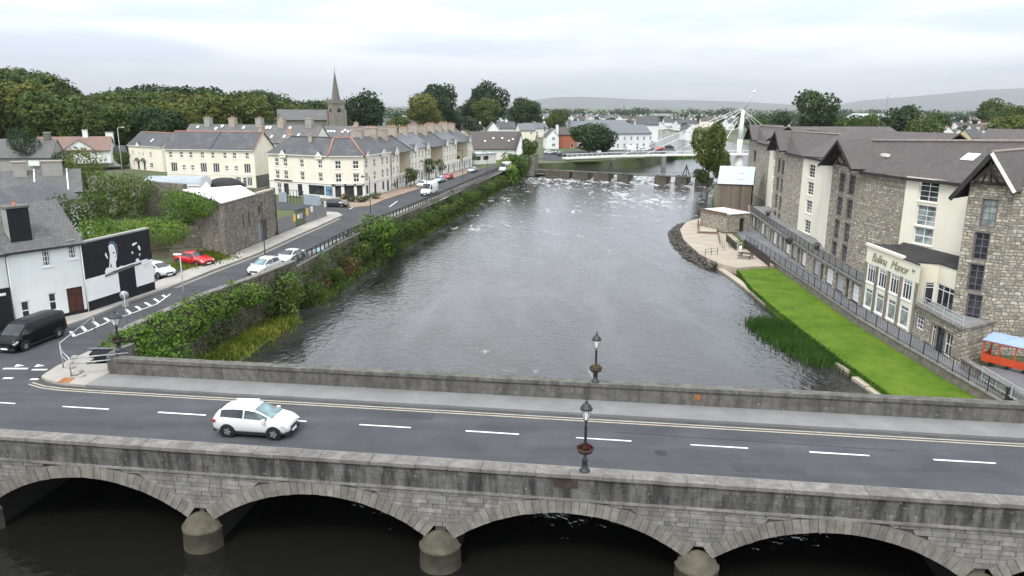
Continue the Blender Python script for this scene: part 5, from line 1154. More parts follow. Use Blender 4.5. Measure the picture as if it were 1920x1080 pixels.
for i in range(4): mb = MB(); mb.box(-.6, 2.6, .15 + i * .5, .6 + i * .5, -.3, .12 + i * .2); mb.build('step', M['pale_timber'], t)
a, b = gz(1322, 480, PZ), gz(1358, 492, PZ); railing('railing', 'short dark handrail at the top of the river steps', [a.to_2d(), gz(1345, 477, PZ).to_2d()], PZ, .95, 'iron', 1.5, 0, (1.0, .55))
# low wall and railing between lawn and hotel path
fl = [(34.4, 42), (34.1, 53), (33.85, 61), (33.7, 71), (34.45, 87), (34.85, 98), (35.3, 112)]
t = thing('garden_wall', 'low grey stone wall between the lawn and the hotel path', 'wall', (0, 0, 0))
for a, b in zip(fl[:-1], fl[1:]):
    an = ang(a, b); L = math.dist(a, b); mb = MB(); mb.box(0, L, -.15, .2, -1.0, -.06); w_ = mb.build('wall', M['old_bed'], t, (a[0], a[1], -2.75), (0, 0, an))
    mb = MB(); mb.box(-.02, L - .02, -.2, .25, -.06, .04); mb.build('coping', M['coping'], t, (a[0], a[1], -2.75), (0, 0, an)); rubble(t, (a[0] - .15 * math.cos(an - 1.5708) * 0 + .15 * math.cos(an + 1.5708), a[1] + .15 * math.sin(an + 1.5708)), (-math.cos(an), -math.sin(an)), 0, -3.6, -2.85) if False else None
t = railing('railing', 'black iron railing with fine uprights along the hotel path', fl, -2.7, 1.1, 'iron', 2.1, .3, (1.0, .12), .028, br_=.007)
# ================================================================ hotel
ZE, ZR, ZT, ZG = 10.3, 13.2, -.9, -3.05
hp = [(53.2, 172), (51.4, 160.7), (49.4, 146.6), (46.6, 134), (45.2, 131), (43.8, 121.4), (43.2, 113.1), (42.8, 104.8), (40.8, 96.6), (40.3, 95.6), (39.3, 84.9), (40.4, 77.6), (42.9, 70.6), (37.96, 62.73), (40.0, 60.15), (62, 56.5)]
ZE4 = 11.0
ht = thing('hotel', 'large hotel of rubble stone gables and cream walls under brown tiled roofs', 'hotel', (40, 80, ZG)); HO = Vector((40, 80, ZG))
hl = lambda p: (p[0] - HO.x, p[1] - HO.y)
walls = {0: 'rubble', 1: 'rubble', 2: 'hotel_cream', 3: 'hotel_cream', 4: 'rubble', 5: 'rubble', 6: 'hotel_cream', 7: 'hotel_cream', 8: 'rubble', 9: 'rubble', 10: 'rubble', 11: 'hotel_cream', 12: 'rubble', 13: 'rubble', 14: 'rubble'}
E_ = lambda z: z - ZG
def wl_(i): a, b = Vector(hp[i]), Vector(hp[i + 1]); L = (b - a).length; d = (b - a) / L; return hl(a), (d.x, d.y), L
def sz(i, x, y): a, b = Vector((*hp[i], 0)), Vector((*hp[i + 1], 0)); p = on(x, y, a, b); return ((p - a).to_2d().dot((b - a).to_2d().normalized()), p.z)
wops = {i: [] for i in range(15)}
def hw(i, x, y, w_, h, kind, fm, gm='glass', sill=None):
    s, z = sz(i, x, y); wops[i].append((s - w_ / 2, s + w_ / 2, E_(z - h / 2), E_(z + h / 2), kind, fm, gm, sill))
for y in (359, 405, 443): hw(11, 1741 - (y - 359) * .13, y, 2.3, 2.1 if y < 440 else 1.7, 'grid:2:4' if y < 440 else 'sash2b', 'upvc', 'glass' if y < 400 else 'curtain_glass', 'hotel_cream')
for k, y in enumerate((321, 353.5, 388, 425)): hw(6, 1522 - k * 2.9, y, 2.6, 1.9, 'grid:2:4', 'upvc', 'glass', 'hotel_cream')
for k, y in enumerate((291, 322, 351, 376)): hw(2, 1452 - k * 1.4, y + 0, 3.4, 1.9, 'grid:3:4', 'upvc', 'glass', 'hotel_cream')
for k, (y1, y2) in enumerate(((343, 347), (387, 393), (430, 437), (470, 478))):
    hw(9, 1579 - k * 5.2, y1, 1.9, 2.3, 'grid:2:4', 'grey_frame'); hw(9, 1597.5 - k * 5.2, y2, 1.9, 2.3, 'grid:2:4', 'grey_frame')
for k, (y1, y2) in enumerate(((311, 314), (345, 349), (377, 382), (409, 414))):
    hw(4, 1461 - k * 2.9, y1, 1.9, 2.3, 'grid:2:4', 'grey_frame'); hw(4, 1468.5 - k * 2.9, y2, 1.7, 2.3, 'grid:2:4', 'grey_frame')
for k, y in enumerate((293, 322, 349, 371)): hw(0, 1415.5 - k * 2, y, 3.2, 2.3, 'grid:2:4', 'grey_frame')
for k, (x, y) in enumerate(((1854, 400), (1839, 462), (1829, 521), (1825, 577))): hw(13, x, y, 1.15, 2.3, 'grid:2:4', 'grey_frame', 'glass' if k else 'curtain_glass')
for i in range(15):
    o, d, L = wl_(i); ops = wops[i]
    gb = (.5, E_(ZR - .2)) if i in (0, 4, 9) else (.5, E_(13.2)) if i == 13 else None
    wm = MB(); face(wm, o, d, L, 0, E_(ZE4 if i > 11 else ZE), [q[:4] for q in ops], .22, gb); wm.build('stone_wall' if walls[i] == 'rubble' else 'rendered_wall', M['rubble_bed' if walls[i] == 'rubble' else 'hotel_cream'], ht)
    for (a, b, z0, z1_, kind, fm, gm, sill) in ops: put_window(ht, o, d, a, z0, b - a, z1_ - z0, 'sash2' if kind == 'sash2b' else kind, fm, gm, .2, sill)

for i in (13, 14, 9, 10, 4, 5, 0, 1):
    o, d, L = wl_(i); gb = (.5, E_(ZR - .3)) if i in (0, 4, 9) else (.5, E_(13.0)) if i == 13 else None
    rubble(ht, o, d, min(L, 9) if i == 14 else L, E_(-.9) if i < 12 else 0, E_(ZE4 if i > 11 else ZE) - .05, [q[:4] for q in wops[i]], 'rubble', .22, .7, .16, .36, 290 if i == 13 else 70 if i == 14 else 0, gb)
# back walls close the volume
mb = MB(); bk = [hl(p) for p in [(62, 56.5), (92, 62), (92, 172), (53.2, 172)]]
for a, b in zip(bk[:-1], bk[1:]): L = math.dist(a, b); face(mb, a, ((b[0] - a[0]) / L, (b[1] - a[1]) / L), L, 0, E_(ZE), [])
mb.build('rear_wall', M['hotel_cream'], ht)
mb = MB(); mb.poly([(x + .6, y, E_(ZE - .35)) for x, y in ccw([hl(p) for p in hp[:12]] + [hl((45, 66)), hl((62, 58)), hl((91, 63)), hl((91, 171))])]); mb.build('flat_roof', M['felt'], ht)
# roofs
def G3(x, y, z): p = gz(x, y, z); return (p.x - HO.x, p.y - HO.y, z - ZG)
def pt(x, y, z): return (x - HO.x, y - HO.y, z - ZG)
rz_ = ZR
def rp3(x, y, a, b, c_):                       # where the pixel's ray meets the roof plane through three points
    a, b, c_ = Vector(a) + HO, Vector(b) + HO, Vector(c_) + HO; n = (b - a).cross(c_ - a); v = ray(x, y); q = CAM + v * ((a - CAM).dot(n) / v.dot(n)); return tuple(q - HO)
def back(a, b, d, z): a, b = Vector(a), Vector(b); n = Vector((-(b - a).y, (b - a).x, 0)).normalized() * d; return [tuple(b), (b.x + n.x, b.y + n.y, E_(z)), (a.x + n.x, a.y + n.y, E_(z)), tuple(a)]
ea, eb, R3a = pt(38.8, 85, ZE - .1), pt(42.75, 69.7, ZE - .1), pt(41.6, 91.5, rz_)
R3b = rp3(1945, 266, ea, eb, R3a); lo3 = rp3(1945, 345, ea, eb, R3a)
big = [[ea, eb, lo3, R3b, R3a], back(R3a, R3b, 10, 10.5)]
R2a, R2b = pt(45.6, 127, rz_), pt(47.5, 96.5, 13.4)
big2 = [[pt(43.3, 121.6, ZE - .1), pt(42.7, 113, ZE - .1), pt(42.2, 104.6, ZE - .1), pt(45.9, 108, 13.3), R2a], [pt(42.2, 104.6, ZE - .1), pt(40.2, 96.3, ZE - .1), R2b, pt(45.9, 108, 13.3)], back(R2a, R2b, 6, 10.5)]
R1a, R1b = pt(53.4, 168, rz_), pt(52.5, 132, 13.3)
big1 = [[pt(50.9, 160.7, ZE - .1), pt(48.9, 146.4, ZE - .1), pt(52.8, 148, 13.25), R1a], [pt(48.9, 146.4, ZE - .1), pt(46.2, 134, ZE - .1), R1b, pt(52.8, 148, 13.25)], back(R1a, R1b, 6, 10.5)]
def rear(x0, y0, x1, y1, z, dn=9):
    a, b = Vector(G3(x0, y0, z)), Vector(G3(x1, y1, z)); n = Vector(((b - a).y, -(b - a).x, 0)).normalized() * dn; lo = E_(11)
    return [[(a.x + n.x, a.y + n.y, lo), (b.x + n.x, b.y + n.y, lo), tuple(b), tuple(a)], back(a, b, dn, 11)]
def plane_roof(polys, name='roof'):
    mb = MB()
    for q in polys:
        slab(mb, q, .16)
    me = mb.mesh(M['brown_tile'], name); auto_uv(me); return link(name, me, ht)
rf3 = plane_roof(big); rf2 = plane_roof(big2); rf1 = plane_roof(big1)
rr = plane_roof(rear(1478, 237, 1668, 237.5, 13.8)); rr = plane_roof(rear(1590, 243.5, 1800, 250, 14.2)); rr = plane_roof(rear(1852, 241, 1950, 243, 14.0))
for r_, a, b in ((rf3, R3a, R3b), (rf2, R2a, R2b), (rf1, R1a, R1b)): ridge(r_, (a[0], a[1], a[2] + .08), (b[0], b[1], b[2] + .08), 'ridge_pale', .14)
# gable roofs over the stone fronts, with deep dark overhangs
def gable_roof(i, apex, over_l, over_r, fwd, back, ZE=ZE):
    o, d, L = wl_(i); n = (d[1], -d[0]); m_ = L / 2
    def P(s, q, z): return (o[0] + d[0] * s + n[0] * q, o[1] + d[1] * s + n[1] * q, z)
    za = E_(apex); ze = E_(ZE); sl = (za - ze) / m_
    lft = [P(-over_l, fwd, ze - over_l * sl), P(m_, fwd, za), P(m_, -back, za), P(-over_l, -back, ze - over_l * sl)]
    rgt = [P(m_, fwd, za), P(L + over_r, fwd, ze - over_r * sl), P(L + over_r, -back * .8, ze - over_r * sl), P(m_, -back, za)]
    up = lambda q: [(x, y, z + .26) for x, y, z in q]
    mb = MB(); slab(mb, up(lft)[::-1], .12); slab(mb, up(rgt)[::-1], .12); me = mb.mesh(M['brown_tile'], 'gable_roof'); auto_uv(me); g = link('gable_roof', me, ht)
    mb = MB(); dn = lambda q: [(x, y, z + .13) for x, y, z in q]; mb.poly(dn(lft)); mb.poly(dn(rgt)); mb.build('soffit', M['felt'], g)
    mb = MB(); mb.beam(P(-over_l, fwd + .03, ze - over_l * sl + .1), P(m_, fwd + .03, za + .1), .06, .34); mb.beam(P(m_, fwd + .03, za + .1), P(L + over_r, fwd + .03, ze - over_r * sl + .1), .06, .34); mb.build('bargeboard', M['felt'], g)
    mb = MB()
    for f, hgt in ((.3, .45), (.5, .8), (.7, .45)): mb.beam(P(L * f, .3, ze + .1), P(L * (.5 if f == .5 else .5 + (f - .5) * .3), fwd - .1, ze + hgt * (za - ze)), .12, .12)
    mb.beam(P(L * .12, .25, ze + .15), P(L * .88, .25, ze + .15), .14, .2); mb.build('gable_truss', M['dark_timber'], g); return g, up(lft), up(rgt)
gable_roof(9, 13.1, 1.0, .4, 1.5, 7); gable_roof(4, 13.1, 1.0, .4, 1.4, 7); gable_roof(0, 13.1, .8, .4, 1.2, 6)
g4, lft, rgt = gable_roof(13, 13.4, 1.0, .4, 1.0, 9, ZE4)
# white bargeboard and separate tiles on the nearest gable
o, d, L = wl_(13); n = (d[1], -d[0])
q = [Vector(p) for p in rgt]; a, b, c_, e = q          # apex front, eave front, eave back, apex back
mb = MB(); mb.beam(a + Vector((n[0] * .08, n[1] * .08, -.05)), b + Vector((n[0] * .08, n[1] * .08, -.05)), .08, .26); mb.build('bargeboard', M['offwhite'], g4)
nr, nc = 9, 26; un = (b - a).cross(e - a).normalized(); un = un if un.z > 0 else -un
tmb = MB(); w1 = (e - a).length / nc; h1 = (b - a).length / nr; ax = (e - a).normalized(); dn_ = (b - a).normalized()
tmb.hexa([Vector((0, 0, 0)), ax * (w1 - .02), ax * (w1 - .02) + dn_ * (h1 + .03), dn_ * (h1 + .03), un * .03, ax * (w1 - .02) + un * .03, ax * (w1 - .02) + dn_ * (h1 + .03) + un * .085, dn_ * (h1 + .03) + un * .085]); tme = tmb.mesh(M['tile'], 'tile')
for i in range(nr):
    for k in range(nc):
        link('tile', tme, g4, a + ax * (w1 * k) + dn_ * (h1 * i) + un * (.005 + random.uniform(0, .012)))
ridge(g4, a + un * .1, e + un * .1, 'ridge_pale', .13)
# side roof right of the nearest gable
mb = MB(); slab(mb, [pt(41.2, 59.6, 11.0), pt(62, 56.0, 11.0), pt(62, 63, 13.5), pt(44, 66.5, 13.5)], .16); me = mb.mesh(M['brown_tile'], 'roof'); auto_uv(me); link('roof', me, ht)
for (x, y, z) in ((1800, 300, 12.2),):
    _ea, _eb = pt(38.8, 85, ZE - .1), pt(42.75, 69.7, ZE - .1); p = Vector(rp3(x, y, _ea, _eb, R3a)); ax_ = (Vector(_eb) - Vector(_ea)).normalized(); nn_ = ax_.cross(Vector(R3a) - Vector(_ea)).normalized(); skylight(rf3, p, ax_, nn_.cross(ax_), 1.5, 1.1)
for (x, y, z) in ((1660, 292, 12.0),):
    p = Vector(rp3(x, y, pt(38.8, 85, ZE - .1), pt(42.75, 69.7, ZE - .1), R3a)); mb = MB(); mb.box(-.2, .2, -.7, .7, -.1, .2); mb.build('roof_vent', M['offwhite'], rf3, p)
# gutters along the eaves
for i in (1, 2, 5, 6, 7, 10, 11):
    o, d, L = wl_(i); n = (d[1], -d[0]); mb = MB(); mb.beam((o[0] + n[0] * .35, o[1] + n[1] * .35, E_(ZE - .25)), (o[0] + d[0] * L + n[0] * .35, o[1] + d[1] * L + n[1] * .35, E_(ZE - .25)), .3, .3); mb.build('eaves', M['felt'], ht)
# ---- basement front with garage doors, terrace and its railing
bp = [(44.2, 140), (41.9, 132.3), (39.9, 115.7), (38.6, 102.8), (37.5, 92.4), (36.9, 84.3), (36.25, 75.6)]
bm = MB(); doors = [('door_dark', .9, 2.0), ('white', 2.2, 1.9), ('sheet_metal', 2.0, 1.9), ('door_dark', 1.0, 1.9), ('offwhite', 2.6, 1.9), ('grey_post', 2.4, 1.9)]
kd = 0
for i, (a, b) in enumerate(zip(bp[:-1], bp[1:])):
    L = math.dist(a, b); d = ((b[0] - a[0]) / L, (b[1] - a[1]) / L); o = hl(a); s = .8; ops = []
    while s < L - 2.2 and i > 0:
        mt, w_, h = doors[kd % 6]; kd += 1
        ops.append((s, s + w_, .05, h, mt)); s += w_ + .8
    face(bm, o, d, L, 0, E_(-.75), [q[:4] for q in ops], .25); n = (d[1], -d[0])
    for (x0, x1, z0, z1_, mt) in ops:
        mb = MB(); mb.box(0, x1 - x0, 0, .04, 0, z1_ - z0)
        gd = mb.build('garage_door', M[mt], ht, (o[0] + d[0] * x0 - n[0] * .22, o[1] + d[1] * x0 - n[1] * .22, z0), (0, 0, math.atan2(d[1], d[0])))
        mb = MB(); [mb.box(.05, x1 - x0 - .05, -.015, 0, (z1_ - z0) * q / 4 - .02, (z1_ - z0) * q / 4) for q in (1, 2, 3)]; mb.build('door_ribs', M['grey_frame'], gd)
    rubble(ht, o, d, L, 0, E_(-.78), [q[:4] for q in ops], 'rubble', .3, .8, .2, .4, 0)
    mb = MB(); mb.beam((o[0] + n[0] * .05, o[1] + n[1] * .05, E_(-.7)), (o[0] + d[0] * L + n[0] * .05, o[1] + d[1] * L + n[1] * .05, E_(-.7)), .4, .12); mb.build('terrace_coping', M['coping'], ht)
bm.build('basement_wall', M['rubble_bed'], ht)
mb = MB(); tp = [hl(p) for p in bp] + [hl(p) for p in [(41.2, 77.7), (40, 85), (41, 95.7), (43.4, 104), (44, 121), (46, 131), (48, 140)]]
mb.poly([(x, y, E_(-.85)) for x, y in ccw(tp)]); mb.build('terrace_floor', M['concrete'], ht)
rp_ = [(p[0] + .05, p[1]) for p in bp[1:]]
t = railing('terrace_railing', 'grey terrace railing above the hotel garage doors', rp_, -.64, 1.0, 'iron', 2.2, .18, (1.0, .1), .03, br_=.009)
# planters with flowers on the terrace
for i, (x, y) in enumerate([(1480, 452), (1532, 462), (1440, 400)]):
    p = gz(x, y, -.4); t = thing('flower_tub', ['tub of red flowers on the terrace before the second gable', 'tub of red flowers on the terrace by the third gable', 'tub of flowers at the far end of the hotel terrace'][i], 'flower tub', (p.x, p.y, -.85)); mb = MB(); mb.lathe([(.25, 0), (.36, .5), (.33, .5), (.0, .42)], 10); mb.build('tub', M['dark_timber'], t)
    c, n_ = lobes_leaves([(0, 0, .65, .5, .3)], 160); x_ = link('flowers', quads(c, n_, rng.uniform(.1, .2, len(c)), M['flower_red'], 'flowers'), t); x_['kind'] = 'stuff'
# ---- function room with the hotel's name
F0, F1 = Vector((36.2, 75.5, 0)), Vector((36.4, 65.6, 0)); fa = ang(F0, F1); LF = (F1 - F0).length; FT = 3.45
t = thing('function_room', 'cream flat-roofed hotel extension with gilt script name and tall white windows', 'building', (F0.x, F0.y, ZG), fa)
def fs(x, y): p = on(x, y, F0, F1); return (p - F0).length, p.z
fp = [(0, 0), (LF, 0)]
def loc2(p): d = Vector((p[0] - F0.x, p[1] - F0.y)); c_, s_ = math.cos(-fa), math.sin(-fa); return (d.x * c_ - d.y * s_, d.x * s_ + d.y * c_)
U1, U2, U3 = [loc2(gz(x, y, FT)) for x, y in ((1722, 493), (1762, 495), (1799, 508))]
ops = []
for k in range(4): s = .55 + k * 2.28; ops += [(s, s + 1.55, E_(-.15), E_(1.75), 'topgrid:3'), (s + .05, s + 1.5, .35, E_(-.75), 'top:1')]
wmb = MB(); face(wmb, (0, 0), (1, 0), LF, 0, E_(FT), [q[:4] for q in ops], .12)
for a, b, z0, z1_, k in ops: put_window(t, (0, 0), (1, 0), a, z0, b - a, z1_ - z0, k, 'upvc', 'curtain_glass' if k == 'top:1' else 'glass', .1, 'offwhite')
wmb.build('wall', M['hotel_cream'], t)
mb = MB(); 
for k in range(5): s = -.02 + k * 2.28; mb.box(s, s + .5, -.06, -.005, 0, E_(1.8)) if k < 4 else mb.box(LF - .42, LF + .02, -.06, -.005, 0, E_(1.8))
mb.build('stone_pilaster', M['old_stone'], t)
# upper bay over the entrance
bay = [(LF, .0), U1, U2, U3]; bay = [(LF + .01, .6), (U1[0], U1[1]), U2, U3]
wb = MB(); fb = MB()
for i, (a, b) in enumerate(zip(bay[:-1], bay[1:])):
    L = math.dist(a, b); d = ((b[0] - a[0]) / L, (b[1] - a[1]) / L)
    ops = [(.12, L - .12, E_(-.55), E_(1.75))] if i > 0 else []
    face(wb, a, d, L, E_(-.75), E_(FT), ops, .12)
    if i > 0: put_window(t, a, d, .12, E_(-.55), L - .24, 2.3, 'top:3' if i == 2 else 'topgrid:2', 'upvc', 'glass', .1)
wb.build('bay_wall', M['hotel_cream'], t)
rpts = [(-.12, -.12), (LF + .1, -.12), (U1[0], U1[1] - .12), (U2[0] + .1, U2[1] - .1), (U3[0] + .1, U3[1] - .05), loc2((42.2, 68.8)), loc2((40.6, 77)), (-.1, 3.3)]
mb = MB(); mb.prism(ccw(rpts), E_(FT), E_(FT) + .1); mb.build('flat_roof', M['felt'], t)
mb = MB(); mb.box(-.14, LF * .72, -.16, .12, E_(FT) - .0, E_(FT) + .28); mb.build('parapet_upstand', M['hotel_cream'], t)
# carved script name
def script(txt, size, x, z, parent, mat, name):
    cu = bpy.data.curves.new(name, 'FONT'); cu.body = txt; cu.size = size; cu.shear = .35; cu.extrude = .02; cu.offset = -.016; cu.space_character = .92
    tmp = bpy.data.objects.new('tmp', cu); C.objects.link(tmp); dg = bpy.context.evaluated_depsgraph_get(); me = bpy.data.meshes.new_from_object(tmp.evaluated_get(dg)); bpy.data.objects.remove(tmp)
    me.materials.clear(); me.materials.append(mat); return link(name, me, parent, (x, -.05, z), (R(90), 0, 0))
gold = M['gilt']
script('Ballina', 1.25, 1.2, E_(2.15), t, gold, 'name_lettering'); script('Manor', 1.25, 4.9, E_(2.15), t, gold, 'name_lettering')
# speakers on the fascia
for i in range(2):
    s = LF + 1.1 + i * 1.0; mb = MB(); mb.lathe([(.1, 0), (.22, .3), (.2, .3), (0, .1)], 10); mb.build('loudspeaker', M['iron'], t, (U1[0] + (U2[0] - U1[0]) * (.2 + .35 * i), U1[1] + (U2[1] - U1[1]) * (.2 + .35 * i) - .45, E_(2.75)), (R(70), 0, 0))
# entrance block: stone lower storey with balcony
e0, e1, e2 = loc2((36.4, 65.55)), loc2((36.0, 57.65)), loc2((39.9, 60.0))
mb = MB(); L = math.dist(e0, e1); d = ((e1[0] - e0[0]) / L, (e1[1] - e0[1]) / L)
ops = [(.4, 1.9, .9, 2.2, 'grid:3:3', 'upvc', 'glass'), (3.2, 4.0, .05, 2.1, 'door', 'offwhite', 'glass'), (4.1, 5.4, .05, 2.15, 'door', 'door_dark', 'glass'), (5.5, 6.7, .05, 2.1, 'grid:2:2', 'offwhite', 'glass')]
EB = E_(-.1)
face(mb, e0, d, L, 0, EB, [q[:4] for q in ops], .2); L2_ = math.dist(e1, e2); d2 = ((e2[0] - e1[0]) / L2_, (e2[1] - e1[1]) / L2_); face(mb, e1, d2, L2_, 0, EB, [])
mb.build('entrance_wall', M['rubble_bed'], t); rubble(t, e0, d, L, 0, EB, [q[:4] for q in ops], 'rubble', .25, .7, .2, .38, 60); rubble(t, e1, d2, L2_, 0, EB, (), 'rubble', .25, .7, .2, .38, 60)
for a, b, z0, z1_, k, fm, gm in ops: put_window(t, e0, d, a, z0, b - a, z1_ - z0, k, fm, gm, .18)
bpoly = [e0, e1, e2, loc2((38.1, 62.6)), loc2((38.8, 66.5))]; mb = MB(); mb.prism(ccw(bpoly), EB - .2, EB - .02); mb.build('balcony_floor', M['concrete'], t)
for (a, b) in ((e0, e1), (e1, e2)): mb = MB(); mb.beam((a[0], a[1], EB + .05), (b[0], b[1], EB + .05), .45, .14); mb.build('balcony_coping', M['coping'], t)
for z in (.35, .7, 1.0):
    mb = MB(); mb.beam((e0[0], e0[1], EB + z), (e1[0], e1[1], EB + z), .04, .04); mb.build('balcony_rail', M['grey_post'], t)
for i in range(6): f = i / 5; mb = MB(); mb.beam((e0[0] + (e1[0] - e0[0]) * f, e0[1] + (e1[1] - e0[1]) * f, EB), (e0[0] + (e1[0] - e0[0]) * f, e0[1] + (e1[1] - e0[1]) * f, EB + 1.03), .05, .05); mb.build('balcony_post', M['grey_post'], t)
# lower stone wing at the right edge, with the red kiosk in front
k0 = gz(1838, 683, -3.0); t = thing('kiosk', 'orange-red open-sided kiosk with pale blue roof at the right edge', 'kiosk', (k0.x, k0.y, -3.0), R(-52))
for (x, y) in ((0, 0), (0, 1.6), (3.4, 0), (3.4, 1.6), (1.1, 0), (2.25, 0)): mb = MB(); mb.box(x, x + .09, y, y + .09, .35, 2.0); mb.build('post', M['orange_red'], t)
mb = MB(); mb.box(-.02, 3.5, -.04, .0, .35, .95); mb.box(-.04, 0, 0, 1.7, .35, .95); mb.build('side_panel', M['orange_red'], t)
mb = MB(); mb.box(-.05, 3.55, -.06, .0, 1.95, 2.08); mb.box(-.06, -.02, 0, 1.75, 1.95, 2.08); mb.build('top_frame', M['orange_red'], t)
mb = MB(); slab(mb, [(-.1, -.1, 2.1), (3.6, -.1, 2.1), (3.6, 2.0, 2.35), (-.1, 2.0, 2.35)], .05); mb.build('roof', M['pale_blue'], t)
for x in (.5, 1.7, 2.9): mb = MB(); mb.box(x, x + .12, .1, 1.5, 0, .36); mb.build('foot', M['iron'], t)
k1 = gz(1900, 690, -2.2); t = thing('green_awning', 'bright green awning sheet beside the red kiosk', 'awning', (k1.x + .6, k1.y - .9, -3.0), R(-52)); mb = MB(); slab(mb, [(0, 0, 1.2), (2.2, 0, 1.2), (2.2, 1.3, 1.6), (0, 1.3, 1.6)], .04); mb.build('sheet', M['green_sheet'], t)
mb = MB(); [mb.box(x, x + .05, y, y + .05, 0, 1.25 + .3 * (y > 0)) for x in (0, 2.1) for y in (0, 1.2)]; mb.build('frame', M['iron'], t)
a, b = gz(1800, 690, -3).to_2d(), gz(1925, 770, -3).to_2d(); stone_wall('garden_wall', 'low stone wall in front of the red kiosk', a, b, .7, .35, 0, -3.0, 'old_stone', 'coping')
railing('mesh_fence', 'light mesh fence on the wall in front of the kiosk', [gz(1840, 712, -2.2).to_2d(), gz(1925, 765, -2.2).to_2d()], -2.2, 1.0, 'grey_post', 1.8, .12, (1.0, .1), .03, br_=.007)
p = gz(1889, 760, -2.9); t = thing('gate_post', 'dark square gate post at the end of the hotel railing', 'post', (p.x, p.y, -3.0)); mb = MB(); mb.box(-.16, .16, -.16, .16, 0, 1.35); mb.build('shaft', M['iron'], t); mb = MB(); mb.box(-.2, .2, -.2, .2, 1.35, 1.42); mb.build('cap', M['iron'], t)
# ---- shed with pale metal roof, stone hut, bar window
a, b = gz(1344, 396, -3), gz(1406, 399, -3)
t = thing('boathouse', 'dark timber boathouse with pale blue metal roof beyond the patio', 'shed', (a.x, a.y, -3.05), ang(a, b)); L = (b - a).length; Hh = 5.6
mb = MB(); mb.box(0, L, .03, 7, 0, Hh); mb.build('wall', M['dark_timber'], t)
for i in range(14): w_ = L / 14; mb = MB(); mb.box(i * w_ + .01, (i + 1) * w_ - .01, -.02, .028, .5, Hh - .1); mb.build('board', M['plank'], t)
for i in range(14): mb = MB(); mb.box(-.05, -.001, i * .5 + .01, i * .5 + .49, .5, Hh); mb.build('board', M['plank'], t)
mb = MB(); slab(mb, [(-.25, -.35, Hh - .05), (L + .25, -.35, Hh - .05), (L + .25, 4.2, Hh + 3.1), (-.25, 4.2, Hh + 3.1)], .1); slab(mb, [(L + .25, 8.6, Hh - .05), (-.25, 8.6, Hh - .05), (-.25, 4.2, Hh + 3.1), (L + .25, 4.2, Hh + 3.1)], .1); r = mb.build('roof', M['sheet_metal'], t)
mb = MB(); mb.poly([(0, 0, Hh), (0, 4.2, Hh + 3), (0, 7, Hh + .9), (0, 7, Hh)]); mb.build('gable', M['dark_timber'], t)
for y, z in ((.9, .95), (2.3, 1.95)): skylight(r, (L * .55, y, Hh + .02 + (y + .35) * .69), (1, 0, 0), (0, 4.55, 3.15), 1.1, 1.0)
a, b = gz(1361, 436, -3), gz(1402, 433, -3); t = thing('stone_hut', 'small stone hut with flat white roof at the end of the patio', 'hut', (a.x, a.y, -3.05), ang(a, b)); L = (b - a).length
mb = MB(); ops = [(L * .6, L * .6 + .95, .05, 2.2)]; face(mb, (0, 0), (1, 0), L, 0, 3.0, ops, .3); face(mb, (0, 7), (0, -1), 7, 0, 3.0, []); face(mb, (L, 0), (0, 1), 7, 0, 3.0, []); mb.build('wall', M['rubble_bed'], t)
rubble(t, (0, 0), (1, 0), L, 0, 3.0, ops, 'rubble', .25, .6, .18, .35, 60); rubble(t, (0, 7), (0, -1), 7, 0, 3.0, (), 'rubble', .25, .6, .18, .35, 0)
mb = MB(); mb.box(L * .6, L * .6 + .95, .28, .32, .05, 2.2); mb.build('door', M['felt'], t); mb = MB(); mb.box(-.15, L + .3, -.15, 7, 3.0, 3.14); r = mb.build('roof', M['white_roof'], t); mb = MB(); mb.box(-.25, -.14, -.2, 7, 2.95, 3.3); mb.box(L + .3, L + .42, -.2, 7, 2.95, 3.3); mb.build('roof_kerb', M['timber'], r)
p = gz(1338, 428, -3.1); t = thing('bar_kiosk', 'round-fronted glazed bar with small white awning beside the stone hut', 'kiosk', (p.x, p.y, PZ), R(20)); 
mb = MB(); mb.lathe([(1.45, 0), (1.45, .9), (1.5, .95)], 18, (1.3, 1.6, 0)); mb.build('counter', M['offwhite'], t); mb = MB(); mb.lathe([(1.35, .95), (1.35, 2.3)], 10, (1.3, 1.6, 0), sm=False); g = mb.build('glazing', M['glass'], t)
mb = MB(); [mb.tube((1.3 + 1.38 * math.cos(q), 1.6 + 1.38 * math.sin(q), .9), (1.3 + 1.38 * math.cos(q), 1.6 + 1.38 * math.sin(q), 2.35), .05, n=4) for q in np.arange(0, 6.28, .628)]; mb.build('mullion', M['grey_frame'], g)
mb = MB(); slab(mb, [(-.4, -.3, 2.35), (2.9, -.3, 2.35), (2.9, 3.2, 2.75), (-.4, 3.2, 2.75)], .08); mb.build('awning', M['white_roof'], t)
# deck with rail in front of the bar, ramp rails, hedge, picnic table
p = gz(1310, 437, PZ); t = thing('timber_deck', 'raised timber deck with dark rail before the bar', 'deck', (p.x, p.y, PZ), R(78)); mb = MB(); mb.box(0, 9, -2.9, 0, .28, .36); mb.build('floor', M['pale_timber'], t)
for i in range(2): mb = MB(); mb.box(-.3 + .3 * i, 0 + .3 * i, -2.9, .3 - .3 * i, 0, .14 + .12 * i); mb.build('step', M['timber'], t)
mb = MB(); mb.box(.1, 9, -.02, .05, 0, .28); mb.build('fascia', M['timber'], t)
for i in range(6): mb = MB(); mb.box(.2 + i * 1.7, .3 + i * 1.7, -.1, 0, .36, 1.35); mb.build('post', M['timber'], t)
for z in (.8, 1.3): mb = MB(); mb.box(.2, 8.8, -.07, -.03, z, z + .07); mb.build('rail', M['timber'], t)
railing('ramp_rail', 'thin metal handrail beside the ramp to the bar', [gz(1345, 440, PZ).to_2d(), gz(1350, 462, PZ).to_2d(), gz(1358, 470, PZ).to_2d()], PZ, .95, 'iron', 1.8, 0, (1.0, .5), .02)
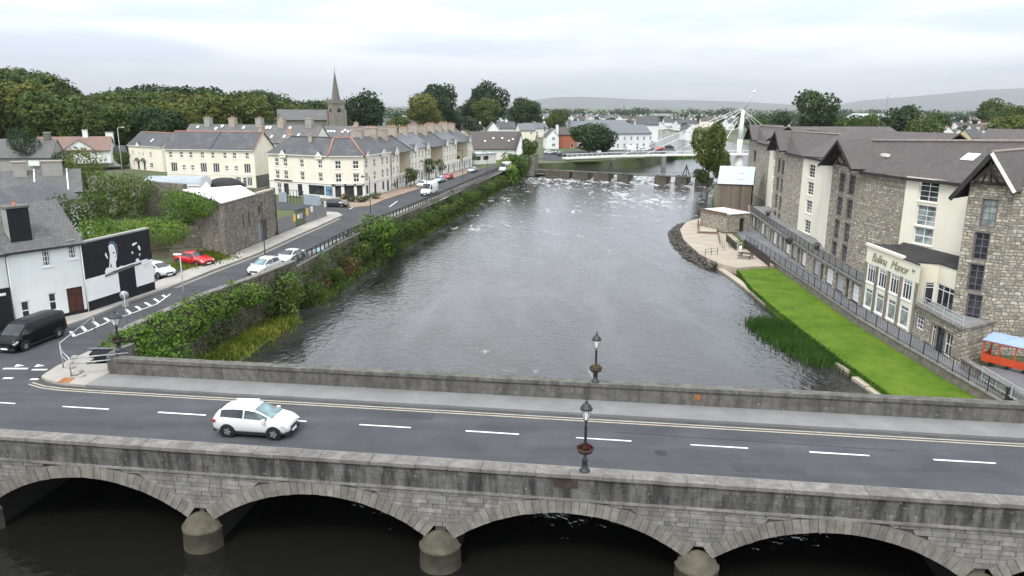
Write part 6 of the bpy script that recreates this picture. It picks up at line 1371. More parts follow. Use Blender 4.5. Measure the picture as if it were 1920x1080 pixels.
a, b = gz(1361, 452, PZ), gz(1380, 470, PZ); t = thing('timber_wall', 'dark timber screen wall left of the hut doorway', 'wall', (a.x, a.y, PZ), ang(a, b)); L = (b - a).length
for i in range(5): mb = MB(); mb.box(0, L, 0, .06, .02 + i * .22, .22 + i * .22); mb.build('board', M['dark_timber'], t)
a, b = gz(1394, 463, PZ), gz(1442, 500, PZ); t = thing('timber_screen', 'long dark timber screen behind the picnic table', 'wall', (a.x, a.y, PZ), ang(a, b)); L = (b - a).length
for i in range(6): mb = MB(); mb.box(0, L, 0, .06, .02 + i * .2, .2 + i * .2); mb.build('board', M['dark_timber'], t)
p = gz(1398, 484, PZ); t = thing('picnic_table', 'dark wooden picnic table on the patio', 'picnic table', (p.x, p.y, PZ), R(-35))
for i in range(5): mb = MB(); mb.box(-1, 1, -.36 + i * .145, -.23 + i * .145, .72, .76); mb.build('board', M['dark_timber'], t)
for s in (-1, 1):
    mb = MB(); mb.box(-1, 1, s * .75 - .13, s * .75 + .13, .42, .46); mb.build('seat', M['dark_timber'], t)
    for x in (-.75, .75): mb = MB(); mb.beam((x, s * .25, .72), (x, s * .7, 0), .07, .09); mb.build('leg', M['dark_timber'], t)
for x in (-.75, .75): mb = MB(); mb.box(x - .04, x + .04, -.8, .8, .34, .42); mb.build('cross_bar', M['dark_timber'], t)
p = gz(1388, 475, PZ); t = thing('garden_statue', 'pale curved ornament beside the picnic table', 'ornament', (p.x, p.y, PZ)); mb = MB(); mb.lathe([(.28, 0), (.3, .1), (.14, .2), (.12, .5), (.25, .75), (.2, 1.0), (.08, 1.1), (0, 1.15)], 10); mb.build('figure', M['offwhite'], t); mb = MB(); mb.box(-.35, .35, -.35, .35, -.02, .08); mb.build('base', M['coping'], t)
p = gz(1438, 492, PZ); t = thing('yellow_lamp', 'small yellow bollard light beside the lawn end', 'bollard', (p.x, p.y, PZ)); mb = MB(); mb.lathe([(.12, 0), (.1, .5), (.16, .55), (.16, .8), (0, .9)], 10); mb.build('body', M['sign_yellow'], t); mb = MB(); mb.lathe([(.17, .8), (.05, .92), (0, .94)], 10); mb.build('cap', M['terracotta'], t)
c, n_ = lobes_leaves([(0, 0, .4, 1.3, .6), (1.4, -1.2, .3, 1.0, .5), (.6, -.4, .6, .9, .5)], 900); p = gz(1384, 464, PZ); t = thing('patio_shrub', 'low green shrub at the foot of the ramp on the patio', 'shrub', (p.x, p.y, PZ)); link('foliage', quads(c, n_, rng.uniform(.12, .26, len(c)), M['leaf_bank'], 'foliage'), t); mb = MB(); mb.tube((0, 0, 0), (.2, -.2, .5), .05, .02, 5); mb.build('stem', M['bark'], t)
# ================================================================ weir with its walkway, white water
t = thing('fish_weir', 'old stone weir with a row of dark piers and a low walkway', 'weir', (6, 231, 0)); WO = Vector((6, 231, 0))
wa0, wb0 = Vector((5, 231.5, 0)), Vector((58, 203, 0)); wd = (wb0 - wa0).normalized(); wn = Vector((-wd.y, wd.x, 0)); wan = ang(wa0, wb0)
def onw(x): # distance along the weir of a pixel column
    p = on(x, 340, wa0, wb0); return (p - wa0).to_2d().dot(wd.to_2d())
for (x0, x1, dp) in ((1022, 1067, 5), (1073, 1102, 4.5), (1113, 1141, 4.5), (1157, 1178, 4.5), (1227, 1249, 4.5), (1266, 1287, 4.5), (1303, 1330, 5)):
    a, b = onw(x0), onw(x1); c_ = wa0 + wd * a - WO; rs = random.random()
    mb = MB(); L = b - a; dz = random.uniform(-.1, .15); mb.hexa([(-.15, -.3, -2.4), (L + .15, -.3, -2.4), (L + .1, dp, -2.4), (-.1, dp, -2.4), (0, 0, 2.3 + dz), (L, 0, 2.3 + dz), (L, dp - .2, 2.3 + dz), (0, dp - .2, 2.3 + dz)])
    mb.build('pier', M['weir_stone'], t, (c_.x, c_.y, -4), (0, 0, wan))
    for k in range(3): m2 = MB(); m2.box(L * (.1 + .3 * k), L * (.3 + .3 * k), .3, 1.2, 2.3 + dz, 2.55 + random.random() * .35); m2.build('pier_block', M['weir_stone'], t, (c_.x, c_.y, -4), (0, 0, wan))
e = onw(1326)
mb = MB(); mb.box(-1, e, .2, 1.3, -1.62, -1.42); c_ = wa0 - WO; mb.build('walkway', M['coping'], t, (c_.x, c_.y, 0), (0, 0, wan))
mb = MB(); [mb.beam((s, .25, -1.4), (s, .25, -.5), .05, .05) for s in np.arange(0, e, 2.5)]; mb.beam((0, .25, -.5), (e, .25, -.5), .05, .05); x = mb.build('handrail', M['iron'], t, (c_.x, c_.y, 0), (0, 0, wan))
for xx in (1141, 1283): 
    s = onw(xx); mb = MB(); mb.beam((s - 1, 1.5, -1.4), (s, 1.5, 1.5), .22, .22); mb.beam((s + 1, 1.5, -1.4), (s, 1.5, 1.5), .22, .22); mb.beam((s, 1.5, -1.4), (s, 1.5, 1.8), .18, .18); mb.build('sluice_hoist', M['iron'], t, (c_.x, c_.y, 0), (0, 0, wan))
def wave(mb, x0, x1, y0, y1, nx, ny, zf):
    k = len(mb.v)
    for j in range(ny + 1):
        for i in range(nx + 1): X, Y = x0 + (x1 - x0) * i / nx, y0 + (y1 - y0) * j / ny; mb.v.append((X, Y, zf(X, Y)))
    for j in range(ny):
        for i in range(nx): a = k + j * (nx + 1) + i; mb.f.append((a, a + 1, a + nx + 2, a + nx + 1)); mb.sm.append(True)
# water tumbling through the weir, then breaking below it
rs = random.Random(4); ph = [rs.random() * 6.28 for _ in range(12)]
mb = MB()
def zf(s, q):                                   # s along the weir, q across (upstream positive)
    drop = 1 / (1 + math.exp(-(q - 2.2) * 1.3)); z = -4.07 + .98 * drop - (.3 if q < -6.5 else 0)
    tb = .15 * math.exp(-((q - .0) / 4.5) ** 2); return z + tb * (math.sin(s * 1.3 + ph[0] + q) + math.sin(s * 2.9 + ph[1] - q * 1.7) * .6 + math.sin(q * 2.4 + ph[2] + s * .5) * .7)
wave(mb, -3, 62, -7, 12, 130, 44, zf); o = mb.build('white_water', M['foam'], None, wa0, (0, 0, wan)); o['kind'] = 'stuff'; tag(o, 'white water breaking through and below the weir piers', 'water')
mb = MB()
def zf2(s, q): f = max(0, 1 - abs(q) / 3.2) * max(0, 1 - abs(s - 8) / 9); return -4.12 + .5 * f * (.6 + .4 * math.sin(s * 1.9 + q)) * (1 + .5 * math.sin(q * 3))
p = gz(1268, 366, -4); wave(mb, 0, 17, -3.4, 3.4, 34, 16, zf2); o = mb.build('white_water', M['foam'], None, p, (0, 0, R(4))); o['kind'] = 'stuff'; tag(o, 'streak of white rapids beside the boathouse', 'water')
# ================================================================ footbridge with leaning white mast
mb_ = gz(1385, 291, .5)
t = thing('footbridge', 'white cable-stayed footbridge with a tall leaning mast', 'bridge', (mb_.x, mb_.y, 0)); FO = Vector((mb_.x, mb_.y, 0))
dk = [gz(1058, 297, .6), gz(1150, 293, .8), gz(1240, 291, .9), gz(1330, 290, .9), Vector((mb_.x + 2, mb_.y - 1, .9)), Vector((mb_.x + 26, mb_.y + 6, .4))]
for a, b in zip(dk[:-1], dk[1:]):
    m2 = MB(); m2.beam(a - FO, b - FO, 2.6, .5); m2.build('deck', M['offwhite'], t)
    for s in (-1.25, 1.25):
        d = (b - a).normalized(); n = Vector((-d.y, d.x, 0)) * s; m2 = MB(); m2.beam(a - FO + n + Vector((0, 0, 1.3)), b - FO + n + Vector((0, 0, 1.3)), .08, .08); L = (b - a).length
        for i in range(int(L / 2)): q = a - FO + n + (b - a) * (i * 2 / L); m2.beam(q, q + Vector((0, 0, 1.3)), .05, .05)
        m2.build('parapet_rail', M['upvc'], t)
def AT(x, y, Y=None): return at(x, y, Y or mb_.y) - FO
f0, f1, f2 = AT(1385, 291), AT(1393.5, 206), AT(1414, 172)
m2 = MB(); m2.tube(f0, f0.lerp(f1, .35), .75, .95, 12); m2.tube(f0.lerp(f1, .35), f1, .95, .5, 12); m2.build('mast', M['upvc'], t); m2 = MB(); m2.tube(f1 + Vector((.1, 0, -.3)), f2, .38, .2, 10); m2.build('mast_tip', M['grey_post'], t); m2 = MB(); m2.tube(f2 + Vector((-.6, 0, -.3)), f2 + Vector((.5, 0, .5)), .28, .28, 8); m2.build('mast_head', M['upvc'], t)
def decky(x): p = on(x, 290, dk[0], dk[3]); return p
for (hx, hy), (bx, by) in (((1391, 205), (1208, 285)), ((1388, 210), (1262, 287)), ((1385, 219), (1305, 287)), ((1382, 228), (1345, 287)), ((1391, 203), (1165, 288))):
    b = decky(bx); m2 = MB(); m2.tube(AT(hx, hy), Vector((b.x, b.y, 1.2)) - FO, .1, .1, 6); m2.build('stay_cable', M['upvc'], t)
for bx, by in ((1414, 242), (1442, 240), (1428, 240)): q = at(bx, by, mb_.y + 14); q = f1 + (q - FO - f1) * 2.2; q.z = 0; m2 = MB(); m2.tube(f1, q, .1, .1, 6); m2.build('stay_cable', M['upvc'], t)
m2 = MB(); m2.lathe([(1.7, -6), (1.7, -.2), (1.2, .3)], 14); m2.build('mast_base', M['offwhite'], t, (f0.x, f0.y, 0))
for x in (1150, 1245): p = decky(x); m2 = MB(); m2.box(-.7, .7, -.7, .7, -6, .6); m2.build('pier', M['concrete'], t, (p.x - FO.x, p.y - FO.y, 0))
# river bank beyond the weir: stone quay, grass slope
stone_wall('quay_wall', 'grey stone quay wall where the footbridge lands', gz(1085, 312, -3).to_2d(), gz(1180, 309, -3).to_2d(), 3.0, .6, 0, -3.1, 'old_stone', 'coping')
mb = MB(); mb.hexa([gz(1040, 320, -3.2), gz(1120, 312, -3.2), gz(1180, 309, -3.2) , gz(1060, 304, -.1), gz(1040, 318, -3.0), gz(1120, 310, -3.0), gz(1110, 303, .0), gz(1062, 303, .05)]); o = mb.build('grass_slope', M['lawn']); o['kind'] = 'structure'
def strip_leaves(name, pts, width, height, n, size, mat, label, cat='grass', up=(0, 0, 1), aspect=2.5):
    P = []; Nn = []
    for a, b in zip(pts[:-1], pts[1:]):
        k = max(1, int(n * (Vector(b) - Vector(a)).length / sum((Vector(q) - Vector(p)).length for p, q in zip(pts[:-1], pts[1:])))); f = rng.random((k, 1)); A, Bv = np.array(a), np.array(b); p = A + (Bv - A) * f
        p = p + rng.normal(scale=width / 2, size=(k, 3)) * np.array([1, 1, 0]) + np.array([0, 0, 1]) * rng.random((k, 1)) * height; P.append(p); Nn.append(rng.normal(size=(k, 3)) * np.array([1, 1, .3]))
    P = np.concatenate(P); Nn = np.concatenate(Nn); o = link(name, quads(P, Nn, rng.uniform(.6, 1.3, len(P)) * size, M[mat], name, aspect, up)); o['kind'] = 'stuff'; tag(o, label, cat); return o
strip_leaves('reed_bank', [tuple(gz(1180, 303, -3)), tuple(gz(1240, 298, -3)), tuple(gz(1310, 293, -3))], 3.5, .7, 2600, .6, 'leaf_ivy', 'bright green reed bed under the footbridge')
# ================================================================ mid-distance houses beyond the terrace
W4_ = lambda xs, z, w_=1.0, h=1.2, k='sash2': [(x, w_, z, h, k) for x in xs]
def pxhouse(name, label, xl, xr, ybase, z0, D, h, rise, wall, roof, rot=0, **kw):
    a, b = gz(xl, ybase, z0), gz(xr, ybase, z0); return gable_house(name, label, a, ang(a, b) + R(rot), (b - a).length, D, h, rise, wall, roof, z0, **kw)
pxhouse('house', 'long white house with brown roof right of the red brick bay', 1082, 1162, 276, 0, 9, 5.8, 2.8, 'white_wall', 'brown_tile', ops={'f': W4_([1.6, 4.6, 6.8, 11, 14], 3.7, 1, 1.3) + W4_([1.6, 4.6, 6.8, 13.5], .9, 1, 1.3)})
pxhouse('house', 'red brick house between white gable and white house', 1048, 1081.5, 277, 0, 9, 5.6, 2.9, 'red_brick', 'brown_tile', ops={'f': W4_([5], .1, 1.4, 2.2, 'door')})
pxhouse('house', 'white gable-fronted house with two dark windows left of the red brick', 1024, 1047.5, 279, 0, 9, 5.0, 2.9, 'white_wall', 'brown_tile', along='y', ops={'f': W4_([2.4], 3.5, 1.3, 1.2) + W4_([2.4], .9, 1.5, 1.2)}, chim=[(5.4, 6, 1, 1.2, 9.6, 'white_wall', 0)])
pxhouse('hall', 'broad white building with pale slate roof behind the round tree', 1144, 1228, 281, 0, 12, 6.6, 3.2, 'white_wall', 'slate_blue', rot=14, ops={'f': W4_([3, 6, 9, 12, 15, 18], 3.8, 1, 1.4) + W4_([3, 6, 9, 12, 15, 18], .8, 1, 1.6)}, cat='building')
pxhouse('hall', 'large grey-roofed hall behind the brown-roofed houses', 1078, 1200, 262, 0, 16, 6.0, 4.2, 'white_wall', 'slate_blue', hip=True, cat='building')
pxhouse('house', 'tall plain white gable house at the right end of the group', 1192, 1232, 264, 0, 10, 8.4, 3.8, 'white_wall', 'slate', rot=-8, ops={'f': W4_([2], 1, 1.4, 1.4)})
pxhouse('house', 'small white gabled house below the stay cables', 1284, 1300, 262, 0, 9, 4.6, 3.2, 'white_wall', 'slate', along='y', ops={'f': W4_([2.2], 3.2, 1, 1)})
pxhouse('house', 'cream gable house with two windows behind the brown roofs', 975, 1004, 268, 0, 10, 6.0, 3.0, 'cream', 'slate_blue', rot=6, ops={'f': W4_([5, 8], 4, 1, 1.3)})
t, r = pxhouse('school', 'wide building with big brown roof and small roof windows at the end of the terrace', 888, 985, 300, 0, 17, 3.6, 5.2, 'offwhite', 'brown_tile', rot=6, cat='building', ops={'f': W4_([15, 17], .9, 1.0, 1.6, 'sash')})
for x, y in ((4, 3.2), (7, 4.6), (10, 4.6), (13.5, 4.0), (15.5, 4.9), (12, 3.3)): skylight(r, (x, y, 3.8 + .61 * y), (1, 0, 0), (0, 8.5, 5.2), .6, .7)
pxhouse('house', 'white gabled end of the brown-roofed building', 968, 985, 301, 0, 10, 4.0, 4.6, 'white_wall', 'brown_tile', rot=0, along='y', ops={})
a, b = gz(889, 309), gz(930, 306); t = thing('flat_extension', 'low grey flat-roofed extension with two wide windows past the terrace', 'building', a, ang(a, b)); L = (b - a).length
mb = MB(); ops = [(.8, 2.8, 1.2, 2.4), (4, 6.2, 1.2, 2.4)]; face(mb, (0, 0), (1, 0), L, 0, 3.0, ops); face(mb, (L, 0), (0, 1), 6, 0, 3.0, []); face(mb, (0, 6), (0, -1), 6, 0, 3.0, []); mb.build('wall', M['offwhite'], t)
for q in ops: put_window(t, (0, 0), (1, 0), q[0], q[2], q[1] - q[0], q[3] - q[2], 'grid:2:1', 'door_dark')
mb = MB(); mb.box(-.2, L + .2, -.3, 6.2, 3.0, 3.25); mb.build('roof', M['sheet_metal'], t)
t, r = pxhouse('house', 'square dark house with pyramid slate roof and chimney behind the terrace', 778, 834, 262, 0, 14, 7.0, 3.2, 'dark_render', 'slate_blue', hip=True, chim=[(8, 7, 2.2, 1.4, 11.6, 'chimney', 2)])
pxhouse('house', 'white house with steep gable behind the dark square house', 705, 716, 262, 0, 9, 6.8, 3, 'white_wall', 'slate', along='y')
pxhouse('house', 'white gable with grey roof behind the brown roofs', 915, 935, 266, 0, 9, 6.4, 3.2, 'white_wall', 'slate', along='y', ops={'f': W4_([2.2], 3.4, 1.2, 1.2)})
pxhouse('house', 'grey-roofed white house right of that gable', 936, 966, 264, 0, 9, 6.2, 3.2, 'white_wall', 'slate', chim=[(4, 4.5, 1, 1, 10.6, 'white_wall', 0)])
pxhouse('house', 'small white cottage gable below the big dark trees', 944, 957, 252, 0, 8, 6.2, 3.4, 'white_wall', 'slate', along='y')
pxhouse('house', 'little house with porch between the big dark trees', 868, 884, 252, 0, 8, 4.4, 3.2, 'offwhite', 'slate', along='y', ops={'f': W4_([1.2, 4], 1.4, 1, 1.6)})
pxhouse('house', 'dark brown-roofed house behind the terrace end', 855, 890, 258, 0, 10, 4.8, 3.4, 'grey_render', 'brown_tile')
a = gz(1010, 320, 0); t = thing('pump_house', 'small stone hut with doorway at the left end of the weir', 'hut', (2.2, 232, -.1), R(-20)); mb = MB(); ops = [(2.6, 3.6, .1, 2.1)]; face(mb, (0, 0), (1, 0), 4.6, -3.5, 2.8, ops, .3); face(mb, (4.6, 0), (0, 1), 4, -3.5, 2.8, []); face(mb, (0, 4), (0, -1), 4, -3.5, 2.8, []); mb.build('wall', M['old_bed'], t); rubble(t, (0, 0), (1, 0), 4.6, -1, 2.8, ops, 'old_stone'); mb = MB(); mb.box(2.6, 3.6, .28, .33, .1, 2.1); mb.build('door', M['felt'], t); mb = MB(); mb.box(-.15, 4.75, -.15, 4.2, 2.8, 3.0); mb.build('roof', M['coping'], t)
# ================================================================ the far town: houses by the hundred, each its own
hm = {}
def far_house_mesh(k):
    if k in hm: return hm[k]
    L, D, h, rise = [(11, 8, 4.6, 3.2), (9, 8, 3.0, 3.4), (14, 8, 4.8, 3.0), (8, 8, 5.2, 3.4)][k[0]]
    w_ = MB(); face(w_, (0, 0), (1, 0), L, -.3, h, [(1.2, 2.3, .9, 2.1), (L - 2.6, L - 1.4, .9, 2.1), (L / 2 - .5, L / 2 + .5, 0, 2.1)]); face(w_, (L, 0), (0, 1), D, -.3, h, [], gable=(.5, h + rise)); face(w_, (L, D), (-1, 0), L, -.3, h, []); face(w_, (0, D), (0, -1), D, -.3, h, [], gable=(.5, h + rise))
    r_ = MB(); slab(r_, [(-.3, -.4, h), (L + .3, -.4, h), (L + .3, D / 2, h + rise + .2), (-.3, D / 2, h + rise + .2)]); slab(r_, [(L + .3, D + .4, h), (-.3, D + .4, h), (-.3, D / 2, h + rise + .2), (L + .3, D / 2, h + rise + .2)])
    c_ = MB(); c_.box(L - 1.2, L - .3, D / 2 - .5, D / 2 + .5, h + 1, h + rise + 1.1)
    rm = r_.mesh(M[k[2]], 'roof'); auto_uv(rm); hm[k] = (w_.mesh(M[k[1]], 'wall'), rm, c_.mesh(M[k[1]], 'chimney')); return hm[k]
FL = {('white_wall', 'slate'): 'white house with grey slate roof in the far town', ('white_wall', 'brown_tile'): 'white house with brown tiled roof in the far town', ('offwhite', 'slate_blue'): 'pale house with light grey roof in the far town', ('cream', 'brown_tile'): 'cream house with brown roof in the far town', ('white_wall', 'red_tile'): 'white house with reddish roof in the far town', ('tan_wall', 'slate'): 'tan house with slate roof in the far town'}
keys = list(FL)
def far_house(x, y, rz, kk=None, s=1.0, z=0):
    kk = kk or random.choice(keys); w_, r_, c_ = far_house_mesh((random.randrange(4), *kk))
    t = thing('town_house', FL[kk], 'house', (x, y, z), rz, 'houses of the far town: ' + kk[0].replace('_', ' ') + ' and ' + kk[1].replace('_', ' ')); t.scale = (s, s, s)
    link('wall', w_, t); link('roof', r_, t); link('chimney', c_, t)
rs = random.Random(11); nh = 0
def rnd_at(x0, x1, Y0, Y1):
    X = rs.uniform(x0, x1); Y = Y0 * (Y1 / Y0) ** rs.random(); v = ray(X, 205); return CAM.x + v.x / v.y * Y, Y
for (x0, x1, Y0, Y1, n) in ((1000, 1480, 430, 1050, 105), (700, 790, 330, 640, 16), (1440, 1940, 480, 1100, 40), (1680, 1930, 300, 520, 26), (840, 1000, 420, 800, 12)):
    taken = []
    for i in range(n):
        for _ in range(12):
            x, y = rnd_at(x0, x1, Y0, Y1)
            if all(math.dist((x, y), q) > 16 for q in taken) and not (50 < x < 175 and y < 560): break
        taken.append((x, y)); far_house(x, y, rs.uniform(-.5, .5) + rs.choice([0, 0, 1.57]), rs.choice(keys[:4] if x0 < 1400 else keys))
# large sheds of the far town
for i, (x0, x1, yb, Y, h, wl__, rf_, lab) in enumerate([(1607, 1668, 217, 760, 9, 'white', 'sheet_metal', 'long white warehouse on the skyline behind the hotel'), (1700, 1760, 225, 620, 9, 'white_wall', 'red_tile', 'white building with red roofs behind the hotel'), (1225, 1260, 216, 900, 7, 'offwhite', 'slate_blue', 'pale hall on the far skyline left of the mast')]):
    a, b = at(x0, yb, Y), at(x1, yb, Y); gable_house('warehouse', lab, a, 0, b.x - a.x, 24, h, 3, wl__, rf_, over=.4, cat='building')
# radio mast
p = at(1662, 205, 1500); t = thing('radio_mast', 'thin lattice radio mast on the skyline', 'mast', (p.x, p.y, 0)); mb = MB(); mb.tube((0, 0, 0), (0, 0, 46), 1.0, .3, 4, sm=False); mb.build('shaft', M['steel'], t); mb = MB(); mb.box(-2, 2, -.3, .3, 38, 39); mb.build('aerial', M['steel'], t)
# ================================================================ river wall on the left, bank plants
t = thing('river_wall', 'old stone river wall along the left bank below the street', 'wall', (0, 0, 0))
LW = LB[3:14]
for i, (a, b) in enumerate(zip(LW[:-1], LW[1:])):
    L = math.dist(a, b); an = ang(a, b); top = .95 if a[1] < 76 else .25
    mb = MB(); mb.box(0, L, 0, .5, -2.6, top + 4); mb.build('wall', M['old_bed'], t, (a[0], a[1], -4), (0, 0, an))
    d = (math.cos(an), math.sin(an)); rubble(t, a, d, L, -4.1, top, (), 'river_stone', .3, .8, .2, .42, 110 if i in (1, 2) else 0, out=.1)
    mb = MB(); mb.box(-.02, L + .02, -.1, .62, top + .005, top + .16); mb.build('wall_cap', M['coping'], t, (a[0], a[1], 0), (0, 0, an))
railing('river_railing', 'dark post and rail fence on the river wall along the street', [(p[0] - .3, p[1]) for p in LB[6:14]], .25, 1.15, 'rail_grey', 1.45, .24, (1.0, .15), .075, br_=.012)
# clipped ivy hedge beside the bridge end
lob = []
for i in range(64):
    f = i / 63; p = Vector(LB[2]).lerp(Vector(LB[4]), f * 1.0) if f < .75 else Vector(LB[4]).lerp(Vector(LB[5]), (f - .75) * 4)
    if f < .75: p = Vector((-27.7, 50.0)).lerp(Vector((-26.4, 63.5)), f / .75)
    for q in range(2): lob.append((p.x + random.uniform(-.7, 1.0), p.y + random.uniform(-.4, .4), random.uniform(-.9, .75), random.uniform(.7, 1.1), random.uniform(.7, 1.05)))
for i in range(14): lob.append((random.uniform(-27.2, -24.6), random.uniform(49.5, 55.5), random.uniform(-2.6, .1), 1.0, 1.0))
c, n_ = lobes_leaves(lob, 30000, .1, .15); t = thing('ivy_hedge', 'bright green ivy hedge on the river wall beside the bridge end', 'hedge', (-27, 56, 0)); o = link('foliage', quads(c - np.array([-27, 56, 0]), n_, rng.uniform(.55, 1.3, len(c)) * .24, M['leaf_ivy'], 'foliage'), t); o['kind'] = 'stuff'
# grass at the foot of the wall
P = lambda x, y, z=-4.0: tuple(gz(x, y, z))
strip_leaves('bank_grass', [(-25.6, 50, -4.0), (-24.6, 58, -4.0), (-23.6, 66, -4.0), (-22.4, 71.5, -4.0)], 1.7, .75, 9000, .16, 'bank_grass', 'yellow-green rough grass at the foot of the river wall near the bridge', aspect=3.5)
mb = MB(); mb.prism(ccw([(-28.5, 46), (-23.7, 50), (-22.9, 58), (-22.2, 66), (-21.4, 73), (-22.9, 78), (-26, 66), (-28, 52)]), -5, -3.92); o = mb.build('mud_bank', M['ground']); o['kind'] = 'structure'
strip_leaves('bank_grass', [(-21.0, 78, -4.0), (-20.2, 90, -4), (-18.0, 106, -4), (-12.4, 140, -4), (-8, 166, -4), (-2.6, 200, -4)], 1.0, .6, 6000, .22, 'leaf_bank', 'dark green weeds along the water below the street', aspect=2.6)
# shrubs along the left bank: each its own
rs = random.Random(3)
ONES = 'zeroth first second third fourth fifth sixth seventh eighth ninth tenth eleventh twelfth thirteenth fourteenth fifteenth sixteenth seventeenth eighteenth nineteenth twentieth'.split()
def nth(n): return ONES[n] if n <= 20 else 'twenty-' + ONES[n - 20] if n < 30 else 'thirtieth' if n == 30 else 'thirty-' + ONES[n - 30]
def along(y):
    for a, b in zip(LB[:-1], LB[1:]):
        if a[1] <= y <= b[1]: f = (y - a[1]) / (b[1] - a[1]); return a[0] + (b[0] - a[0]) * f
    return LB[-1][0]
descr = ['bushy', 'spreading', 'tall', 'dense', 'straggling', 'rounded']
ys = [73, 77.5, 80, 84, 88, 92, 97, 101, 103, 106, 110, 118, 122, 127, 131, 135, 139, 143, 147, 151, 155, 160, 164, 168, 172, 177, 181, 186, 190, 195, 199, 204, 209, 214, 218, 222]
big = {73: 1.25, 101: 1.1, 103: 1.45, 106: 1.15, 204: 1.7, 209: 1.9, 214: 2.0, 218: 1.7, 222: 1.5}
for i, y in enumerate(ys):
    s = big.get(y, rs.uniform(.55, .85)); low = rs.random() < .35 and y not in big
    m_ = 'leaf_rust' if y in (84, 92) else 'leaf_ivy' if y in (103, 204) else None
    tree('shrub', descr[i % 6] + (' russet' if m_ == 'leaf_rust' else ' bright green' if m_ == 'leaf_ivy' else ' green') + ' shrub on the river wall, %s one along from the bridge' % nth(i + 1), along(y) + .7 + .35 * s, y, -4.2 if y < 95 and y not in big else -3.6 if s < 1.2 else -4, s * (1.0 if y < 95 else 1.15), 1.15, i % 4, 'shrubs growing along the left bank', 'shrub', m_)
# creeping growth over the river wall itself
lob = []
for i in range(110):
    y = 62 + 90 * (i / 110) ** 1.2 + random.uniform(-1, 1); x = along(y); lob.append((x + random.uniform(-.1, .5), y, random.uniform(-3.9, .1), random.uniform(.45, .95), random.uniform(.4, .9)))
leaf_stuff('ivy', lob, 15000, .24, M['leaf_bank'], 'dark creeping growth over the river wall below the street', 'ivy')
# reeds before the lawn
strip_leaves('reed_bed', [P(1434, 606), P(1470, 636), P(1512, 660), P(1552, 680)], 1.6, .2, 17000, .1, 'reed', 'dense dark green reed bed in the water beside the lawn', 'reeds', aspect=11)
# scruffy rim of grass between lawn and slabs
strip_leaves('lawn_fringe', [(28.0, 46, -3.6), (27.5, 60, -3.6), (27.5, 76, -3.6), (27.9, 86, -3.6), (29.1, 95, -3.6)], .18, .2, 5000, .06, 'reed', 'ragged dark grass rim along the lower edge of the lawn', aspect=4)
# ivy over the ruined walls and the stone store
def ivy(label, pts, Y, n, size, r=1.2, mat='leaf_ivy', depth=1.0):
    lob = [(*(at(x, y, Y + random.uniform(-depth, depth))), r * random.uniform(.7, 1.2), r * random.uniform(.6, 1.0)) for x, y in pts]; o = leaf_stuff('ivy', lob, n, size, M[mat], label, 'ivy'); return o
pts = [(random.uniform(165, 262), random.uniform(338, 372)) for _ in range(30)] + [(random.uniform(200, 262), random.uniform(345, 400)) for _ in range(24)]
ivy('dark green ivy smothering the long yard wall behind the mural', pts, 116, 16000, .4, 1.9, 'leaf_bank', 2)
a_, b_ = gz(425, 482), gz(345, 442)
lob = []
for i in range(75):                                # over the top of the side wall, hanging lower towards its far end
    f = random.random() ** .8; p = Vector((-33.4, 85.2)).lerp(Vector((-44.5, 98.5)), f); z = 6.2 - random.random() * (1.0 + 5.5 * max(0, f - .2))
    lob.append((p.x - random.uniform(-.2, .9), p.y - random.uniform(.1, .8), max(.3, z), random.uniform(.6, 1.2), random.uniform(.5, 1.0)))
for i in range(26): lob.append((random.uniform(-48, -41), random.uniform(86, 97), random.uniform(.2, 3.2), random.uniform(.9, 1.5), random.uniform(.8, 1.3)))
leaf_stuff('ivy', lob, 19000, .26, M['leaf_ivy'], 'bright green ivy spilling over the side wall of the stone store', 'ivy')
lob = [(*at(random.uniform(160, 340), random.uniform(425, 442) - 0.0, 84), random.uniform(.9, 1.5), random.uniform(.8, 1.2)) for _ in range(34)]
lob = [(x, y, min(z, 4.6), r_, q) for x, y, z, r_, q in lob]; leaf_stuff('bramble', lob, 11000, .26, M['leaf_ivy'], 'green brambles on the waste ground behind the mural wall', 'bramble')
tree('near', 'round dark green bush behind the mural wall', *at(160, 440, 92).to_2d(), 0, .95, .95, 1, name='bush', mat='leaf_mid')
tree('near', 'spreading olive-green tree before the bungalow', *at(160, 330, 150).to_2d(), 0, 1.02, 1.12, 2, mat='leaf_olive')
tree('near', 'small dark bush beside the bungalow gate', *at(118, 300, 186).to_2d(), 1.5, .7, .8, 0, name='bush', mat='leaf_dark')
tree('near', 'dark shrubbery at the left end of the bungalow', *at(45, 300, 190).to_2d(), 1.5, 1.1, 1.2, 3, name='bush', mat='leaf_dark')
strip_leaves('lawn_patch', [(*at(212, 320, 160).to_2d(), .0), (*at(250, 322, 160).to_2d(), .0)], 3.5, .2, 2500, .5, 'leaf_ivy', 'patch of bright lawn beside the small cream house', 'grass', aspect=.8)
strip_leaves('weeds', [(-36, 78.5, 0), (-33.5, 84, 0), (-36.5, 86.5, 0)], 2.2, .25, 3500, .2, 'bank_grass', 'rough grass round the red car', 'grass', aspect=2)
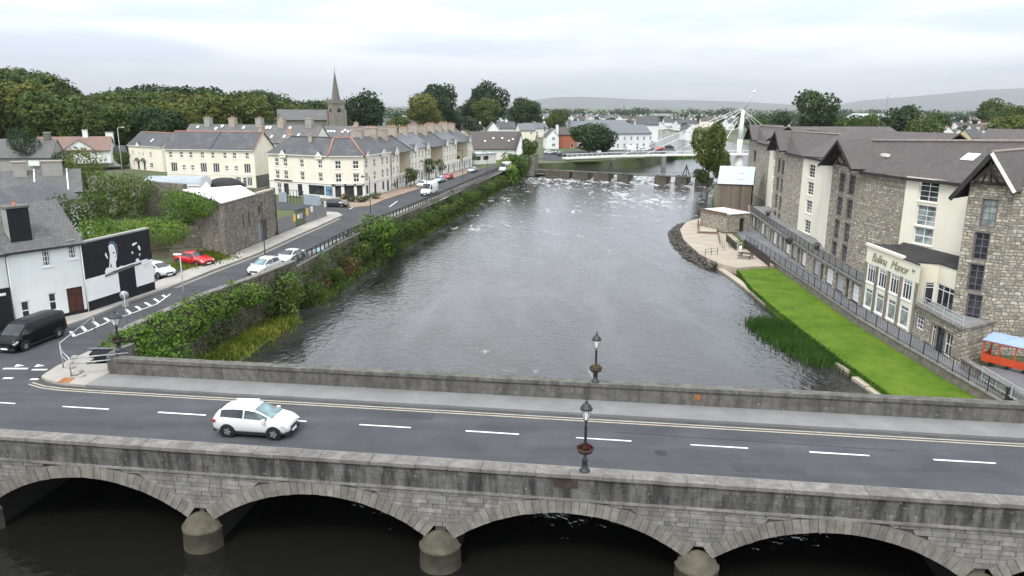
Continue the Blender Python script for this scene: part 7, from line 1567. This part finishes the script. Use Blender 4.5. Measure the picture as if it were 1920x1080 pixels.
# planted beds before the corner building
for i, (x, y, s, mt) in enumerate([(645, 372, .55, 'leaf_rust'), (660, 376, .6, 'leaf_dark'), (676, 377, .6, 'leaf_dark'), (688, 374, .5, 'leaf_mid'), (706, 371, .6, 'leaf_mid'), (735, 352, .75, 'leaf_olive'), (757, 345, .6, 'leaf_rust')]):
    p = gz(x, y + 3); tree('shrub', ['russet bed shrub nearest the dark parked car', 'dark bed shrub before the red shop door', 'wide dark bed shrub beside it on the right', 'small green bed shrub at the kerb corner', 'green shrub right of the corner shop', 'olive shrub before the first terrace bay', 'russet shrub before the second terrace bay'][i], p.x, p.y, -.2, s, .8, i % 4, 'shrubs before the corner building', 'shrub', mt)
for i, (x, y, s) in enumerate([(779, 352, 1.0), (812, 338, 1.25), (833, 330, 1.0), (851, 322, .9), (866, 318, .9), (785, 348, .9), (893, 310, 1.0)]):
    p = gz(x, y); tree('street', ['clipped round tree before the terrace, nearest the corner', 'bushy street tree left of the silver car', 'street tree behind the red car', 'round street tree before the third recess', 'round street tree beyond the third recess', 'second small tree beside the white parked car', 'last street tree at the far end of the terrace'][i], p.x - 1, p.y, 0, s, 1, i % 4, 'street trees along the terrace')
# ================================================================ the wood behind the town
prof = [(-60, 128), (0, 130), (60, 134), (110, 165), (140, 180), (180, 178), (215, 172), (250, 165), (290, 172), (340, 168), (380, 165), (410, 175), (450, 172), (500, 178), (540, 186), (600, 186), (660, 190)]
def topy(x):
    for (a, b), (c_, e) in zip(prof[:-1], prof[1:]):
        if a <= x <= c_: return b + (e - b) * (x - a) / (c_ - a)
    return 190
wl3 = {'wood': 'mid green', 'wood_dark': 'dark', 'wood_olive': 'olive-green'}
def wood(x, ytop, Y, kind, z0=0, label=None, group='trees of the wood on the left', seed=None, wide=1.0):
    p = at(x, ytop, Y); h, r, *_ = SPEC[kind]; hh = max(4, p.z - z0); s = hh / (h * 1.0) * wide
    return tree(kind, label or wl3[kind] + ' broadleaf tree in the wood behind the town', p.x, p.y, z0, s, (hh / h) / s, seed, group)
rs = random.Random(21)
for layer, (Y, dy, step) in enumerate(((300, 0, 21), (262, 9, 26), (228, 24, 30))):
    x = -70
    while x < (640 if layer == 0 else 560 if layer == 1 else 330):
        ww = rs.choice(['wood', 'wood', 'wood_dark', 'wood_olive', 'wood_olive'] if layer else ['wood_dark', 'wood', 'wood_dark'])
        wood(x, topy(x) + 4 + dy + rs.uniform(-5, 7), Y + rs.uniform(-12, 12) + (75 if x > 480 else 0), ww, 2 if x < 240 else 0, wide=1.1); x += step * rs.uniform(.8, 1.2)
for x, y, Y, k in [(15, 150, 262, 'wood'), (62, 176, 255, 'wood_dark'), (105, 208, 240, 'wood_dark'), (2, 225, 236, 'wood_olive'), (140, 215, 238, 'wood_dark'), (185, 225, 236, 'wood'), (215, 205, 242, 'wood_olive'), (228, 285, 190, 'wood'), (32, 198, 244, 'wood')]: wood(x, y, Y, k, 1, wl3[k] + ' tree at the near edge of the wood', 'trees at the near edge of the wood')
for x, y, Y, k, lab in [(683, 178, 315, 'wood_dark', 'big dark tree right of the church spire'), (815, 160, 420, 'wood_dark', 'tall dark spreading tree behind the olive tree'), (798, 183, 395, 'wood_olive', 'olive-yellow rounded tree before the tall dark one'), (838, 195, 425, 'wood_dark', 'dark tree filling the gap between the two great trees'), (915, 160, 460, 'wood_dark', 'tallest dark domed tree behind the brown roofs'), (912, 188, 440, 'wood', 'green tree in front of the domed dark tree'), (880, 192, 450, 'wood_dark', 'dark tree left of the domed tree'), (988, 186, 455, 'wood_dark', 'dark conical tree left of the pale town'), (1046, 206, 470, 'wood', 'green tree above the brown-roofed house'), (1022, 222, 460, 'wood_olive', 'light green tree behind the cream gable'), (742, 224, 250, 'wood', 'green tree above the terrace chimneys'), (758, 240, 248, 'wood', 'smaller green tree beside it above the terrace'), (1535, 178, 330, 'wood_dark', 'big dark tree behind the hotel roofs'), (1690, 205, 300, 'wood_dark', 'broad dark tree beyond the hotel'), (1735, 222, 290, 'wood', 'green tree right of the broad one beyond the hotel'), (1765, 214, 420, 'wood', 'green tree beside the grey roofs'), (1627, 215, 360, 'wood', 'small green tree before the white warehouse'), (1865, 190, 520, 'wood', 'green crown on the skyline at the right'), (1905, 200, 480, 'wood', 'green tree at the right picture edge'), (1900, 222, 300, 'wood_olive', 'olive tree at the right edge behind the hotel'), (1598, 222, 300, 'wood', 'green tree just behind the second hotel roof'), (1432, 222, 330, 'wood', 'green tree right of the footbridge mast'), (1460, 215, 380, 'wood_dark', 'dark tree further right of the mast')]:
    wood(x, y, Y, k, -3 if x > 1400 else 0, lab, None)
wood(1106, 236, 292, 'wood_dark', -2.5, 'broad round dark tree before the white hall', None, 0, 1.35); wood(1130, 242, 294, 'wood_dark', -2.5, 'lower right half of the round dark tree clump before the hall', None, 2, 1.2)
p = gz(1333, 345, -3); wood(1334, 238, p.y - 6, 'wood_olive', -3.2, 'tall olive-green tree on the right bank at the weir end', None, 1, .62)
wood(1352, 285, p.y + 2, 'wood_olive', -3.2, 'smaller tree behind the tall one at the weir end', None, 2, .7); wood(1318, 318, p.y - 8, 'wood', -3.2, 'low dark bush at the foot of the tall weir tree', None, 3, 1.1)
wood(992, 262, 232, 'wood', 0, 'green tree beside the hut at the left end of the weir', None, 1, .8); wood(968, 292, 222, 'wood_olive', -1, 'leafy bush on the bank before the brown-roofed building', None, 2, 1.0)
# far trees between the houses
rs = random.Random(8); taken = []
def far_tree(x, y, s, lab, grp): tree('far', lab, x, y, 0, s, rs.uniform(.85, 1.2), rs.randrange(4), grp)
for (x0, x1, Y0, Y1, n, s0, s1) in ((960, 1500, 420, 900, 110, .42, .75), (690, 1000, 400, 900, 26, .8, 1.3), (1420, 1940, 430, 1000, 70, .5, .9)):
    for i in range(n):
        X = rs.uniform(x0, x1); Y = Y0 * (Y1 / Y0) ** rs.random(); v = ray(X, 205); px_, py_ = v.x / v.y * Y, Y
        if 55 < px_ < 160 and Y < 560: continue
        far_tree(px_, py_, rs.uniform(s0, s1), 'dark green tree among the houses of the far town', 'trees among the far houses')
mb = MB(); P_ = []; S_l = []
for i in range(240):
    X = rs.uniform(930, 1960); Y = rs.uniform(1000, 1500); v = ray(X, 205); s = rs.uniform(6, 12); P_.append((v.x / v.y * Y, Y, s * .55, s, s * .8))
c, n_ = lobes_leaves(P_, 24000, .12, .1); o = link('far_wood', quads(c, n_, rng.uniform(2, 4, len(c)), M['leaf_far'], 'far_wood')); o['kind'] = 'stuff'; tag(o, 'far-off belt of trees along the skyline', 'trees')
P_ = []
for i in range(170):
    X = rs.uniform(560, 1000); Y = rs.uniform(650, 1100); v = ray(X, 205); s = rs.uniform(6, 11); P_.append((v.x / v.y * Y, Y, s * .55, s, s * .85))
c, n_ = lobes_leaves(P_, 14000, .12, .1); o = link('far_wood', quads(c, n_, rng.uniform(1.8, 3.4, len(c)), M['leaf_far'], 'far_wood')); o['kind'] = 'stuff'; tag(o, 'distant trees behind the church and the great trees', 'trees')
# ================================================================ vehicles
CARS = {
 'suv': dict(L=[(-2.08, .5, .82, .95, .62, .5), (-2.04, .36, .94, 1.06, .78, .58), (-1.92, .31, 1.04, 1.24, .83, .56), (-1.72, .28, 1.07, 1.46, .86, .56), (-1.4, .25, 1.07, 1.57, .87, .6), (-.8, .24, 1.05, 1.64, .88, .62), (-.2, .24, 1.03, 1.63, .88, .62), (.22, .24, 1.02, 1.56, .88, .6), (.6, .24, 1.01, 1.4, .88, .6), (.95, .24, 1.0, 1.2, .88, .64), (1.25, .24, .99, 1.08, .87, .7), (1.6, .26, .94, 1.02, .86, .66), (1.88, .3, .84, .93, .81, .6), (2.04, .37, .66, .8, .7, .5), (2.09, .46, .6, .66, .56, .42)], ax=(-1.22, 1.32), r=.335, side=(-1.6, .98), wind=(.2, 1.24), rear=(-1.95, -1.6)),
 'saloon': dict(L=[(-2.3, .5, .8, .88, .62, .5), (-2.24, .34, .92, 1.0, .8, .6), (-1.9, .26, .94, 1.06, .88, .66), (-1.5, .22, .95, 1.12, .9, .62), (-1.0, .2, .94, 1.38, .9, .56), (-.5, .2, .93, 1.44, .9, .58), (.1, .2, .92, 1.43, .9, .58), (.5, .2, .91, 1.32, .9, .6), (1.05, .2, .9, 1.0, .89, .68), (1.6, .22, .85, .92, .88, .66), (2.05, .28, .74, .82, .82, .6), (2.26, .36, .6, .7, .68, .5), (2.3, .44, .56, .6, .55, .4)], ax=(-1.35, 1.4), r=.32, side=(-1.45, .85), wind=(.2, 1.08), rear=(-1.52, -.9)),
 'hatch': dict(L=[(-1.95, .5, .8, .92, .62, .54), (-1.9, .34, .9, 1.05, .78, .6), (-1.72, .28, .96, 1.3, .82, .56), (-1.45, .24, .97, 1.44, .84, .58), (-.8, .21, .95, 1.49, .85, .6), (-.1, .21, .94, 1.48, .85, .6), (.35, .21, .93, 1.4, .85, .59), (.75, .21, .92, 1.18, .85, .62), (1.1, .21, .9, 1.0, .85, .68), (1.5, .24, .85, .93, .83, .64), (1.8, .3, .74, .83, .78, .58), (1.93, .38, .6, .7, .64, .46), (1.96, .44, .56, .6, .52, .4)], ax=(-1.2, 1.25), r=.31, side=(-1.55, .85), wind=(.33, 1.12), rear=(-1.8, -1.45)),
 'van': dict(L=[(-2.5, .45, 1.05, 1.78, .88, .74), (-2.46, .34, 1.08, 1.88, .93, .78), (-2.0, .28, 1.1, 1.92, .95, .8), (-1.0, .25, 1.1, 1.93, .95, .8), (0, .25, 1.1, 1.93, .95, .8), (.8, .25, 1.1, 1.9, .95, .78), (1.2, .25, 1.08, 1.78, .95, .76), (1.6, .25, 1.05, 1.45, .94, .74), (1.95, .27, 1.02, 1.16, .93, .76), (2.25, .3, .95, 1.03, .9, .7), (2.45, .34, .75, .85, .8, .6), (2.52, .42, .65, .7, .66, .5)], ax=(-1.55, 1.65), r=.34, side=(.75, 1.7), wind=(1.15, 1.98), rear=None),
 'box': dict(L=[(-2.9, .5, 1.1, 2.45, .9, .84), (-2.86, .4, 1.12, 2.58, .98, .86), (-2.0, .32, 1.15, 2.65, 1.0, .88), (0, .3, 1.15, 2.68, 1.0, .88), (.9, .3, 1.15, 2.6, 1.0, .86), (1.3, .3, 1.15, 2.4, .99, .8), (1.75, .3, 1.12, 1.85, .98, .8), (2.1, .32, 1.1, 1.35, .97, .82), (2.5, .36, 1.0, 1.12, .95, .76), (2.75, .42, .82, .9, .84, .6), (2.82, .5, .7, .75, .7, .5)], ax=(-1.7, 1.85), r=.36, side=(1.0, 1.95), wind=(1.3, 2.12), rear=None)}
CM = {}
def car_parts(tp, col):
    if (tp, col) in CM: return CM[(tp, col)]
    S = CARS[tp]; st = S['L']; out = []
    def ring(s):
        x, zb, be, to, hw, ht_ = s; zt = max(to, be + .02)
        return [Vector((x, 0, zb)), Vector((x, hw * .86, zb)), Vector((x, hw * .97, zb + (be - zb) * .25)), Vector((x, hw, zb + (be - zb) * .62)), Vector((x, hw * .965, be)), Vector((x, ht_ * 1.02, be + (zt - be) * .86)), Vector((x, ht_ * .82, zt - .012)), Vector((x, 0, zt + .015))]
    RG = [ring(s) for s in st]
    def interp(x):
        for a, b, r0, r1 in zip(st[:-1], st[1:], RG[:-1], RG[1:]):
            if a[0] <= x <= b[0]: f = (x - a[0]) / (b[0] - a[0]); return [p.lerp(q, f) for p, q in zip(r0, r1)]
        return RG[-1]
    # body with rounded stations
    xs = []
    for a, b in zip(st[:-1], st[1:]): xs += [a[0], (a[0] + b[0]) / 2] if b[0] - a[0] > .12 else [a[0]]
    xs.append(st[-1][0]); rings = [interp(x) for x in xs]; mb = MB(); n = 8
    for r_ in rings:
        full = r_ + [Vector((p.x, -p.y, p.z)) for p in reversed(r_[1:-1])]; mb.v += [tuple(p) for p in full]
    m_ = 14
    for i in range(len(rings) - 1):
        for k in range(m_): a, b = i * m_ + k, i * m_ + (k + 1) % m_; mb.f.append((a, b, b + m_, a + m_)); mb.sm.append(True)
    mb.f.append(tuple(range(m_ - 1, -1, -1))); mb.sm.append(False); e = (len(rings) - 1) * m_; mb.f.append(tuple(range(e, e + m_))); mb.sm.append(False)
    body = mb.mesh(M[col], 'body'); bm = bmesh.new(); bm.from_mesh(body); bmesh.ops.recalc_face_normals(bm, faces=bm.faces); bm.to_mesh(body); bm.free()
    out.append(('body', body, None))
    def patch(xa, xb, ka, kb, fa, fb, mat, name, sides=(1, -1), nx=5, off=.014, split=None):
        for s in sides:
            mb = MB(); G_ = []
            for i in range(nx + 1):
                r_ = interp(xa + (xb - xa) * i / nx); row_ = []
                for (k, f) in ((ka, fa), (kb, fb)):
                    p = r_[k].lerp(r_[k + 1], f); row_.append(Vector((p.x, p.y * s, p.z)))
                G_.append(row_)
            for i in range(nx):
                q = [G_[i][0], G_[i + 1][0], G_[i + 1][1], G_[i][1]]; nn = (q[1] - q[0]).cross(q[3] - q[0]).normalized(); nn = nn if nn.y * s > 0 or (abs(nn.y) < .2 and nn.z > 0) else -nn
                mb.poly([p + nn * off for p in (q if s > 0 else q[::-1])])
            out.append((name, mb.mesh(M[mat], name), None))
    sa, sb = S['side']
    if tp in ('suv', 'saloon', 'hatch'):
        mid_ = (sa + sb) / 2; patch(sa, mid_ - .04, 4, 4, .1, .9, 'car_glass', 'side_window'); patch(mid_ + .04, sb, 4, 4, .1, .9, 'car_glass' if tp != 'suv' else 'side_glass', 'side_window')
    else: patch(sa, sb, 4, 4, .08, .85, 'car_glass', 'side_window')
    def screen(xa, xb, mat, name):
        mb = MB(); nx = 4; w_ = []
        for i in range(nx + 1):
            r_ = interp(xa + (xb - xa) * i / nx); a = r_[5].lerp(r_[6], .35); b = r_[6]; c_ = r_[7]; w_.append([Vector((p.x, p.y, p.z)) for p in (a, b, c_)] + [Vector((b.x, -b.y, b.z)), Vector((a.x, -a.y, a.z))])
        for i in range(nx):
            for k in range(4):
                q = [w_[i][k], w_[i][k + 1], w_[i + 1][k + 1], w_[i + 1][k]]; nn = (q[1] - q[0]).cross(q[3] - q[0]).normalized(); nn = nn if nn.z > 0 else -nn; mb.poly([p + nn * .012 for p in q], True)
        out.append((name, mb.mesh(M[mat], name), None))
    screen(S['wind'][0] + .06, S['wind'][1] - .04, 'screen_glass' if tp == 'suv' else 'car_glass', 'windscreen')
    if S['rear']: screen(S['rear'][0], S['rear'][1], 'car_glass', 'rear_window')
    hwm = max(s[4] for s in st); r = S['r']
    ty = MB(); ty.lathe([(r * .62, -.1), (r * .9, -.11), (r, -.07), (r, .07), (r * .9, .11), (r * .62, .1)], 20); tym = ty.mesh(M['tyre'], 'tyre')
    rm = MB(); rm.lathe([(r * .64, .06), (r * .6, .085), (r * .5, .04), (r * .15, .07), (0, .075)], 20); rmm = rm.mesh(M['rim'], 'rim')
    sp = MB()
    for i in range(5): a = 6.283 * i / 5; sp.beam((r * .1 * math.cos(a), r * .1 * math.sin(a), .085), (r * .6 * math.cos(a), r * .6 * math.sin(a), .085), .07, .02)
    spm = sp.mesh(M['steel'], 'spokes')
    arch = MB(); arch.lathe([(r * 1.24, -.03), (r * 1.24, .03), (r * .95, .035), (r * .9, -.03)], 20); am = arch.mesh(M['plastic'], 'wheel_arch')
    for x in S['ax']:
        for s in (1, -1): out.append(('wheel_arch', am, ((x, s * (hwm - .01), r * 1.02), (R(-90) * s, 0, 0)))); out.append(('wheel', tym, ((x, s * (hwm - .07), r), (R(-90) * s, 0, 0)), [('rim', rmm), ('spokes', spm)]))
    for s in (1, -1):
        mb = MB(); mb.box(S['ax'][0] + r, S['ax'][1] - r, s * hwm * .96 - .03, s * hwm * .96 + .03, st[5][1] - .02, st[5][1] + .12); out.append(('sill', mb.mesh(M['plastic'], 'sill'), None))
        q = interp(st[-1][0] - .22); f = q[3].lerp(q[4], .6); mb = MB(); g_ = interp(st[-1][0] - .05); h_ = g_[3].lerp(g_[4], .7); mb.beam((f.x - .12, (f.y + .01) * s, f.z + .03), (h_.x + .02, (h_.y + .0) * s, h_.z - .02), .12, .12); out.append(('headlight', mb.mesh(M['lamp_clear'], 'headlight'), None))
        q = interp(st[0][0] + .06); f = q[4]; mb = MB(); mb.box(f.x - .02, f.x + .16, s * f.y - .12, s * f.y + .02, f.z - .14, f.z + .0); out.append(('tail_light', mb.mesh(M['lamp_red'], 'tail_light'), None))
        q = interp(sb - .02)[4]; mb = MB(); mb.box(q.x - .22, q.x - .04, s * (q.y + .1) - .1, s * (q.y + .1) + .1, q.z - .02, q.z + .13); out.append(('mirror', mb.mesh(M[col], 'mirror'), None))
    fx = st[-1][0]; q = interp(fx - .04); mb = MB(); mb.box(fx - .1, fx + .015, -.42, .42, st[-1][1] + .02, st[-1][1] + .16); out.append(('grille', mb.mesh(M['plastic'], 'grille'), None))
    mb = MB(); mb.box(fx - .18, fx - .02, -.74, .74, .2, .42); out.append(('bumper', mb.mesh(M['plastic'], 'bumper'), None)); mb = MB(); mb.box(st[0][0] + .0, st[0][0] + .12, -.7, .7, .24, .44); out.append(('bumper', mb.mesh(M['plastic'], 'bumper'), None))
    mb = MB(); mb.box(fx - .01, fx + .025, -.26, .26, .3, .41); out.append(('number_plate', mb.mesh(M['white'], 'number_plate'), None))
    if tp == 'suv':
        for s in (1, -1): mb = MB(); mb.beam((-1.3, s * .55, 1.6), (.0, s * .57, 1.63), .05, .05); out.append(('roof_rail', mb.mesh(M[col], 'roof_rail'), None))
    CM[(tp, col)] = out; return out
def car(tp, col, label, x, y, heading, z=0, cat='car', group=None, name='car'):
    t = thing(name, label, cat, (x, y, z + .005), heading, group)
    for p in car_parts(tp, col):
        pl_ = p[2]; o = link(p[0], p[1], t, *(pl_ if pl_ else ()))
        if len(p) > 3:
            for nm, me in p[3]: link(nm, me, o)
    return t
p0, p1 = gz(427, 820), gz(514, 824); mid_ = (p0 + p1) / 2; h_ = ang(p0, p1); mid_ += Vector((-math.sin(h_), math.cos(h_), 0)) * .82
car('suv', 'paint_white', 'white crossover car driving across the bridge', mid_.x, mid_.y, BA)
car('van', 'paint_black', 'black panel van parked at the kerb before the white house', -35.05, 52.5, R(-99), cat='van', name='van')
car('saloon', 'paint_red', 'bright red coupe parked on the yard beside the mural', -34.9, 80.9, R(-27))
car('hatch', 'paint_white', 'white car half hidden behind the end of the mural wall', -36.2, 75.0, R(-30))
car('suv', 'paint_white', 'white car parked at the river wall, nearer of the two', -25.75, 76.6, R(-104))
car('saloon', 'paint_pale', 'pale blue-silver car parked behind the white one at the river wall', -24.75, 82.4, R(-101))
car('box', 'paint_white', 'white high-roofed van driving along the riverside street', -16.4, 148.6, R(-102), cat='van', name='van')
q = gz(627, 389); car('saloon', 'paint_dark', 'dark saloon at the mouth of the side street', q.x, q.y + 1, R(-8))
q = gz(795, 351); car('hatch', 'paint_white', 'white hatchback parked before the first trees of the terrace', q.x - .2, q.y, R(-105), group='cars parked along the terrace')
q = gz(824, 342); car('hatch', 'paint_silver', 'silver car in front of the red one along the terrace', q.x, q.y, R(-105), group='cars parked along the terrace')
q = gz(842, 336); car('hatch', 'paint_red', 'red car parked along the terrace', q.x - .3, q.y, R(-105), group='cars parked along the terrace')
q = gz(886, 323); car('saloon', 'paint_silver', 'silver car parked at the far end of the terrace', q.x, q.y, R(-105), group='cars parked along the terrace')
q = gz(947, 322); car('box', 'paint_white', 'white van beyond the terrace at the bend of the street', q.x, q.y, R(-110), cat='van', name='van')
for i, (x, y, tp, col, lab) in enumerate([(1030, 292, 'hatch', 'paint_white', 'white car parked before the white gable, left one'), (1043, 293, 'hatch', 'paint_dark', 'dark car parked before the red brick house'), (1055, 296, 'hatch', 'paint_dark', 'second dark car right of the first by the brick house'), (1122, 290, 'hatch', 'paint_white', 'white car under the round dark tree'), (1186, 288, 'box', 'paint_white', 'white van in the car park left of the stay cables'), (1205, 287, 'hatch', 'paint_white', 'white car beside the white van in the car park'), (1235, 285, 'hatch', 'paint_red', 'red car in the car park under the stay cables'), (1255, 281, 'hatch', 'paint_dark', 'dark car at the right end of the car park')]):
    q = gz(x, y - 3); car(tp, col, lab, q.x, q.y, R([8, 170, 10, -90, 15, 5, 190, 20][i]), cat='van' if tp == 'box' else 'car', group='cars parked beyond the weir', name='van' if tp == 'box' else 'car')
q = at(222, 338, 158); car('hatch', 'paint_white', 'white car parked behind the ivy-covered wall', q.x, q.y, R(170)); q = at(205, 338, 158); car('hatch', 'paint_dark', 'dark car beside the white one behind the ivy wall', q.x - 2, q.y + 1, R(170))
mb = MB(); mb.prism(ccw([xy(gz(1018, 300)), xy(gz(1062, 302)), xy(gz(1100, 297)), xy(gz(1270, 284)), xy(gz(1262, 277)), xy(gz(1150, 281)), xy(gz(1020, 284))]), -.05, .0); structure('car_park', mb, M['asphalt'])
# ================================================================ street furniture
def tall_lamp(label, x, y, yt, group='tall lamp posts along the riverside street', mat='iron', lantern=True):
    p = gz(x, y, .12); h = at(x, yt, p.y).z - .12; t = thing('lamp_post', label, 'lamp post', p, 0, group)
    mb = MB(); mb.lathe([(.16, 0), (.16, .3), (.09, .35), (.08, 1.2), (.065, 1.25), (.05, h)], 10); mb.build('post', M[mat], t)
    mb = MB(); mb.tube((0, 0, h - .1), (-.9, -.3, h + .1), .035, n=6); mb.build('arm', M[mat], t); mb = MB(); mb.lathe([(.0, .22), (.1, .15), (.26, -.05), (.24, -.1), (0, -.12)], 10, (-.9, -.3, h)); mb.build('lamp_head', M[mat], t); return t
tall_lamp('tall black lamp post on the river wall beside the white car', 498, 492, 378)
tall_lamp('tall black lamp post at the bend before the corner building', 696, 426, 331)
tall_lamp('tall black lamp post beside the white van', 801, 378, 302)
tall_lamp('tall black lamp post before the third recess of the terrace', 868, 345, 282)
tall_lamp('tall black lamp post at the stone store gate', 521, 440, 352)
tall_lamp('lamp post near the far end of the street', 913, 330, 285)
p = gz(346, 566, 0); hh = at(341, 478, p.y).z; t = thing('lamp_post', 'grey street light with flat head beside the mural parking bay', 'lamp post', p); mb = MB(); mb.tube((0, 0, 0), (0, 0, hh), .07, .045, 8); mb.build('post', M['grey_post'], t); mb = MB(); mb.box(-.55, .12, -.12, .12, hh, hh + .1); mb.build('lamp_head', M['white'], t)
p = at(227, 300, 175); t = thing('lamp_post', 'grey street light in front of the wood left of the cream houses', 'lamp post', (p.x, p.y, 0)); hh = at(226, 240, 175).z; mb = MB(); mb.tube((0, 0, 0), (0, 0, hh), .09, .06, 7); mb.tube((0, 0, hh), (1.0, 0, hh + .2), .05, .04, 6); mb.build('post', M['grey_post'], t); mb = MB(); mb.box(.9, 1.5, -.12, .12, hh + .12, hh + .26); mb.build('lamp_head', M['white'], t)
p = gz(239, 606); t = thing('road_sign', 'round road sign seen from behind on a grey pole by the parking bay', 'road sign', p, R(20)); mb = MB(); mb.tube((0, 0, 0), (0, 0, 2.6), .04, n=8); mb.build('pole', M['grey_post'], t); mb = MB(); mb.lathe([(0, -.015), (.34, -.015), (.34, .015), (0, .015)], 20); mb.build('disc', M['steel'], t, (0, .06, 2.3), (R(90), 0, 0)); mb = MB(); mb.box(-.24, .24, .04, .07, 1.35, 1.8); mb.build('plate', M['steel'], t)
for i, (x, y) in enumerate([(651, 446), (848, 362)]):
    p = gz(x, y, .12); t = thing('litter_bin', ['black litter bin on the river pavement near the bend', 'black litter bin on the pavement beyond the white van'][i], 'bin', p); mb = MB(); mb.lathe([(.2, 0), (.24, .05), (.25, .95), (.2, 1.0)], 12); mb.build('body', M['black'], t); mb = MB(); mb.lathe([(.27, 1.0), (.26, 1.12), (.1, 1.3), (0, 1.33)], 12); mb.build('lid', M['iron'], t)
    mb = MB(); mb.box(-.12, .12, -.27, -.24, .7, .9); mb.build('notice', M['white'], t)
p = gz(601, 470, .3); t = thing('covered_boat', 'small pale blue covered dinghy beside the river railing', 'boat', (p.x, p.y, .0), R(80)); mb = MB()
sec = [(-1.1, .35, .3), (-.9, .5, .45), (0, .6, .62), (.7, .5, .5), (1.2, .1, .35)]
for (a, w0, h0), (b, w1, h1) in zip(sec[:-1], sec[1:]):
    for s in (1, -1): q = [(a, 0, h0 + .15), (b, 0, h1 + .15), (b, s * w1, h1 * .55), (a, s * w0, h0 * .55)]; mb.poly(q if s < 0 else q[::-1], True); q = [(a, s * w0, h0 * .55), (b, s * w1, h1 * .55), (b, s * w1 * .6, .1), (a, s * w0 * .6, .1)]; mb.poly(q if s < 0 else q[::-1], True)
mb.build('cover', M['pale_cyan'], t); mb = MB(); mb.box(-.8, .8, -.25, .25, 0, .12); mb.build('chock', M['timber'], t)
# steel barrier round the broken wall end
bt = thing('barrier', 'bent grey tubular barrier at the corner before the broken wall', 'railing', (0, 0, 0))
bp_ = [gz(134, 706, .12), gz(119, 690, .12), gz(116, 676, .12)]
top_ = [p + Vector((0, 0, 1.25)) for p in bp_]
for p in bp_: mb = MB(); mb.tube(p, p + Vector((0, 0, 1.25)), .045, n=8); mb.build('post', M['steel'], bt)
for z in (1.22, .85):
    mb = MB(); [mb.tube(a + Vector((0, 0, z)), b + Vector((0, 0, z)), .04, n=8) for a, b in zip(bp_[:-1], bp_[1:])]; mb.build('rail', M['steel'], bt)
q = B(-25.9, 5.9, .12); mb = MB(); mb.tube(bp_[0] + Vector((0, 0, 1.22)), q + Vector((0, 0, 1.2)), .04, n=8); mb.build('rail', M['steel'], bt); mb = MB(); mb.tube(bp_[0] + Vector((0, 0, .85)), q + Vector((0, 0, .85)), .04, n=8); mb.build('rail', M['steel'], bt)
q = gz(178, 622, .1); mb = MB(); mb.tube(bp_[2] + Vector((0, 0, 1.22)), q + Vector((0, 0, 1.2)), .04, n=8); mb.build('rail', M['steel'], bt); mb = MB(); mb.tube(q, q + Vector((0, 0, 1.2)), .04, n=8); mb.build('post', M['steel'], bt)
p = gz(195, 668, .2); t = thing('dark_tarpaulin', 'black tarpaulin bundle behind the parapet end', 'tarpaulin', (p.x, p.y + .3, -.05), R(5)); mb = MB(); mb.lathe([(.8, 0), (.75, .4), (.5, .7), (0, .8)], 9, sm=False); o = mb.build('bundle', M['black'], t); o.scale = (1.5, .6, 1)
mb = MB(); mb.tube((-1.0, -.3, .85), (1.1, -.35, .82), .03, n=6); mb.build('tie_bar', M['steel'], t)
# wooden gate leaning in the yard
p = gz(296, 500, 0); t = thing('field_gate', 'weathered wooden gate behind the white car in the yard', 'gate', (-42.5, 82.5, 0), R(35))
for i in range(4): mb = MB(); mb.box(0, 3.6, 0, .05, .3 + i * .38, .42 + i * .38); mb.build('bar', M['timber'], t)
for x in (0, 1.8, 3.5): mb = MB(); mb.box(x, x + .1, -.05, 0, .1, 1.7); mb.build('stile', M['timber'], t)
mb = MB(); mb.prism(ccw([(-39.5, 73), (-33.2, 71.5), (-32.2, 78), (-31.9, 83.5), (-35, 84.5), (-39.5, 79)]), -.04, -.005); structure('yard', mb, M['asphalt'])
# ================================================================ air: thin even haze over the whole place
mt = bpy.data.materials.new('haze'); mt.use_nodes = True; tt = mt.node_tree; tt.nodes.clear()
pv = N(tt, 'ShaderNodeVolumePrincipled'); pv.inputs['Color'].default_value = (.95, .975, 1, 1); pv.inputs['Density'].default_value = .00008; pv.inputs['Anisotropy'].default_value = .7
ou = N(tt, 'ShaderNodeOutputMaterial'); tt.links.new(pv.outputs[0], ou.inputs['Volume'])
mb = MB(); mb.box(-21200, 21200, -100, 21200, -7.5, 760); o = mb.build('haze', mt); o['kind'] = 'stuff'; tag(o, 'thin pale haze in the air over the town', 'haze')
